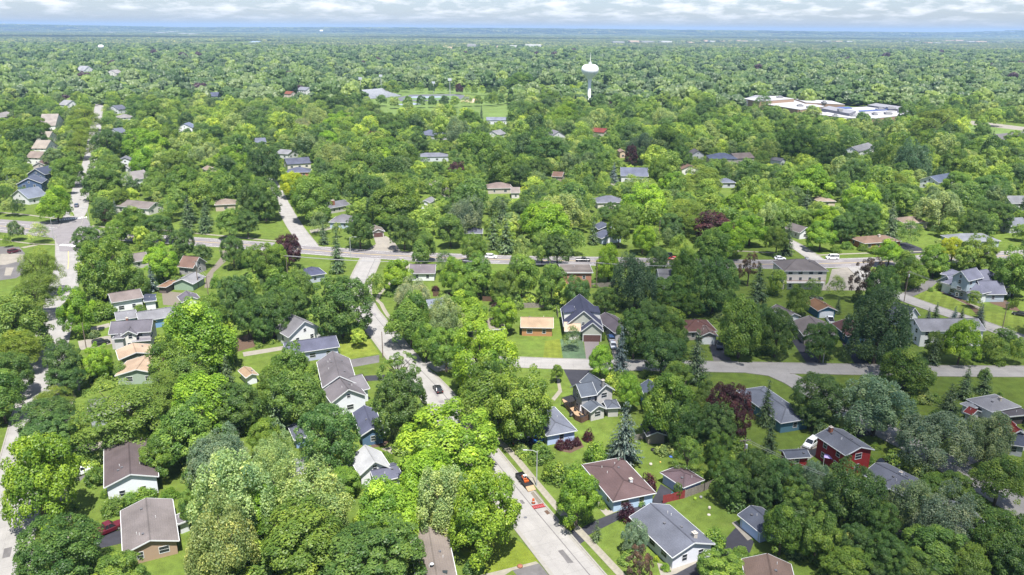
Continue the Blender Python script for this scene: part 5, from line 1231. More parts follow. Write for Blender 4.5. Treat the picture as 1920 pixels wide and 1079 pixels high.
# back-yard things
def blob(name, px, py, r_, h, mat, label, cat, z=0):
    q = G(px, py); o = MB().lathe([(0, 0), (r_, 0), (r_ * 1.05, h * .4), (r_ * .8, h * .85), (0, h)], 12).build(name, mat, None, (q.x, q.y, z), True); return tag(o, label, cat)
M_blue = pmat('blue_plastic', (.08, .16, .5), var=.05, rough=.4); M_turq = pmat('turquoise_plastic', (.03, .42, .55), var=.05, rough=.4)
q = G(1256, 936); sl_ = empty('slide', (q.x, q.y, 0), .3); tag(sl_, 'turquoise plastic slide beside the red fence', 'slide')
MB().bar((-1.2, 0, .1), (.5, 0, 1.1), .5, .08).build('chute', M_turq, sl_)
for sy in (-.25, .25): MB().bar((.5, sy, 1.5), (.9, sy, 0), .07, .07).build('leg', M_turq, sl_)
for i in range(4): MB().bar((.55 + i * .09, -.25, 1.0 - i * .26), (.55 + i * .09, .25, 1.0 - i * .26), .05, .05).build('rung', M_turq, sl_)
blob('fire_pit', 1225, 845, .6, .5, M_black, 'black fire pit on the back lawn', 'fire pit'); blob('toy_ball', 1238, 868, .2, .35, M_yellow, 'yellow play ball on the back lawn', 'ball')
blob('toy', 1258, 857, .45, .3, M_blue, 'white and blue toy heap on the back lawn', 'toy'); blob('garden_pot', 1220, 872, .35, .5, M_stone, 'stone planter on the back lawn', 'planter')
blob('bird_bath', 1330, 955, .28, .7, M_stone, 'stone bird bath on the fenced lawn', 'bird bath'); blob('fire_ring', 1329, 966, .35, .2, M_stone, 'low stone ring on the fenced lawn', 'fire ring'); blob('compost_bin', 1303, 937, .32, .6, pmat('green_bin', (.2, .3, .03)), 'green compost bin by the grey fence', 'bin'); blob('trash_lid', 1314, 934, .3, .5, M_grey, 'white round bin by the grey fence', 'bin')
blob('waste_bin', 1138, 622, .45, 1.1, M_blue, 'blue waste bin beside the dark grey house', 'bin'); blob('waste_bin', 1147, 617, .5, 1.2, M_blue, 'second blue bin against the dark grey house wall', 'bin')
blob('planter', 975, 1063, .5, .4, M_brick, 'small brick planter at the bottom street corner', 'planter')
# ------------------------------------------------------------------ water towers
def water_tower(px, py_base, py_top, wpx, label, mast=True, mat=None):
    a = G(px, py_base); dp = P(a)[2]; sc = dp / F; R_ = wpx * sc / 2
    # height from the picture of the top
    lo, hi = 5.0, 300.0
    for _ in range(40):
        mid = (lo + hi) / 2
        if P((a.x, a.y, mid))[1] > py_top: lo = mid
        else: hi = mid
    Ht = lo; r_ = empty('water_tower', a); tag(r_, label, 'water tower')
    hb = R_ * 1.75; zc = Ht - hb
    M_t = mat or pmat('tower_paint', (.78, .79, .80), var=.03, rough=.4, spec=.4)
    MB().lathe([(R_ * .36, 0), (R_ * .28, Ht * .06), (R_ * .20, Ht * .14), (R_ * .19, zc * .6), (R_ * .19, zc * .9), (R_ * .25, zc)], 28).build('column', M_t, r_, smooth=True)
    pr = [(R_ * .25, zc), (R_ * .42, zc + hb * .14), (R_ * .72, zc + hb * .30), (R_ * .93, zc + hb * .45), (R_, zc + hb * .60), (R_ * .985, zc + hb * .70), (R_ * .93, zc + hb * .80), (R_ * .82, zc + hb * .89), (R_ * .62, zc + hb * .96), (R_ * .35, zc + hb * .99), (0, zc + hb)]
    MB().lathe(pr, 36).build('tank', M_t, r_, smooth=True)
    if mast:
        rl = MB()
        for k in range(10):
            an_ = 6.283 * k / 10; rl.tube([(R_ * .17 * math.cos(an_), R_ * .17 * math.sin(an_), Ht), (R_ * .17 * math.cos(an_), R_ * .17 * math.sin(an_), Ht + 2.4)], .08, 5)
        rl.lathe([(R_ * .18, Ht + 2.2), (R_ * .18, Ht + 2.5), (R_ * .16, Ht + 2.5), (R_ * .16, Ht + 2.2)], 20).build('railing', M_t, r_)
        MB().tube([(0, 0, Ht), (0, 0, Ht + 7), (0, 0, Ht + 14)], [.3, .25, .08], 6).build('antenna', M_t, r_)
    return a
tw = water_tower(1104, 196, 120.5, 32, 'white spheroid water tower with antenna mast rising over the trees')
tw2 = water_tower(192, 107, 84.5, 10.5, 'smaller white water tower over the woods at upper left', False)
tw3 = water_tower(603, 66, 56.5, 6.5, 'tiny white water tower close to the horizon', False)
tw4 = water_tower(119, 57, 48, 4.5, 'tiny far water tower on the left rise', False)
tw5 = water_tower(881, 59.5, 52.5, 3.6, 'tiny far water tower in the middle of the horizon', False)
CLEARINGS = [(tw.x, tw.y, 26), (tw2.x, tw2.y, 30)]
for q in ((tw.x, tw.y),): LANDMARKS.append(('the white water tower', 1103, 170))
# ------------------------------------------------------------------ school
M_wroof = pmat('white_membrane', (.32, .32, .33), var=.12, scale=.3, big=.06); M_tanb = pmat('tan_brick', (.30, .205, .145), var=.1); M_darkb = pmat('dark_cladding', (.17, .17, .20), var=.1)
M_groof = pmat('grey_membrane', (.19, .19, .21), var=.12, scale=.3)
school = empty('school', G(1560, 212)); tag(school, 'sprawling school with white flat roofs and tan brick walls', 'school')
def sblock(pxs, z, wall, part='wing', roofm=None):
    """Flat block whose roof outline (near-left, near-right, far-right) the photo shows at height z."""
    A, B, Cc = (G(*q, z) for q in pxs); D_ = A + (Cc - B); p = [A, B, Cc, D_]; o = Vector(school.location)
    area = sum(p[i - 1].x * p[i].y - p[i].x * p[i - 1].y for i in range(4))
    if area < 0: p = p[::-1]
    m = MB().poly([(q.x - o.x, q.y - o.y, zz) for zz in (0, z) for q in p], [(0, 1, 5, 4), (1, 2, 6, 5), (2, 3, 7, 6), (3, 0, 4, 7), (4, 5, 6, 7)])
    wg = m.build(part, wall, school)
    c_ = (p[0] + p[2]) / 2
    q_ = [c_ + (q - c_) * 1.004 for q in p]
    MB().poly([(q.x - o.x, q.y - o.y, zz) for zz in (z + .05, z + .45) for q in q_], [(0, 1, 5, 4), (1, 2, 6, 5), (2, 3, 7, 6), (3, 0, 4, 7), (4, 5, 6, 7)]).build('flat_roof', roofm or (M_wroof if wall is M_tanb else M_groof), wg)
    for q in p: CLEARINGS.append((q.x, q.y, 16))
    CLEARINGS.append((c_.x, c_.y, max(14, (p[0] - p[2]).length * .40)))
sblock([(1424, 191), (1489, 186), (1455, 181)], 9.50, M_tanb); sblock([(1386, 189), (1424, 191), (1452, 181)], 8.00, M_darkb)
sblock([(1496, 206), (1545, 201), (1470, 190)], 5.60, M_tanb); sblock([(1430, 192), (1500, 207), (1546, 200)], 5.20, M_tanb)
sblock([(1511, 193), (1584, 197), (1560, 190)], 7.00, M_tanb)
sblock([(1516, 212), (1590, 225), (1640, 218)], 4.60, M_tanb); sblock([(1540, 204), (1592, 214), (1605, 209)], 8.20, M_darkb)
sblock([(1622, 225), (1742, 212), (1640, 203)], 5.40, M_tanb); sblock([(1600, 214), (1680, 209), (1625, 201)], 6.00, M_tanb)
sblock([(1626, 198), (1690, 207), (1706, 203)], 7.40, M_darkb)
M_bluepv = pmat('blue_roof', (.06, .09, .24), var=.1, rough=.4)
for A, B, Cc in (((1562, 204), (1598, 203), (1592, 200.5)), ((1612, 209), (1668, 206), (1665, 204.5))):
    o = Vector(school.location); z = 7.2; p = [G(*A, z), G(*B, z), G(*Cc, z)]; p.append(p[0] + p[2] - p[1]); c_ = sum(p, Vector()) / 4
    MB().poly([tuple(q - o) for q in p] + [(q.x - o.x, q.y - o.y, z - .6) for q in p], [(0, 1, 2, 3), (0, 4, 5, 1), (1, 5, 6, 2), (2, 6, 7, 3), (3, 7, 4, 0)]).build('roof_panel', M_bluepv, school)
rs_ = random.Random(8)
for x, y, z in ((1440, 186, 9.9), (1462, 184, 9.9), (1520, 203, 6.0), (1500, 200, 6.0), (1545, 194, 7.4), (1566, 219, 5.0), (1600, 220, 5.0), (1575, 209, 8.7), (1640, 216, 5.8), (1665, 215, 5.8), (1690, 212, 5.8), (1715, 211, 5.8), (1650, 207, 6.4), (1670, 205, 7.8)):
    q = G(x, y, z) - Vector(school.location); sx, sy = rs_.uniform(2, 4.5), rs_.uniform(2, 4)
    MB().box((-sx, -sy, 0), (sx, sy, rs_.uniform(1.2, 2.2))).box((-sx * .5, -sy * .5, 1.2), (sx * .5, sy * .5, 2.6)).build('rooftop_unit', M_grey, school, (q.x, q.y, z + .3))
LANDMARKS.append(('the white-roofed school', 1560, 212))
# ------------------------------------------------------------------ sports ground
M_alu = pmat('aluminium', (.42, .44, .48), var=.15, scale=.6, rough=.45); M_track = pmat('running_track', (.10, .10, .12), var=.1); M_turf = pmat('sports_turf', (.10, .17, .06), var=.12, scale=.05); M_bluef = pmat('blue_field', (.20, .23, .29), var=.08)
patch('running_track', [(745, 184), (770, 178), (850, 177), (880, 180), (880, 186), (800, 190), (750, 190)], M_track, .06, 'dark running track of the sports ground', keep=True)
patch('sports_field', [(752, 186), (775, 181), (845, 180), (862, 182), (850, 187), (790, 188)], M_turf, .09, 'green infield of the sports ground', keep=False)
patch('painted_field', [(765, 184), (775, 181.2), (825, 181), (830, 183.2), (795, 184.5)], M_bluef, .12, 'pale blue painted part of the sports field', keep=False)
patch('clay_diamond', [(862, 190), (890, 185), (905, 188), (885, 193)], pmat('clay', (.45, .34, .24), var=.1), .07, 'tan clay baseball patch')
patch('tennis_court', [(745, 196), (775, 193), (790, 196), (760, 199)], M_bluef, .07, 'pale blue court beside the tree row')
bl_ = empty('bleachers', G(715, 182)); tag(bl_, 'silver grandstand of bleacher benches at the sports ground', 'bleachers')
A, B = G(684, 187), G(752, 181); u = (B - A).normalized(); v = Vector((-u.y, u.x, 0)); o = Vector(bl_.location)
if v.y < 0: v = -v
for i in range(14):
    p, q = A + v * (i * 2.6) - o, B + v * (i * 2.6) - o; z = .6 + i * .66
    MB().bar(p + Vector((0, 0, z)), q + Vector((0, 0, z)), 2.2, .3).build('bench_row', M_alu, bl_)
MB().poly([tuple(A - o), tuple(B - o), tuple(A + v * 36 - o), tuple(B + v * 36 - o), tuple(A + v * 36 - o + Vector((0, 0, 8.6))), tuple(B + v * 36 - o + Vector((0, 0, 8.6)))], [(2, 4, 5, 3), (0, 1, 5, 4), (0, 4, 2), (1, 3, 5)]).build('frame', M_grey, bl_)
CLEARINGS.append((A.x + u.x * 15, A.y + 18, 38))
def mast(px, pyb, pyt, label):
    a = G(px, pyb); lo, hi = 5, 80
    for _ in range(30):
        m_ = (lo + hi) / 2
        if P((a.x, a.y, m_))[1] > pyt: lo = m_
        else: hi = m_
    r_ = empty('floodlight_mast', a); tag(r_, label, 'floodlight', 'sports ground floodlights')
    MB().tube([(0, 0, 0), (0, 0, lo)], [.5, .3], 8).build('pole', M_steel, r_); MB().box((-2.4, -.4, lo - 2.6), (2.4, .4, lo + .6)).build('lamp_bank', M_alu, r_)
mast(677, 178, 146, 'tall floodlight mast left of the bleachers'); mast(715, 172, 141, 'tall floodlight mast behind the bleachers'); mast(844, 188, 148, 'tall floodlight mast in the middle of the sports ground'); mast(813, 174, 154, 'shorter floodlight mast behind the track')
LANDMARKS.append(('the sports ground bleachers', 715, 180)); LANDMARKS.append(('the open park field', 880, 210))
# far-off buildings
M_fw = pmat('far_white', (.46, .46, .46), var=.04); M_fg = pmat('far_grey', (.28, .28, .29), var=.06); M_ft = pmat('far_tan', (.50, .38, .30), var=.06)
def far_building(px, py, wpx, h, mat, label, group, dep=None):
    a = G(px, py); dp = P(a)[2]; W_ = wpx * dp / F; D_ = dep or min(W_ * .6, 90)
    o = MB().box((-W_ / 2, 0, 0), (W_ / 2, D_, h)).box((-W_ / 2 + 1, 1, h), (W_ / 2 - 1, D_ - 1, h + .6)).box((-W_ * .2, D_ * .3, h + .6), (-W_ * .1, D_ * .5, h + 2.4)).build('warehouse', mat, None, (a.x, a.y, 0)); tag(o, label, 'building', group)
    CLEARINGS.extend((a.x * (1 - f_ / a.y), a.y - f_, W_ * .45 + 30) for f_ in (0, 90, 180, 270)); return o
rb_ = random.Random(3)
for i, (x, y, wd, h, m_) in enumerate([(1300, 83, 18, 14, M_fw), (1330, 80, 22, 14, M_ft), (1362, 82, 16, 14, M_fw), (1392, 80, 24, 15, M_fw), (1425, 79, 20, 15, M_fg), (1455, 78.5, 18, 14, M_fw), (1480, 81, 16, 14, M_ft), (1545, 80, 34, 16, M_fw), (1585, 82, 44, 16, M_fw), (1632, 81, 40, 16, M_fw), (1675, 80, 36, 16, M_fg), (1712, 80, 30, 16, M_fg), (1752, 84, 30, 14, M_fw), (1790, 79, 36, 18, M_fw), (1830, 80, 40, 18, M_fw), (1868, 82, 30, 16, M_fg), (1905, 80, 30, 16, M_fw)]):
    for dx in (-.27, .26):
        far_building(x + dx * wd, y + rb_.uniform(-1.6, 1.2), wd * rb_.uniform(.25, .5), h * rb_.uniform(.6, 1.0), rb_.choice((m_, M_fw, M_fg, M_ft)), 'low pale warehouse in the commercial strip below the right horizon', 'warehouses below the right horizon', 90)
for x, y, wd, m_ in ((1160, 83, 22, M_fg), (1190, 81, 18, M_ft), (1215, 82, 24, M_fg), (1250, 82, 20, M_fw)):
    far_building(x, y, wd, 15, m_, 'far flat roof behind and to the right of the water tower', 'flat roofs beyond the water tower', 110)
for x, y, wd, h, m_, lab in ((1000, 90, 30, 15, M_fw, 'long white flat-roofed building left of the tower top'), (962, 92, 14, 14, M_fw, 'small white building left of the long white one'), (884, 94, 16, 24, M_fg, 'grey stone building on the far hillside'), (845, 96, 14, 14, M_ft, 'tan far building beside the grey stone one'), (936, 92, 10, 12, M_ft, 'small tan roof among the far trees'), (302, 103, 18, 12, M_ft, 'far tan building beyond the small water tower'), (1565, 112, 10, 14, M_fw, 'white far house among right-hand trees'), (1604, 116, 20, 8, M_fg, 'long low far roof among right-hand trees')):
    far_building(x, y, wd, h, m_, lab, None, 60)
for x, y, wd in ((300, 64, 16), (320, 62, 14), (342, 66, 16), (360, 67, 12), (205, 63, 10), (235, 55, 6), (306, 55, 8)):
    far_building(x, y, wd, 18, M_fw, 'tiny white far building near the left horizon', 'white buildings near the left horizon', 150)
for x, y, wd in ((800, 58, 28), (830, 58.5, 12), (965, 57.5, 20), (1000, 58, 24), (1200, 60, 26), (1235, 60.5, 30), (1300, 61, 20), (1340, 61, 14)):
    far_building(x, y, wd, 24, M_fw, 'thin white building strip on the horizon', 'white strips on the horizon', 200)
for x, h in ((1643, 95), (1651, 60), (1727, 70)):
    far_building(x, 62.5, 4, h + 40, M_fg, 'grey far tower block on the right horizon', 'tower blocks on the horizon', 60)
patch('river', [(466, 80), (474, 77.5), (492, 77), (486, 79.5), (470, 82)], pmat('river_water', (.30, .38, .44), rough=.2, var=.05), 1.0, 'pale glimpse of a river among the far woods', keep=False)
_r = G(479, 79.5); CLEARINGS += [(_r.x + dx, _r.y + dy, 230) for dx in (-60, 60) for dy in (-600, -200, 100)]
_c = [(G(x, y).x, G(x, y).y, 40) for x, y in ((1000, 176), (1040, 176))]
# ------------------------------------------------------------------ hills on the horizon
hl = MB(); n = 160; HX, HZ = [], []
for i in range(n + 1):
    px = -500 + 2920 * i / n
    yt = float(np.interp(px, [-500, 0, 120, 330, 640, 1000, 1280, 1600, 1800, 1860, 1920, 2420], [40, 45, 47.5, 51.5, 51.5, 53.5, 56.5, 60, 61.5, 60, 57, 48])) + .3 * math.sin(i * 1.7) + .2 * math.sin(i * 3.9)
    d = RCAM @ Vector(((px - 960) / F, -(yt - 539.5) / F, -1)); t_ = 15000 / d.y
    HX.append(d.x * t_); HZ.append(max(4.0, CAMH + d.z * t_ - 14))
def hill_z(x, y):
    """Height of the wooded rise that closes the view."""
    if y < 13600: return 0.0
    return float(np.interp(x, HX, HZ)) * min(1.0, (y - 13600) / 1400.0)
for x, z in zip(HX, HZ): hl.v += [(x * .9, 13600, -2), (x, 15000, z), (x * 1.25, 18800, -2)]
for i in range(n):
    a = i * 3; hl.f += [(a, a + 3, a + 4, a + 1), (a + 1, a + 4, a + 5, a + 2)]
struct(hl.build('hills', pmat('wooded_hill', (.035, .06, .022), var=.4, scale=.01)), 'low wooded rise along the horizon')
# ------------------------------------------------------------------ foliage
def leaf_mat(name, instanced=False, trans=0.5, gain=1.0, desat=0.0):
    m, t, p, o = nodes_of(name)
    geo = N(t, 'ShaderNodeNewGeometry'); oi = N(t, 'ShaderNodeObjectInfo')
    at = N(t, 'ShaderNodeAttribute', attribute_name='tone')
    r = N(t, 'ShaderNodeMapRange'); r.inputs['To Min'].default_value = 0.72; r.inputs['To Max'].default_value = 1.28
    t.links.new(geo.outputs['Random Per Island'], r.inputs['Value'])
    f = N(t, 'ShaderNodeMath', operation='MULTIPLY'); t.links.new(r.outputs[0], f.inputs[0]); t.links.new(at.outputs['Fac'], f.inputs[1])
    if instanced:
        cr = N(t, 'ShaderNodeValToRGB'); cr.color_ramp.interpolation = 'CONSTANT'
        e = cr.color_ramp.elements
        for i, (pos, c) in enumerate(INST_PALETTE):
            q = e[i] if i < 2 else e.new(pos)
            q.position = pos; q.color = (*((v * (1 - desat) + sum(c) / 3 * desat) * gain for v in c), 1)
        t.links.new(oi.outputs['Random'], cr.inputs[0]); col = cr.outputs[0]
    else: col = oi.outputs['Color']
    pw = []
    for ex in (1.45, 1.0, .8):
        q = N(t, 'ShaderNodeMath', operation='POWER'); q.inputs[1].default_value = ex; t.links.new(f.outputs[0], q.inputs[0]); pw.append(q.outputs[0])
    cb = N(t, 'ShaderNodeCombineXYZ')
    for i, q in enumerate(pw): t.links.new(q, cb.inputs[i])
    vm = N(t, 'ShaderNodeVectorMath', operation='MULTIPLY'); t.links.new(col, vm.inputs[0]); t.links.new(cb.outputs[0], vm.inputs[1])
    t.links.new(vm.outputs[0], p.inputs['Base Color'])
    p.inputs['Roughness'].default_value = 0.45; p.inputs['Specular IOR Level'].default_value = 0.35
    tr = N(t, 'ShaderNodeBsdfTranslucent')
    hv = N(t, 'ShaderNodeVectorMath', operation='MULTIPLY'); hv.inputs[1].default_value = (1.45, 1.40, 0.75)
    t.links.new(vm.outputs[0], hv.inputs[0]); t.links.new(hv.outputs[0], tr.inputs['Color'])
    mx = N(t, 'ShaderNodeMixShader'); mx.inputs[0].default_value = trans
    t.links.new(p.outputs[0], mx.inputs[1]); t.links.new(tr.outputs[0], mx.inputs[2]); t.links.new(mx.outputs[0], o.inputs['Surface'])
    return m
COL = dict(m=(0.148, 0.241, 0.041), b=(0.208, 0.338, 0.034), d=(0.094, 0.172, 0.040), s=(0.270, 0.350, 0.130), l=(0.165, 0.234, 0.039),
           p=(0.068, 0.027, 0.035), c=(0.070, 0.118, 0.042), u=(0.085, 0.122, 0.100), y=(0.282, 0.356, 0.023), t=(0.099, 0.168, 0.078), h=(0.148, 0.248, 0.039),  # t: willow green with the bluish cast of cloud shade put in
           a=(0.115, 0.193, 0.029), r=(0.061, 0.018, 0.027), k=(0.139, 0.096, 0.067), g=(0.174, 0.245, 0.130), w=(0.274, 0.324, 0.200))
INST_PALETTE = [(0.0, (0.160, 0.262, 0.045)), (0.16, (0.238, 0.348, 0.053)), (0.30, (0.118, 0.212, 0.045)), (0.46, (0.270, 0.353, 0.102)), (0.58, (0.194, 0.289, 0.047)),
                (0.74, (0.085, 0.156, 0.041)), (0.86, (0.337, 0.444, 0.058)), (0.91, (0.146, 0.219, 0.077)), (0.99, (0.084, 0.036, 0.040))]
M_leaf = leaf_mat('leaves'); M_inst = leaf_mat('woodland_leaves', True, gain=1.06, desat=.08); M_needle = leaf_mat('needles', trans=0.12)
M_canopy = leaf_mat('canopy_leaves', True, trans=.1, gain=.40, desat=.25); M_far = leaf_mat('far_leaves', True, trans=.3, gain=.66, desat=.12)  # canopy palette darkened to stand in for self-shading the smooth domes lack
M_bark = pmat('bark', (0.085, 0.066, 0.050), var=.3, scale=3)

def unit(v): return v / np.maximum(1e-9, np.linalg.norm(v, axis=-1, keepdims=True))
def rnd_dirs(n, g): return unit(g.normal(size=(n, 3)))
def leaf_mesh(name, pos, nrm, size, tone, mat, g, asp=0.74, tang=None):
    n = len(pos)
    t = g.normal(size=(n, 3)) if tang is None else tang + g.normal(size=(n, 3)) * 0.25
    t = unit(t - nrm * np.sum(t * nrm, axis=1, keepdims=True)); b = np.cross(nrm, t)
    s = size[:, None]
    bend = nrm * s * 0.22
    v = np.stack([pos - t * s - bend, pos + b * s * asp, pos + t * s - bend, pos - b * s * asp], axis=1).reshape(-1, 3)
    me = bpy.data.meshes.new(name)
    me.vertices.add(4 * n); me.vertices.foreach_set('co', v.astype(np.float32).ravel())
    me.loops.add(4 * n); me.loops.foreach_set('vertex_index', np.arange(4 * n, dtype=np.int32))
    me.polygons.add(n); me.polygons.foreach_set('loop_start', np.arange(0, 4 * n, 4, dtype=np.int32))
    try: me.polygons.foreach_set('loop_total', np.full(n, 4, dtype=np.int32))
    except Exception: pass
    a = me.attributes.new('tone', 'FLOAT', 'FACE'); a.data.foreach_set('value', tone.astype(np.float32))
    me.materials.append(mat); me.update(calc_edges=True); me.validate()
    return me
def fib(n):
    i = np.arange(n) + 0.5; ph = np.arccos(1 - 2 * i / n); th = math.pi * (1 + 5 ** 0.5) * i
    return np.stack([np.cos(th) * np.sin(ph), np.sin(th) * np.sin(ph), np.cos(ph)], axis=1)
def crown(seed, nlobe=95, per=150, lr=0.105, leaf=0.019, low=-0.45, flat=1.0, noise=0.16, up=0.30, rand=0.34, fill=0.14, tonevar=0.18, mat=None, name='crown', sizevar=0.4, lobeflat=0.8, sparse=0.0, drape=0.0, mound=0.0):
    """Unit crown: diameter 1, from z 0 to 1; lobes of leaf sprays over an uneven envelope."""
    g = np.random.default_rng(seed)
    d = unit(fib(nlobe) + g.normal(size=(nlobe, 3)) * 0.16)
    d = d[d[:, 2] > low]
    ph = g.uniform(0, 6.28, (5, 3)); k = g.normal(size=(5, 3)) * 2.1
    def env(q):
        s = np.zeros(len(q))
        for j in range(5): s += np.sin(q @ k[j] * 1.0 + ph[j, 0]) * (0.5 if j > 2 else 0.8)
        return 1 + noise * s / 2.0
    rr = lr * g.uniform(0.75, 1.35, len(d))
    R = np.clip((0.5 * env(d)) - rr * 0.85, 0.08, None)
    R *= np.where(g.random(len(d)) < 0.25, g.uniform(0.6, 0.9, len(d)), 1.0)
    stray = g.random(len(d)) < .09; rr[stray] *= .6; R[stray] = R[stray] * 1.12 + .02
    c = d * R[:, None]
    if sparse: keep = g.random(len(d)) > sparse; d, rr, c = d[keep], rr[keep], c[keep]
    pos, nr, tn, out_ = [], [], [], []
    for i in range(len(d)):
        n = int(per * (rr[i] / lr) ** 2)
        q = rnd_dirs(n * 2, g); q = q[(q @ d[i] > -0.35) & (q[:, 2] > -0.45)][:n]
        ra = rr[i] * g.uniform(0.84, 1.07, len(q)) * (1 + 0.15 * np.sin(q @ k[0] * 4))
        p_ = c[i] + q * ra[:, None] * np.array([1, 1, lobeflat])
        if drape: p_[:, 2] -= drape * (np.maximum(0, 1 - q[:, 2])) * rr[i]
        pos.append(p_); nr.append(unit(q * 0.75 + d[i] * 0.25 + np.array([0, 0, up]) + g.normal(size=(len(q), 3)) * rand))
        tn.append(np.full(len(q), 1 + g.normal() * tonevar))
    nf = int(sum(map(len, pos)) * fill)
    q = rnd_dirs(nf, g) * (g.random(nf) ** 0.5 * 0.36)[:, None]; q = q[q[:, 2] > low * 0.45]
    pos.append(q); nr.append(rnd_dirs(len(q), g)); tn.append(np.full(len(q), 0.9))
    pos = np.concatenate(pos); nr = unit(np.concatenate(nr)); tn = np.clip(np.concatenate(tn), 0.6, 1.45)
    if flat != 1.0: pos[:, 2] = np.where(pos[:, 2] > 0, pos[:, 2] * flat, pos[:, 2])
    # fit: width 1, height 0..1
    lo, hi = np.percentile(pos, 0.5, axis=0), np.percentile(pos, 99.5, axis=0)
    pos[:, 2] = (pos[:, 2] - lo[2]) / (hi[2] - lo[2])
    wd = max(hi[0] - lo[0], hi[1] - lo[1]); pos[:, :2] /= wd
    sz = leaf * g.uniform(1 - sizevar, 1 + sizevar, len(pos))
    return leaf_mesh(name, pos, nr, sz, tn, mat or M_leaf, g)
def conifer(seed, whorls=26, per=13, leaf=0.05, droop=0.22, taper=0.74, mat=None, sparse=0.0, name='crown', wid=0.5):
    """Unit conifer: width 1, height 0..1, tiers of drooping branches."""
    g = np.random.default_rng(seed); pos, nr, tn, tg, szs = [], [], [], [], []
    for i in range(whorls):
        z = (i + g.uniform(-.3, .3)) / whorls; z = max(0.0, z)
        L0 = wid * (1 - z) ** taper * (0.72 if i < 2 else 1.0) + 0.015
        for j in range(max(5, int(per * (0.45 + 0.75 * (1 - z))))):
            if g.random() < sparse: continue
            a = g.uniform(0, 6.283); L = L0 * g.uniform(0.68, 1.08); tone = 1 + g.normal() * .16
            m = max(3, int(L / 0.030))
            t = (np.arange(m) + g.uniform(0, 1, m)) / m
            side = g.normal(size=m) * 0.045 * (1.1 - t * .6)
            x = np.cos(a) * L * t - np.sin(a) * side; y = np.sin(a) * L * t + np.cos(a) * side
            zz = z - droop * L * t * 0.55 + g.normal(size=m) * 0.006 + 0.10 * L * np.maximum(0, t - .75)
            pos.append(np.stack([x, y, zz], 1))
            n_ = np.stack([np.cos(a) * .45 + g.normal(size=m) * .3, np.sin(a) * .45 + g.normal(size=m) * .3, np.full(m, .9)], 1); nr.append(unit(n_))
            tg.append(np.tile([np.cos(a), np.sin(a), -.25], (m, 1))); tn.append(np.full(m, tone)); szs.append(leaf * (1.15 - .45 * t) * g.uniform(.7, 1.25, m) * (0.55 + 0.45 * (1 - z)))
    pos = np.concatenate(pos); nr = np.concatenate(nr); tn = np.clip(np.concatenate(tn), .55, 1.5); tg = np.concatenate(tg); sz = np.concatenate(szs)
    pos[:, 2] = np.clip((pos[:, 2] - pos[:, 2].min()), 0, None); pos[:, 2] /= pos[:, 2].max()
    return leaf_mesh(name, pos, nr, sz, tn, mat or M_needle, g, asp=0.42, tang=tg)
def trunk_mesh(seed, limbs=6, kind='b'):
    """Unit trunk: base at z 0, crown fork near z 0.45, limbs reaching z 0.95 and 0.36 out."""
    g = random.Random(seed); b = MB()
    if kind == 'c':
        b.tube([(0, 0, -.02), (0, 0, .5), (0, 0, .97)], [.022, .014, .003], 7); return b.mesh('trunk', M_bark)
    top = (g.uniform(-.03, .03), g.uniform(-.03, .03), .46)
    b.tube([(0, 0, -.02), (0, 0, .03), (top[0] * .5, top[1] * .5, .22), top, (top[0] * 2, top[1] * 2, .86)], [.042, .031, .026, .022, .006], 8)
    for i in range(limbs):
        a = 6.283 * (i + g.uniform(-.25, .25)) / limbs; r_ = g.uniform(.22, .36); z = g.uniform(.66, .92); s0 = g.uniform(.26, .5)
        b.tube([(top[0] * s0, top[1] * s0, s0), (math.cos(a) * r_ * .45, math.sin(a) * r_ * .45, s0 + (z - s0) * .6), (math.cos(a) * r_, math.sin(a) * r_, z)], [.014, .009, .003], 5)
    return b.mesh('trunk', M_bark)
CR = {
 'round': [crown(s, 120, 215, .098, .0142, low=-.5, noise=.26) for s in (1, 2, 3, 4, 5)],
 'feather': [crown(s, 135, 200, .090, .0128, low=-.45, noise=.32, rand=.6, up=.25, lobeflat=1.05, tonevar=.17, drape=.45) for s in (21, 22, 23)],
 'locust': [crown(s, 85, 330, .118, .0104, low=-.3, noise=.20, up=.65, rand=.34, lobeflat=.5, fill=.08, tonevar=.10) for s in (31, 32, 33)],
 'open': [crown(s, 95, 160, .088, .0125, low=-.4, noise=.34, rand=.5, fill=.05, sparse=.25, lobeflat=.6) for s in (41, 42)],
 'dense': [crown(s, 150, 180, .082, .0128, low=-.6, noise=.17, up=.32) for s in (51, 52, 53)],
}
CONE = [conifer(s) for s in (61, 62)]; CONE_S = [conifer(65, 20, 10, .055, sparse=.25, taper=.8)]
COLM = [crown(71, 120, 60, .06, .016, low=-.9, noise=.06, lobeflat=1.2, name='arborvitae')]
SHR = [crown(s, 40, 70, .16, .034, low=-.25, noise=.22, name='shrub') for s in (81, 82, 83)]
BOX_ = [crown(85, 60, 80, .11, .028, low=-.2, noise=.03, rand=.35, name='clipped_shrub')]
TRK = [trunk_mesh(s, 7) for s in (91, 92, 93)]; TRKC = trunk_mesh(94, kind='c')
STYLE = dict(m='round', b='round', d='dense', s='feather', l='locust', p='dense', y='round', t='feather', g='feather', w='feather', k='open', r='round', o='open')
NOUN = dict(m='maple', b='lime-green maple', d='dark green tree', s='silvery pale tree', l='honey locust', p='copper-purple tree', y='yellow-green tree', t='blue-green tree',
            g='grey-green tree', w='whitish silver tree', k='brownish thin tree', c='dark conifer', u='blue spruce', a='columnar arborvitae', h='green shrub', r='wine-red shrub', o='open-crowned tree')

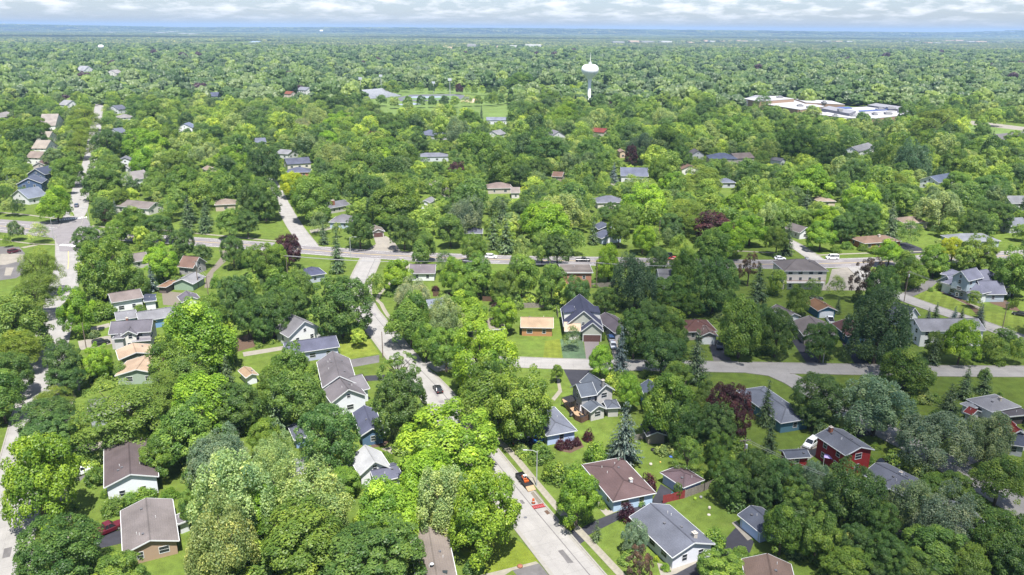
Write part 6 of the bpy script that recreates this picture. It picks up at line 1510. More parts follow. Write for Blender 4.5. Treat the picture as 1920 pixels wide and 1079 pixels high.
# one entry per plant: kind, x, y of the crown's middle, width and height, in the pixels of the tile that starts at (ox, oy) and is enlarged s times
TILES = [
 (0, 700, 2.848, '''b 190 535 390 450;d 310 930 430 330;m 60 90 240 230;l 190 165 230 150;d 235 235 300 150;d 260 330 280 190;d 345 15 190 130;l 640 190 480 230;l 830 95 280 180;m 860 400 210 210;m 1000 290 340 320;
  b 1110 130 400 250;s 1250 620 430 480;s 1170 880 360 420;g 1150 420 300 240;d 1250 160 260 220;h 505 545 105 110;h 600 705 130 100;h 770 640 120 60;m 640 1040 290 170;h 560 965 110 80;h 690 665 90 70;m 1010 700 150 170;h 560 640 50 50;h 905 640 100 70'''),
 (480, 700, 2.848, '''m 90 50 200 200;m 220 110 290 260;c 110 195 165 270;d 385 320 325 320;d 770 155 290 330;b 1040 360 540 380;b 1205 705 380 480;s 1010 640 340 330;b 690 700 380 330;s 300 650 430 380;m 250 860 450 350;b 30 720 220 480;
  s 80 450 230 360;d 640 965 510 330;m 1150 95 290 310;m 1290 60 250 350;h 630 170 90 70;h 715 470 80 140;r 562 30 60 60;h 690 435 50 50;h 1200 1030 44 44;y 950 815 70 50;b 900 560 330 300;m 470 560 200 140;m 40 330 160 170'''),
 (960, 700, 2.848, '''m 60 150 330 390;h 155 420 150 110;h 235 520 150 120;b 350 630 235 240;h 340 500 80 70;r 405 330 65 75;r 255 378 60 55;r 300 370 70 60;r 345 362 50 50;h 450 425 115 130;u 605 320 235 340;b 632 85 140 170;m 850 160 300 330;m 755 110 120 150;d 930 250 200 230;
  p 1165 185 230 280;d 1095 265 190 270;m 1035 110 130 150;o 940 405 185 170;d 1190 560 200 190;m 1110 470 150 150;d 1290 520 210 260;m 1100 380 130 140;r 735 580 100 115;r 620 735 105 135;c 455 840 85 115;g 660 860 150 150;k 685 1005 180 200;b 825 1015 55 50;h 1085 890 130 125;m 1130 1025 240 170;h 1225 955 100 65;a 1325 1050 75 95;a 895 620 50 85;h 280 780 60 45;y 310 812 55 30;y 785 985 30 60;h 900 320 130 100;d 1340 650 110 120;h 680 680 70 40;h 480 700 45 60'''),
 (1440, 700, 2.848, '''d 285 115 275 240;d 230 220 125 110;g 665 130 400 290;g 965 305 380 240;g 1180 325 280 260;g 800 690 290 250;c 50 150 115 240;c 15 330 115 260;c 970 150 165 190;c 1060 50 120 180;c 1160 40 110 140;g 260 545 170 180;d 450 630 310 300;d 80 560 220 210;m 80 800 240 230;m 270 830 230 260;d 470 880 170 160;m 420 1010 250 170;
  g 960 770 330 310;m 920 920 350 250;m 1255 535 260 230;d 1250 870 330 290;d 1330 990 250 240;m 800 1010 250 190;d 640 960 210 200;m 150 650 170 160;m 890 590 180 120;h 545 460 60 50;h 30 470 130 90;d 560 1050 160 120;m 1080 1010 240 210;m 1010 590 200 150;h 1240 110 30 25;d 610 780 170 180'''),
 (0, 400, 3.371, '''m 95 95 105 92;m 243 108 125 92;k 40 165 60 60;l 265 340 250 240;l 270 480 290 220;m 160 690 380 360;l 110 840 300 200;d 60 990 280 230;b 470 595 235 260;d 395 930 230 270;b 620 925 180 190;m 640 330 330 350;d 570 170 200 170;m 730 110 160 130;m 850 410 180 170;b 1020 295 205 185;u 955 415 105 160;d 890 135 100 130;m 960 180 130 120;d 1150 180 150 160;d 1280 250 120 115;h 640 610 160 120;h 700 600 90 80;d 600 540 55 110;
  d 1470 225 150 165;m 1590 280 140 150;b 1230 740 500 420;m 1070 900 270 260;m 1190 1000 300 240;d 1480 520 220 260;d 1560 650 170 220;c 1430 990 120 200;m 1590 440 120 130;h 1360 430 75 110;m 770 40 210 130;m 910 55 200 130;d 1060 60 180 140;c 1180 50 130 150;c 1290 45 130 150;m 1420 60 160 150;d 1560 50 150 130;r 660 20 55 60;h 1200 350 60 40;m 1330 640 220 240;h 880 600 80 30;d 760 980 120 90'''),
 (480, 400, 3.371, '''p 200 225 160 215;c 510 230 120 290;d 640 105 190 175;m 510 95 65 100;c 425 125 85 145;d 935 105 195 175;m 1090 165 150 150;m 1230 90 190 170;c 1500 110 150 230;c 1580 130 150 240;m 1380 205 190 150;d 1040 235 125 145;m 1400 370 240 220;b 1260 380 220 210;b 900 370 200 170;m 750 440 130 120;d 540 570 370 340;m 645 775 115 90;m 160 470 240 240;d 100 600 250 260;m 280 450 170 190;m 80 280 190 190;b 140 270 140 150;
  w 990 490 220 150;m 970 640 290 290;s 1180 640 250 230;b 1390 600 300 220;m 1080 790 200 190;b 1430 880 420 400;m 1200 830 260 230;o 900 970 270 210;m 220 960 320 260;h 1180 515 60 50;r 1135 475 55 38;d 40 720 140 130;d 250 560 150 190;m 1560 450 170 200;b 1570 620 170 180;m 1310 480 160 150;h 650 500 80 60;m 1190 290 110 110;h 1090 150 60 60'''),
 (960, 400, 3.371, '''m 60 380 230 240;m 250 430 200 240;d 410 490 160 210;b 610 300 185 290;t 780 420 290 390;d 1000 480 230 190;d 1280 440 280 370;m 1100 330 210 250;d 930 300 150 250;c 515 110 90 175;m 680 90 150 180;b 830 145 150 140;y 985 140 85 150;m 1060 200 110 115;d 1010 60 160 130;p 60 195 125 145;m 190 190 150 180;d 290 215 180 160;m 400 170 130 125;b 230 50 350 170;
  m 1250 180 240 210;b 1400 170 250 210;b 1510 90 220 160;d 780 750 230 270;d 880 640 190 180;k 1000 640 110 110;m 1030 730 200 190;d 950 870 280 240;c 1170 900 210 330;u 690 880 150 330;b 560 920 150 190;d 385 770 110 155;m 285 1000 80 110;m 1450 700 300 340;d 1590 660 150 260;c 1560 450 170 260;m 1040 1010 200 160;m 740 1050 130 110;k 1500 330 150 220;a 573 775 40 60;h 340 775 45 50;d 590 530 160 130;m 1130 560 150 120;h 480 440 80 50;m 330 500 120 150;h 1550 880 60 40'''),
 (1440, 400, 3.371, '''d 60 420 120 280;m 60 160 140 130;c 130 150 110 230;m 50 60 160 140;b 340 120 190 155;m 300 30 150 110;d 480 70 150 150;d 600 65 200 150;c 790 70 130 200;m 900 110 120 130;y 1100 190 190 120;u 770 180 40 60;m 1060 285 180 160;m 1250 275 140 140;m 1350 240 210 190;m 1500 330 240 280;d 1590 170 110 200;d 1460 60 200 160;d 1330 60 180 160;b 740 215 180 130;m 890 335 210 190;k 640 400 230 330;d 730 460 220 260;k 440 450 110 110;
  m 190 530 140 170;m 280 480 120 150;d 60 730 230 340;d 360 800 205 205;t 740 720 420 420;u 1015 645 60 95;c 1065 620 65 115;u 1180 645 75 115;c 1235 640 60 95;c 1290 620 70 115;u 1355 650 80 155;a 1522 577 30 72;a 1548 570 26 64;a 1573 563 26 64;b 1250 800 205 250;m 1070 820 150 140;c 1100 900 110 185;g 1305 530 85 85;d 1400 830 130 160;b 1480 860 110 115;d 1590 850 120 190;m 870 960 360 230;u 1015 368 38 52;u 1330 335 45 60;a 1078 455 24 55;a 1148 472 26 58;h 430 225 70 50;h 500 200 90 50;h 600 215 70 45;h 1110 480 40 30;h 1160 500 40 25;h 1500 525 50 30;h 1470 940 90 50;h 1360 1000 80 70;h 680 230 90 50;c 445 580 60 110;h 320 575 60 60;m 1500 770 140 100;h 1030 480 40 30'''),
 (0, 180, 4.0, '''m 210 90 180 150;m 350 60 140 110;m 310 160 220 150;l 480 80 150 110;l 660 150 220 160;p 800 190 100 55;l 600 245 240 150;l 790 245 230 140;m 280 235 190 140;m 110 255 240 170;d 250 300 190 140;l 590 345 200 180;d 810 355 240 200;m 200 425 210 200;d 90 535 150 160;d 410 455 180 140;m 510 555 220 180;b 490 640 130 115;d 260 735 130 140;b 440 790 240 225;u 60 650 80 115;m 35 730 100 110;m 60 815 110 100;m 130 825 100 95;b 780 465 90 90;m 840 510 180 130;m 750 640 300 200;d 780 765 170 120;
  l 1020 70 160 120;m 1160 125 250 180;d 1390 300 190 180;b 1080 350 320 210;m 1250 310 200 190;p 1600 335 90 70;d 1560 285 220 160;d 1660 170 170 160;m 1820 290 160 160;b 1640 50 180 90;s 1540 425 230 140;b 1080 480 200 190;m 1330 515 260 190;b 1740 455 250 170;s 1290 450 120 100;m 1380 655 300 250;m 1160 640 200 190;m 1030 650 150 160;b 1260 830 150 140;d 970 885 230 190;c 1410 850 160 210;c 1540 870 140 190;m 1640 640 230 190;m 1800 620 220 210;d 1870 780 200 230;u 860 830 60 120;r 790 890 80 80;d 40 400 120 140;b 330 340 60 60;m 60 140 150 120;d 420 170 110 120;m 950 620 90 120;m 900 760 180 110;m 1440 190 160 140'''),
 (480, 180, 4.0, '''d 100 490 250 280;m 240 320 290 220;w 330 230 180 90;b 630 200 240 145;b 545 320 170 115;y 280 650 230 155;m 410 755 310 300;d 60 755 250 290;s 590 440 280 200;m 790 545 310 240;m 640 590 200 210;d 850 700 250 240;m 1040 800 370 280;w 1030 625 120 90;b 720 730 60 150;d 810 205 150 160;s 440 150 200 170;d 1000 215 220 170;m 1090 140 100 100;d 1180 160 110 120;p 1260 160 110 110;p 1200 270 120 85;d 1210 350 170 140;m 960 390 240 150;d 1030 270 180 150;m 1140 460 180 185;b 950 450 170 130;m 1400 505 280 200;g 1510 265 200 210;g 1400 235 150 180;m 1600 170 200 140;b 1690 280 120 115;m 1700 400 280 250;m 1850 500 240 250;
  p 1610 560 110 95;m 1530 665 250 210;d 1830 740 200 170;g 1560 880 270 250;m 1330 870 190 210;c 1850 880 200 230;m 1290 600 120 110;c 1690 135 40 115;d 500 60 200 160;m 240 90 180 150;d 640 60 180 130;m 850 110 200 120;m 1150 90 100 90;m 1430 110 160 90;m 1080 640 170 130;y 130 290 90 90;m 700 330 150 120;d 640 480 160 130;m 1000 900 200 120;'''),
 (960, 180, 4.0, '''m 190 140 220 160;b 400 130 250 160;m 60 260 150 150;d 280 405 300 200;m 220 305 160 140;d 590 420 240 190;p 420 500 130 150;m 570 485 140 130;d 200 535 200 130;d 60 570 160 160;m 400 660 260 190;p 580 665 130 180;y 690 625 100 140;d 620 550 160 140;u 765 575 100 150;p 900 435 120 130;t 960 370 220 180;m 1150 335 260 230;b 840 235 110 100;m 760 335 130 150;m 630 300 180 150;d 1270 455 170 150;m 1120 560 180 200;m 900 650 150 120;b 1010 790 330 270;b 1200 640 190 140;l 1430 620 310 170;l 1640 710 240 150;b 1670 830 270 220;l 1300 880 330 190;s 380 860 400 210;d 80 850 180 190;b 720 840 160 150;m 880 900 190 160;m 1560 460 170 160;p 1520 520 120 95;m 1330 200 230 140;s 1150 170 200 150;
  d 1490 270 90 150;m 1700 255 250 180;p 1800 350 130 95;p 1890 320 110 90;d 1810 500 240 160;d 1780 610 200 130;p 1880 690 120 140;b 1840 860 190 200;d 960 270 130 130;m 430 250 110 110;m 1000 130 160 120;d 1440 120 180 140;m 1620 130 160 110;d 1830 160 150 130;y 1430 360 160 70;m 1560 330 120 90;u 1570 300 50 110;d 1500 280 60 120;m 520 180 180 110;m 1130 760 150 120'''),
 (1440, 180, 4.0, '''d 220 360 300 210;m 140 245 180 130;m 400 225 200 120;d 470 445 240 190;p 155 570 130 150;p 40 675 100 150;b 330 640 340 230;c 290 790 150 160;d 640 570 200 180;m 780 640 140 150;b 720 770 270 230;d 700 860 240 190;b 460 920 240 180;s 60 900 210 220;m 110 780 200 140;p 240 880 130 95;t 1100 460 260 260;d 880 450 150 170;l 1260 220 380 150;m 700 190 170 130;m 1220 320 200 120;m 1570 405 220 160;m 1400 480 220 180;d 1610 540 180 130;l 960 640 220 140;l 1180 650 250 150;d 1010 745 270 170;s 1310 830 360 240;m 1420 650 210 160;d 1670 695 280 200;d 1830 545 170 180;m 1830 450 190 130;d 1700 880 260 180;c 930 880 150 190;b 840 420 130 150;m 620 310 160 150;u 830 515 60 90;d 1010 550 150 110;m 560 640 130 170;b 950 280 160 110;m 1700 150 150 110;m 1850 330 200 120;c 1690 300 60 90;m 90 370 140 130;m 1180 860 100 130;m 1600 190 90 90;m 1470 150 100 80;d 60 130 140 110;m 330 130 170 110'''),
]
TILES += [(660, 130, 5.647, '''m 160 345 130 110;m 320 318 120 90;m 445 340 115 100;m 590 340 125 110;m 725 330 120 100;m 850 330 110 95;m 975 330 120 100;m 1090 330 100 95;m 1220 320 130 95;m 1340 320 110 90;m 1455 315 110 90;m 1570 305 100 95;d 725 185 95 85;d 840 190 85 80;d 940 192 95 85;d 1040 185 85 85;d 1135 198 95 90;d 1230 205 80 80;d 1300 210 80 80;d 1380 215 80 80;d 1450 212 85 80;d 1520 217 80 80;d 1600 222 85 85;m 430 185 210 75;m 560 180 120 80;m 300 200 90 60;d 40 320 130 190;m 250 460 180 130;m 400 540 200 130;d 660 500 150 140;d 775 500 130 130;m 530 490 120 130;m 930 470 160 110;m 1040 460 130 90;m 1190 450 120 80;c 1370 430 45 110;m 1710 400 150 120;d 1740 240 130 80;m 1850 270 150 90;m 1690 310 120 90;m 1850 400 130 120;m 1560 590 120 70'''),
 (640, 0, 3.0, '''d 1040 508 60 50;d 1120 503 60 55;d 1190 503 55 50;d 1245 507 50 50;d 1295 502 50 50;d 1345 494 60 60;m 1170 555 160 50;m 960 540 90 60;m 1010 560 120 70;m 1290 560 110 60;m 1430 570 70 60;m 1360 555 60 50;m 1000 460 160 50;m 1080 580 120 70;d 1500 570 90 60;m 860 550 60 70''')]
PLANTS = []           # (kind, base xy, width, height of crown, clear height, px, py)
for ox, oy, sc, txt in TILES:
    for e in txt.replace('\n', '').split(';'):
        q = e.split()
        if len(q) < 5: continue
        k = q[0]; x = ox + float(q[1]) / sc; y = oy + float(q[2]) / sc; wpx = float(q[3]) / sc; hpx = float(q[4]) / sc
        z = 5.0
        for _ in range(4):
            v = G(x, y, z); dp = P(v)[2]; th = math.atan2(CAMH - z, math.hypot(v.x, v.y))
            W = wpx * dp / F; Hh = hpx * dp / F
            hc = math.sqrt(max((0.35 * Hh) ** 2, Hh ** 2 - (W * math.sin(th)) ** 2)) / math.cos(th)
            if k in 'cu': hc = min(max(hc, 1.2 * W), 3.2 * W); clear = 0.02 * hc
            elif k == 'a': hc = max(hc, 1.6 * W); clear = 0.0
            elif k in 'hr' or (k == 'y' and W < 5): hc = min(max(hc, .55 * W), 1.1 * W); clear = 0.0
            else: hc = min(max(hc, .62 * W), 1.12 * W); clear = min(3.2, .22 * hc + .15 * W) * (1.25 if k in 'lo' else 1.0)
            z = clear + hc * .5
        PLANTS.append([k, v.x, v.y, W, hc, clear, x, y])
# nobody grows out of a roof or a carriageway
for p in PLANTS:
    if p[0] in 'h' and p[3] < 3: continue
    for it in range(6):
        moved = False
        for c, ux, uy, a, b in FOOT:
            dx, dy = p[1] - c[0], p[2] - c[1]; s_ = dx * ux[0] + dy * ux[1]; t_ = dx * uy[0] + dy * uy[1]; mg = .7
            if abs(s_) < a + mg and abs(t_) < b + mg:
                es, et = a + mg - abs(s_), b + mg - abs(t_)
                if es < et: s_ = math.copysign(a + mg + .02, s_)
                else: t_ = math.copysign(b + mg + .02, t_)
                p[1] = c[0] + ux[0] * s_ + uy[0] * t_; p[2] = c[1] + ux[1] * s_ + uy[1] * t_; moved = True
        for pts, hw, bb in ROADS:
            if p[1] < bb[0] - 9 or p[1] > bb[2] + 9 or p[2] < bb[1] - 9 or p[2] > bb[3] + 9: continue
            best = min((seg_dist(p[1], p[2], a, b) for a, b in zip(pts, pts[1:])), key=lambda q: q[0])
            if best[0] < hw + .9:
                d = max(best[0], 1e-3); f = (hw + .95) / d
                p[1] = best[1] + (p[1] - best[1]) * f; p[2] = best[2] + (p[2] - best[2]) * f; moved = True
        if not moved: break
def covers_roof(p):
    if p[7] > 428 or p[0] in 'cua': return False
    u, v_, dp = P((p[1], p[2], p[5] + p[4] * .5)); rw = p[3] * .46 * F / dp; rh = p[4] * .5 * F / dp
    return any(dp < hd - 1 and ((u - hx) / (rw + 2)) ** 2 + ((v_ - hy + 1) / (rh + 2)) ** 2 < 1 for hx, hy, hd, fr in HOUSES)
PLANTS = [p for p in PLANTS if not covers_roof(p)]
PLANTS.sort(key=lambda p: -p[3] / math.hypot(p[1], p[2]))
ORD = ['', 'second ', 'third ', 'fourth ', 'fifth ', 'sixth ', 'seventh ', 'eighth ', 'ninth ', 'tenth ']
LABELS = {}
def plant_label(p):
    k, bx, by, W, hc, cl, px, py = p
    best = min(LANDMARKS, key=lambda q: math.hypot(px - q[1], (py - q[2]) * 1.6))
    dx, dy = px - best[1], (py - best[2]) * 1.6
    rel = ('left of' if dx < 0 else 'right of') if abs(dx) > abs(dy) else ('behind' if dy < 0 else 'in front of')
    return (NOUN[k] if not (k == 'y' and W < 5) else 'yellow-green shrub'), rel, best[0], math.hypot(dx, dy)
BUD = {}; NTREE = 0
fill_pts = []
todo = []
for p in PLANTS:
    k = p[0]
    broad = k not in 'cuahr' and p[3] > 4
    if broad:
        NTREE += 1
        if NTREE > 296: fill_pts.append(p); continue
    todo.append(p)
buckets = {}
for i, p in enumerate(todo):
    n, rel, lm, d = plant_label(p); buckets.setdefault((n, rel, lm), []).append((d, i))
labels = {}
for (n, rel, lm), lst in buckets.items():
    lst.sort()
    for j, (d, i) in enumerate(lst):
        W = todo[i][3]
        if len(lst) == 1: labels[i] = f'{n} {rel} {lm}'
        elif j == 0: labels[i] = f'{n} {rel} {lm}, nearest it'
        else: labels[i] = f'{n} {rel} {lm}, {ORD[min(j, 9)]}nearest'
rs = random.Random(5)
GROUPS = dict(c='conifers', u='blue spruces', a='arborvitaes', h='garden shrubs', r='wine-red shrubs')
for i, p in enumerate(todo):
    k, bx, by, W, hc, cl, px, py = p
    col = tuple(min(.45, c * f) for c, f in zip(COL[k if k in COL else 'm'], (lambda f: (f * rs.uniform(.94, 1.07), f, f * rs.uniform(.85, 1.2)))(rs.uniform(.86, 1.16))))
    rz = rs.uniform(0, 6.28)
    if k in 'hra' or (k == 'y' and W < 5) or (k == 'b' and W < 4):
        me = rs.choice(COLM if k == 'a' else (BOX_ if (k == 'h' and abs(W - hc) < .1 * W and W > 1.5 and rs.random() < .3) else SHR))
        o = link('arborvitae' if k == 'a' else 'shrub', me, None, (bx, by, -.05), rz); o.scale = (W, W, hc); o.color = (*col, 1)
        tag(o, labels[i], 'shrub' if k != 'a' else 'arborvitae', GROUPS.get(k, 'garden shrubs')); continue
    root = empty({'c': 'conifer_tree', 'u': 'spruce_tree', 'p': 'copper_tree', 'l': 'locust_tree'}.get(k, 'leafy_tree'), (bx, by, 0))
    tag(root, labels[i], 'tree', GROUPS.get(k, 'copper-leaved trees' if k == 'p' else ('honey locusts' if k == 'l' else 'leafy garden and street trees')))
    if k in 'cu':
        cr_ = link('crown', rs.choice(CONE if W > 3 else CONE), root, (0, 0, cl), rz); tk = link('trunk', TRKC, root)
        if k == 'c' and rs.random() < .25: cr_.data = CONE_S[0]
        tk.scale = (W, W, hc + cl)
    else:
        cr_ = link('crown', rs.choice(CR[STYLE.get(k, 'round')]), root, (0, 0, cl), rz); tk = link('trunk', rs.choice(TRK), root, (0, 0, 0), rz)
        tk.scale = (W, W, cl + hc * .9)
    cr_.scale = (W, W, hc); cr_.color = (*col, 1)

# ------------------------------------------------------------------ the woods that nobody could count: instances on points
def source(name, meshes):
    coll = bpy.data.collections.new(name)
    for me in meshes:
        o = bpy.data.objects.new(name + '_piece', me); coll.objects.link(o)
    return coll
def instancer(name, label, pts, coll, z=0.0):
    """pts: list of (x, y, z, width, height)."""
    me = bpy.data.meshes.new(name); n = len(pts); a = np.array(pts, dtype=np.float32)
    me.vertices.add(n); me.vertices.foreach_set('co', a[:, :3].ravel())
    r_ = RNG.uniform(0, 6.28, n)
    rot = np.zeros((n, 3), np.float32); rot[:, 2] = r_
    sc = np.stack([a[:, 3], a[:, 3], a[:, 4]], 1)
    for nm, arr in (('rot', rot), ('scl', sc)):
        at = me.attributes.new(nm, 'FLOAT_VECTOR', 'POINT'); at.data.foreach_set('vector', arr.ravel())
    at = me.attributes.new('pick', 'INT', 'POINT'); at.data.foreach_set('value', RNG.integers(0, max(1, len(coll.objects)), n).astype(np.int32))
    o = link(name, me); o['kind'] = 'stuff'; o['label'] = label
    ng = bpy.data.node_groups.new(name, 'GeometryNodeTree')
    ng.interface.new_socket('Geometry', in_out='INPUT', socket_type='NodeSocketGeometry')
    ng.interface.new_socket('Geometry', in_out='OUTPUT', socket_type='NodeSocketGeometry')
    gi = ng.nodes.new('NodeGroupInput'); go = ng.nodes.new('NodeGroupOutput'); ip = ng.nodes.new('GeometryNodeInstanceOnPoints')
    ci = ng.nodes.new('GeometryNodeCollectionInfo'); ci.inputs['Collection'].default_value = coll; ci.inputs['Separate Children'].default_value = True; ci.inputs['Reset Children'].default_value = True
    ip.inputs['Pick Instance'].default_value = True
    def attr(nm, ty):
        q = ng.nodes.new('GeometryNodeInputNamedAttribute'); q.data_type = ty; q.inputs['Name'].default_value = nm; return q.outputs['Attribute']
    ng.links.new(gi.outputs[0], ip.inputs['Points']); ng.links.new(ci.outputs[0], ip.inputs['Instance'])
    ng.links.new(attr('pick', 'INT'), ip.inputs['Instance Index']); ng.links.new(attr('scl', 'FLOAT_VECTOR'), ip.inputs['Scale'])
    e2r = ng.nodes.new('FunctionNodeEulerToRotation'); ng.links.new(attr('rot', 'FLOAT_VECTOR'), e2r.inputs[0]); ng.links.new(e2r.outputs[0], ip.inputs['Rotation'])
    ng.links.new(ip.outputs[0], go.inputs[0])
    md = o.modifiers.new('instances', 'NODES'); md.node_group = ng
    return o
MIDC = [crown(s, 85, 80, .105, .0225, low=-.55, noise=.24, up=.18, rand=.3, mat=M_inst, name='woods_crown') for s in (101, 102, 103)] + [crown(104, 70, 55, .12, .022, low=-.3, noise=.16, up=.6, rand=.4, lobeflat=.55, mat=M_inst, name='woods_crown'), crown(105, 90, 45, .092, .026, low=-.5, noise=.28, rand=.75, up=.15, mat=M_inst, name='woods_crown')]
def blob_crown(seed, sub=4, nl=46, lr=.15, mat=None, squeeze=.8):
    import bmesh
    g = np.random.default_rng(seed); bm = bmesh.new(); bmesh.ops.create_icosphere(bm, subdivisions=sub, radius=1.0)
    d = unit(fib(nl) + g.normal(size=(nl, 3)) * .22); rr2 = lr * g.uniform(.7, 1.4, nl); R2 = g.uniform(.30, .42, nl); cc = d * R2[:, None]
    V = np.array([v.co[:] for v in bm.verts]); V = unit(V)
    b_ = V @ cc.T; q = b_ ** 2 - (np.sum(cc ** 2, 1) - rr2 ** 2)[None, :]
    t_ = np.where(q > 0, b_ + np.sqrt(np.maximum(q, 0)), .26); rad = np.maximum(t_.max(1), .27) * (1 + g.normal(size=len(V)) * .035)
    V = V * rad[:, None]; V[:, 2] = np.where(V[:, 2] < -.22, -.22 + (V[:, 2] + .22) * .4, V[:, 2])
    V[:, 2] -= V[:, 2].min(); V[:, 2] /= V[:, 2].max(); V[:, :2] /= (V[:, 0].max() - V[:, 0].min())
    for v, c_ in zip(bm.verts, V): v.co = c_
    me = bpy.data.meshes.new('woods_crown'); bm.to_mesh(me); bm.free()
    a = me.attributes.new('tone', 'FLOAT', 'FACE'); a.data.foreach_set('value', np.clip(g.normal(1, .10, len(me.polygons)), .6, 1.4).astype(np.float32)); me.materials.append(mat); return me
FARC = [blob_crown(s, 4, 40 + 4 * k, .16 - .01 * k, M_far) for k, s in enumerate((111, 112, 113, 114, 115))]
coll_mid = source('woods_source', MIDC); coll_far = source('far_woods_source', FARC)
occ = {}
def cell(x, y): return (int(x // 12), int(y // 12))
def add_occ(x, y, r_): occ.setdefault(cell(x, y), []).append((x, y, r_))
def crowded(x, y, r_, f):
    cx, cy_ = cell(x, y)
    for i in range(cx - 2, cx + 3):
        for j in range(cy_ - 2, cy_ + 3):
            for ex, ey, er in occ.get((i, j), ()):
                if math.hypot(x - ex, y - ey) < (r_ + er) * f: return True
    return False
for p in PLANTS: add_occ(p[1], p[2], p[3] / 2)
mid_pts = [(p[1], p[2], p[5], p[3], p[4]) for p in fill_pts]
YM0, YM1 = G(960, 468).y, 980.0
vis_house = [(h[0], h[1], h[2], h[3]) for h in HOUSES]
HIDE = [([(1094, 150), (1114, 150), (1114, 192), (1094, 192)], tw.y - 35), ([(1384, 180), (1490, 179), (1590, 187), (1700, 199), (1748, 208), (1748, 213), (1640, 223), (1590, 222), (1500, 210), (1430, 198), (1384, 195)], G(1560, 205).y), ([(684, 170), (760, 172), (890, 173), (905, 192), (860, 196), (740, 199), (684, 190)], G(800, 186).y), ([(790, 200), (965, 194), (955, 224), (880, 226), (840, 214)], G(880, 205).y), ([(1800, 228), (1990, 240), (1990, 262), (1870, 258), (1800, 244)], G(1880, 245).y), ([(1740, 455), (1560, 452), (1560, 480), (1740, 480)], G(1600, 470).y)]
def hides_house(x, y, W, zt):
    for f in (.3, .95):
        u, v_, dp = P((x, y, zt * f))
        for poly, yy in HIDE:
            if y < yy + 30 and in_poly(u, v_, poly): return True
    u, v_, dp = P((x, y, zt * .55)); wpx = W * F / dp; hpx = zt * .9 * F / dp
    for hx, hy, hd, fr in vis_house:
        if dp < hd - 2 and abs(u - hx) < wpx * .5 + fr[3] * .75 * F / hd and abs(v_ - hy + 2) < hpx * .5 + 4: return True
    return False
rr_ = random.Random(77)
BIGP = [q for q in PATCHES if len(q) > 4 or abs(q[0][0] - q[2][0]) > 2]
tries = 0
while tries < 26000:
    tries += 1
    y = YM0 + (YM1 - YM0) * rr_.random() ** 0.8
    x = rr_.uniform(-.72, .72) * (y + 60)
    W = rr_.uniform(8, 20) * (1.0 if rr_.random() < .75 else .5); hc = W * rr_.uniform(.62, .98); cl = .28 * hc
    if crowded(x, y, W / 2, .80) or on_road(x, y, .5 + W * .36) or inside_foot(x, y, 1.0 + W * .25): continue
    e = W * .36
    if any(in_poly(qx, qy, q) for qx, qy in ((x, y), (x - e, y), (x + e, y), (x, y - e), (x, y + e)) for q in OPEN + BIGP): continue
    if hides_house(x, y, W, cl + hc): continue
    add_occ(x, y, W / 2); mid_pts.append((x, y, cl, W, hc))
# the neighbourhood goes on beside the picture's edges
tries = 0
while tries < 2600:
    tries += 1
    y = rr_.uniform(20, YM0); x = rr_.choice((-1, 1)) * rr_.uniform(20, 330)
    W = rr_.uniform(7, 15); hc = W * rr_.uniform(.7, .95); cl = .28 * hc
    u, v_, dp = P((x, y, hc * .6)); m_ = W * .6 * F / max(dp, 5)
    if dp > 5 and -m_ < u < 1920 + m_ and v_ < 1079 + m_ * 1.3: continue
    if crowded(x, y, W / 2, .86) or on_road(x, y, 1 + W * .3) or inside_foot(x, y, 1 + W * .3): continue
    add_occ(x, y, W / 2); mid_pts.append((x, y, cl, W, hc))
instancer('neighbourhood_woods', 'unbroken suburban tree canopy between the scattered roofs', mid_pts, coll_mid)
# undergrowth: low trees and bushes on the near blocks between the individual trees
bush = []
tries = 0
while tries < 9000:
    tries += 1
    y = rr_.uniform(95, YM0); x = rr_.uniform(-.75, .75) * (y + 40)
    W = rr_.uniform(1.6, 5.5)
    if on_road(x, y, 2.0 + W / 2) or inside_foot(x, y, .3 + W / 2) or any(in_poly(x, y, q) for q in PATCHES): continue
    if any(in_poly(x, y, q) for q in OPEN): continue
    # only in the shade between and under the trees
    cx, cy_ = cell(x, y); close = False
    for i in range(cx - 1, cx + 2):
        for j in range(cy_ - 1, cy_ + 2):
            for ex, ey, er in occ.get((i, j), ()):
                if er > 2.5 and math.hypot(x - ex, y - ey) < er * 1.05: close = True
    if not close: continue
    bush.append((x, y, -.1, W, W * rr_.uniform(.6, .9)))
instancer('undergrowth', 'low bushes filling the ground between the garden trees', bush[:1500], source('bush_source', [crown(s, 36, 40, .17, .045, low=-.25, noise=.22, mat=M_inst, name='bush') for s in (121, 122)]))
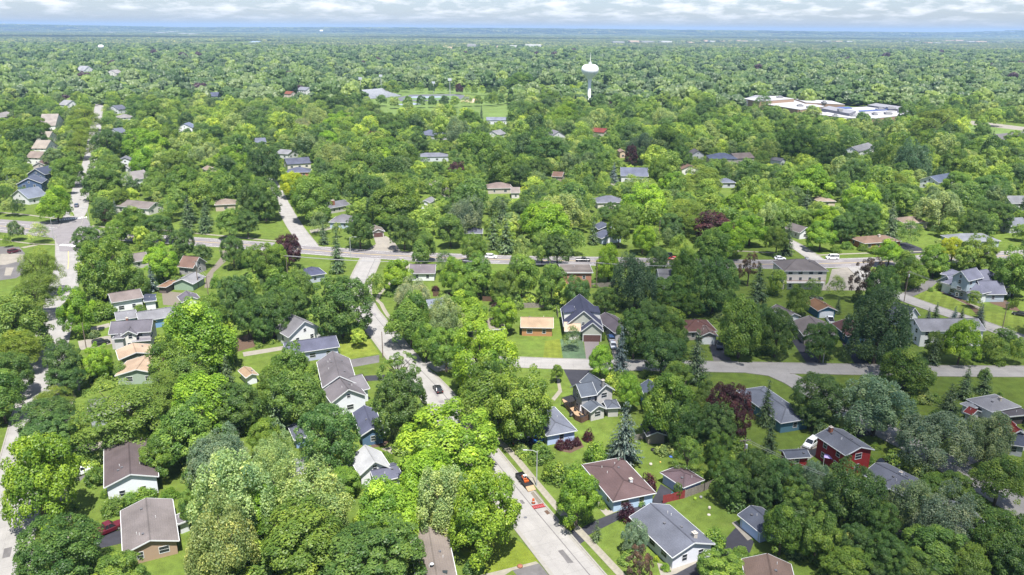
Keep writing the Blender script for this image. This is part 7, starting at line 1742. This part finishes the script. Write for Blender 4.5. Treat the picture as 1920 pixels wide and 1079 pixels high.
# distant woods
far_pts = []
y = YM1 - 20
while y < 3600:
    step = 12.6 + y * .0018
    x = -.72 * (y + 60)
    while x < .72 * (y + 60):
        qx, qy = x + rr_.uniform(-.45, .45) * step, y + rr_.uniform(-.45, .45) * step
        x += step
        if any(in_poly(qx, qy, q) for q in OPEN) or inside_foot(qx, qy, 6): continue
        if any(math.hypot(qx - c_[0], qy - c_[1]) < c_[2] for c_ in CLEARINGS): continue
        W = rr_.choice((rr_.uniform(8, 14), rr_.uniform(13, 26))); hc = W * rr_.uniform(.55, 1.0)
        if hides_house(qx, qy, W, hc * 1.2): continue
        far_pts.append((qx, qy, hc * .2, W, hc))
    y += step
instancer('distant_woods', 'leafy suburb woods stretching away to the horizon', far_pts, coll_far)
def canopy_patch(seed, size=190.0, n=210):
    g = np.random.default_rng(seed); V, Fc = [], []
    for i in range(n):
        cx, cy_ = g.uniform(-.5, .5, 2) * size; r_ = g.uniform(6, 11); h_ = g.uniform(9, 16); o0 = len(V)
        rings = 3; seg = 7
        for j in range(rings):
            f = (j + .0) / rings; rad = r_ * math.cos(f * 1.45); zz = h_ * (.35 + .65 * math.sin(f * 1.45))
            for s_ in range(seg):
                a_ = 6.283 * s_ / seg + j * .4; k_ = g.uniform(.8, 1.2)
                V.append((cx + rad * k_ * math.cos(a_), cy_ + rad * k_ * math.sin(a_), zz * g.uniform(.9, 1.1)))
        V.append((cx, cy_, h_ * 1.02))
        for j in range(rings - 1):
            for s_ in range(seg):
                a0 = o0 + j * seg + s_; a1 = o0 + j * seg + (s_ + 1) % seg
                Fc.append((a0, a1, a1 + seg, a0 + seg))
        for s_ in range(seg): Fc.append((o0 + (rings - 1) * seg + s_, o0 + (rings - 1) * seg + (s_ + 1) % seg, o0 + rings * seg))
    me = bpy.data.meshes.new('canopy'); me.from_pydata(V, [], Fc); me.update()
    a = me.attributes.new('tone', 'FLOAT', 'FACE')
    tn = np.repeat(np.clip(g.normal(1.0, .38, n), .4, 2.0), 7 * 3).astype(np.float32)
    a.data.foreach_set('value', tn); me.materials.append(M_canopy); return me

pat = []
y = 3500.0
while y < 15200:
    step = 150 + (y - 3500) * .012
    x = -.74 * y
    while x < .74 * y:
        qx, qy = x + rr_.uniform(-.3, .3) * step, y + rr_.uniform(-.3, .3) * step
        x += step
        if any(math.hypot(qx - c_[0], (qy - c_[1])) < c_[2] + 60 for c_ in CLEARINGS): continue
        s_ = step / 150
        pat.append((qx, qy, -1.0 + hill_z(qx, qy), s_, 1.0 + .25 * (s_ - 1)))
    y += step
instancer('horizon_woods', 'tree canopy blurring together towards the horizon', pat, source('canopy_source', [canopy_patch(s) for s in (131, 132, 133)]))
# ------------------------------------------------------------------ clouds that shade parts of the suburb
M_cloud = bpy.data.materials.new('cloud'); M_cloud.use_nodes = True
t_ = M_cloud.node_tree; t_.nodes.clear()
o_ = t_.nodes.new('ShaderNodeOutputMaterial'); v_ = t_.nodes.new('ShaderNodeVolumePrincipled')
v_.inputs['Color'].default_value = (.98, .98, 1, 1); v_.inputs['Density'].default_value = .0064
t_.links.new(v_.outputs[0], o_.inputs['Volume'])
def cloud(gx, gy, rx, ry, alt, th, seed, label):
    g = np.random.default_rng(seed)
    import bmesh
    bm = bmesh.new(); bmesh.ops.create_icosphere(bm, subdivisions=4, radius=1.0)
    k = g.normal(size=(6, 3)) * 2.2; ph = g.uniform(0, 6.28, 6)
    for v in bm.verts:
        s = sum(math.sin(v.co.dot(Vector(k[j])) + ph[j]) for j in range(6)) / 6
        f = 1 + .55 * s
        v.co = Vector((v.co.x * f * rx, v.co.y * f * ry, v.co.z * th * (1 + .5 * s)))
    me = bpy.data.meshes.new('cloud'); bm.to_mesh(me); bm.free(); me.materials.append(M_cloud)
    off = SUND * ((alt) / SUND.z)
    o = link('cloud', me, None, (gx + off.x, gy + off.y, alt)); o['kind'] = 'stuff'; o['label'] = label; return o
cloud(88, 205, 62, 130, 950, 62, 3, 'fair-weather cloud shading the red house and its neighbours')
cloud(190, 560, 120, 45, 950, 60, 4, 'fair-weather cloud shading the middle distance')
cloud(-3600, 6700, 1500, 620, 1150, 150, 5, 'cloud shading the far woods on the left')
cloud(-250, 7600, 1300, 700, 1150, 150, 6, 'cloud shading the far woods in the middle')
cloud(3400, 9500, 1600, 800, 1150, 150, 7, 'cloud shading the far woods on the right')
# ------------------------------------------------------------------ haze
hz = bpy.data.materials.new('haze'); hz.use_nodes = True
t_ = hz.node_tree; t_.nodes.clear()
o_ = t_.nodes.new('ShaderNodeOutputMaterial'); v_ = t_.nodes.new('ShaderNodeVolumePrincipled')
v_.inputs['Color'].default_value = (.40, .61, .93, 1); v_.inputs['Density'].default_value = 5.5e-5; v_.inputs['Anisotropy'].default_value = 0.0
t_.links.new(v_.outputs[0], o_.inputs['Volume'])
hb = MB().box((-27500, -2600, -4), (27500, 26500, 172)); ho = hb.build('haze', hz); ho['kind'] = 'stuff'; ho['label'] = 'thin blue summer haze over the whole suburb'
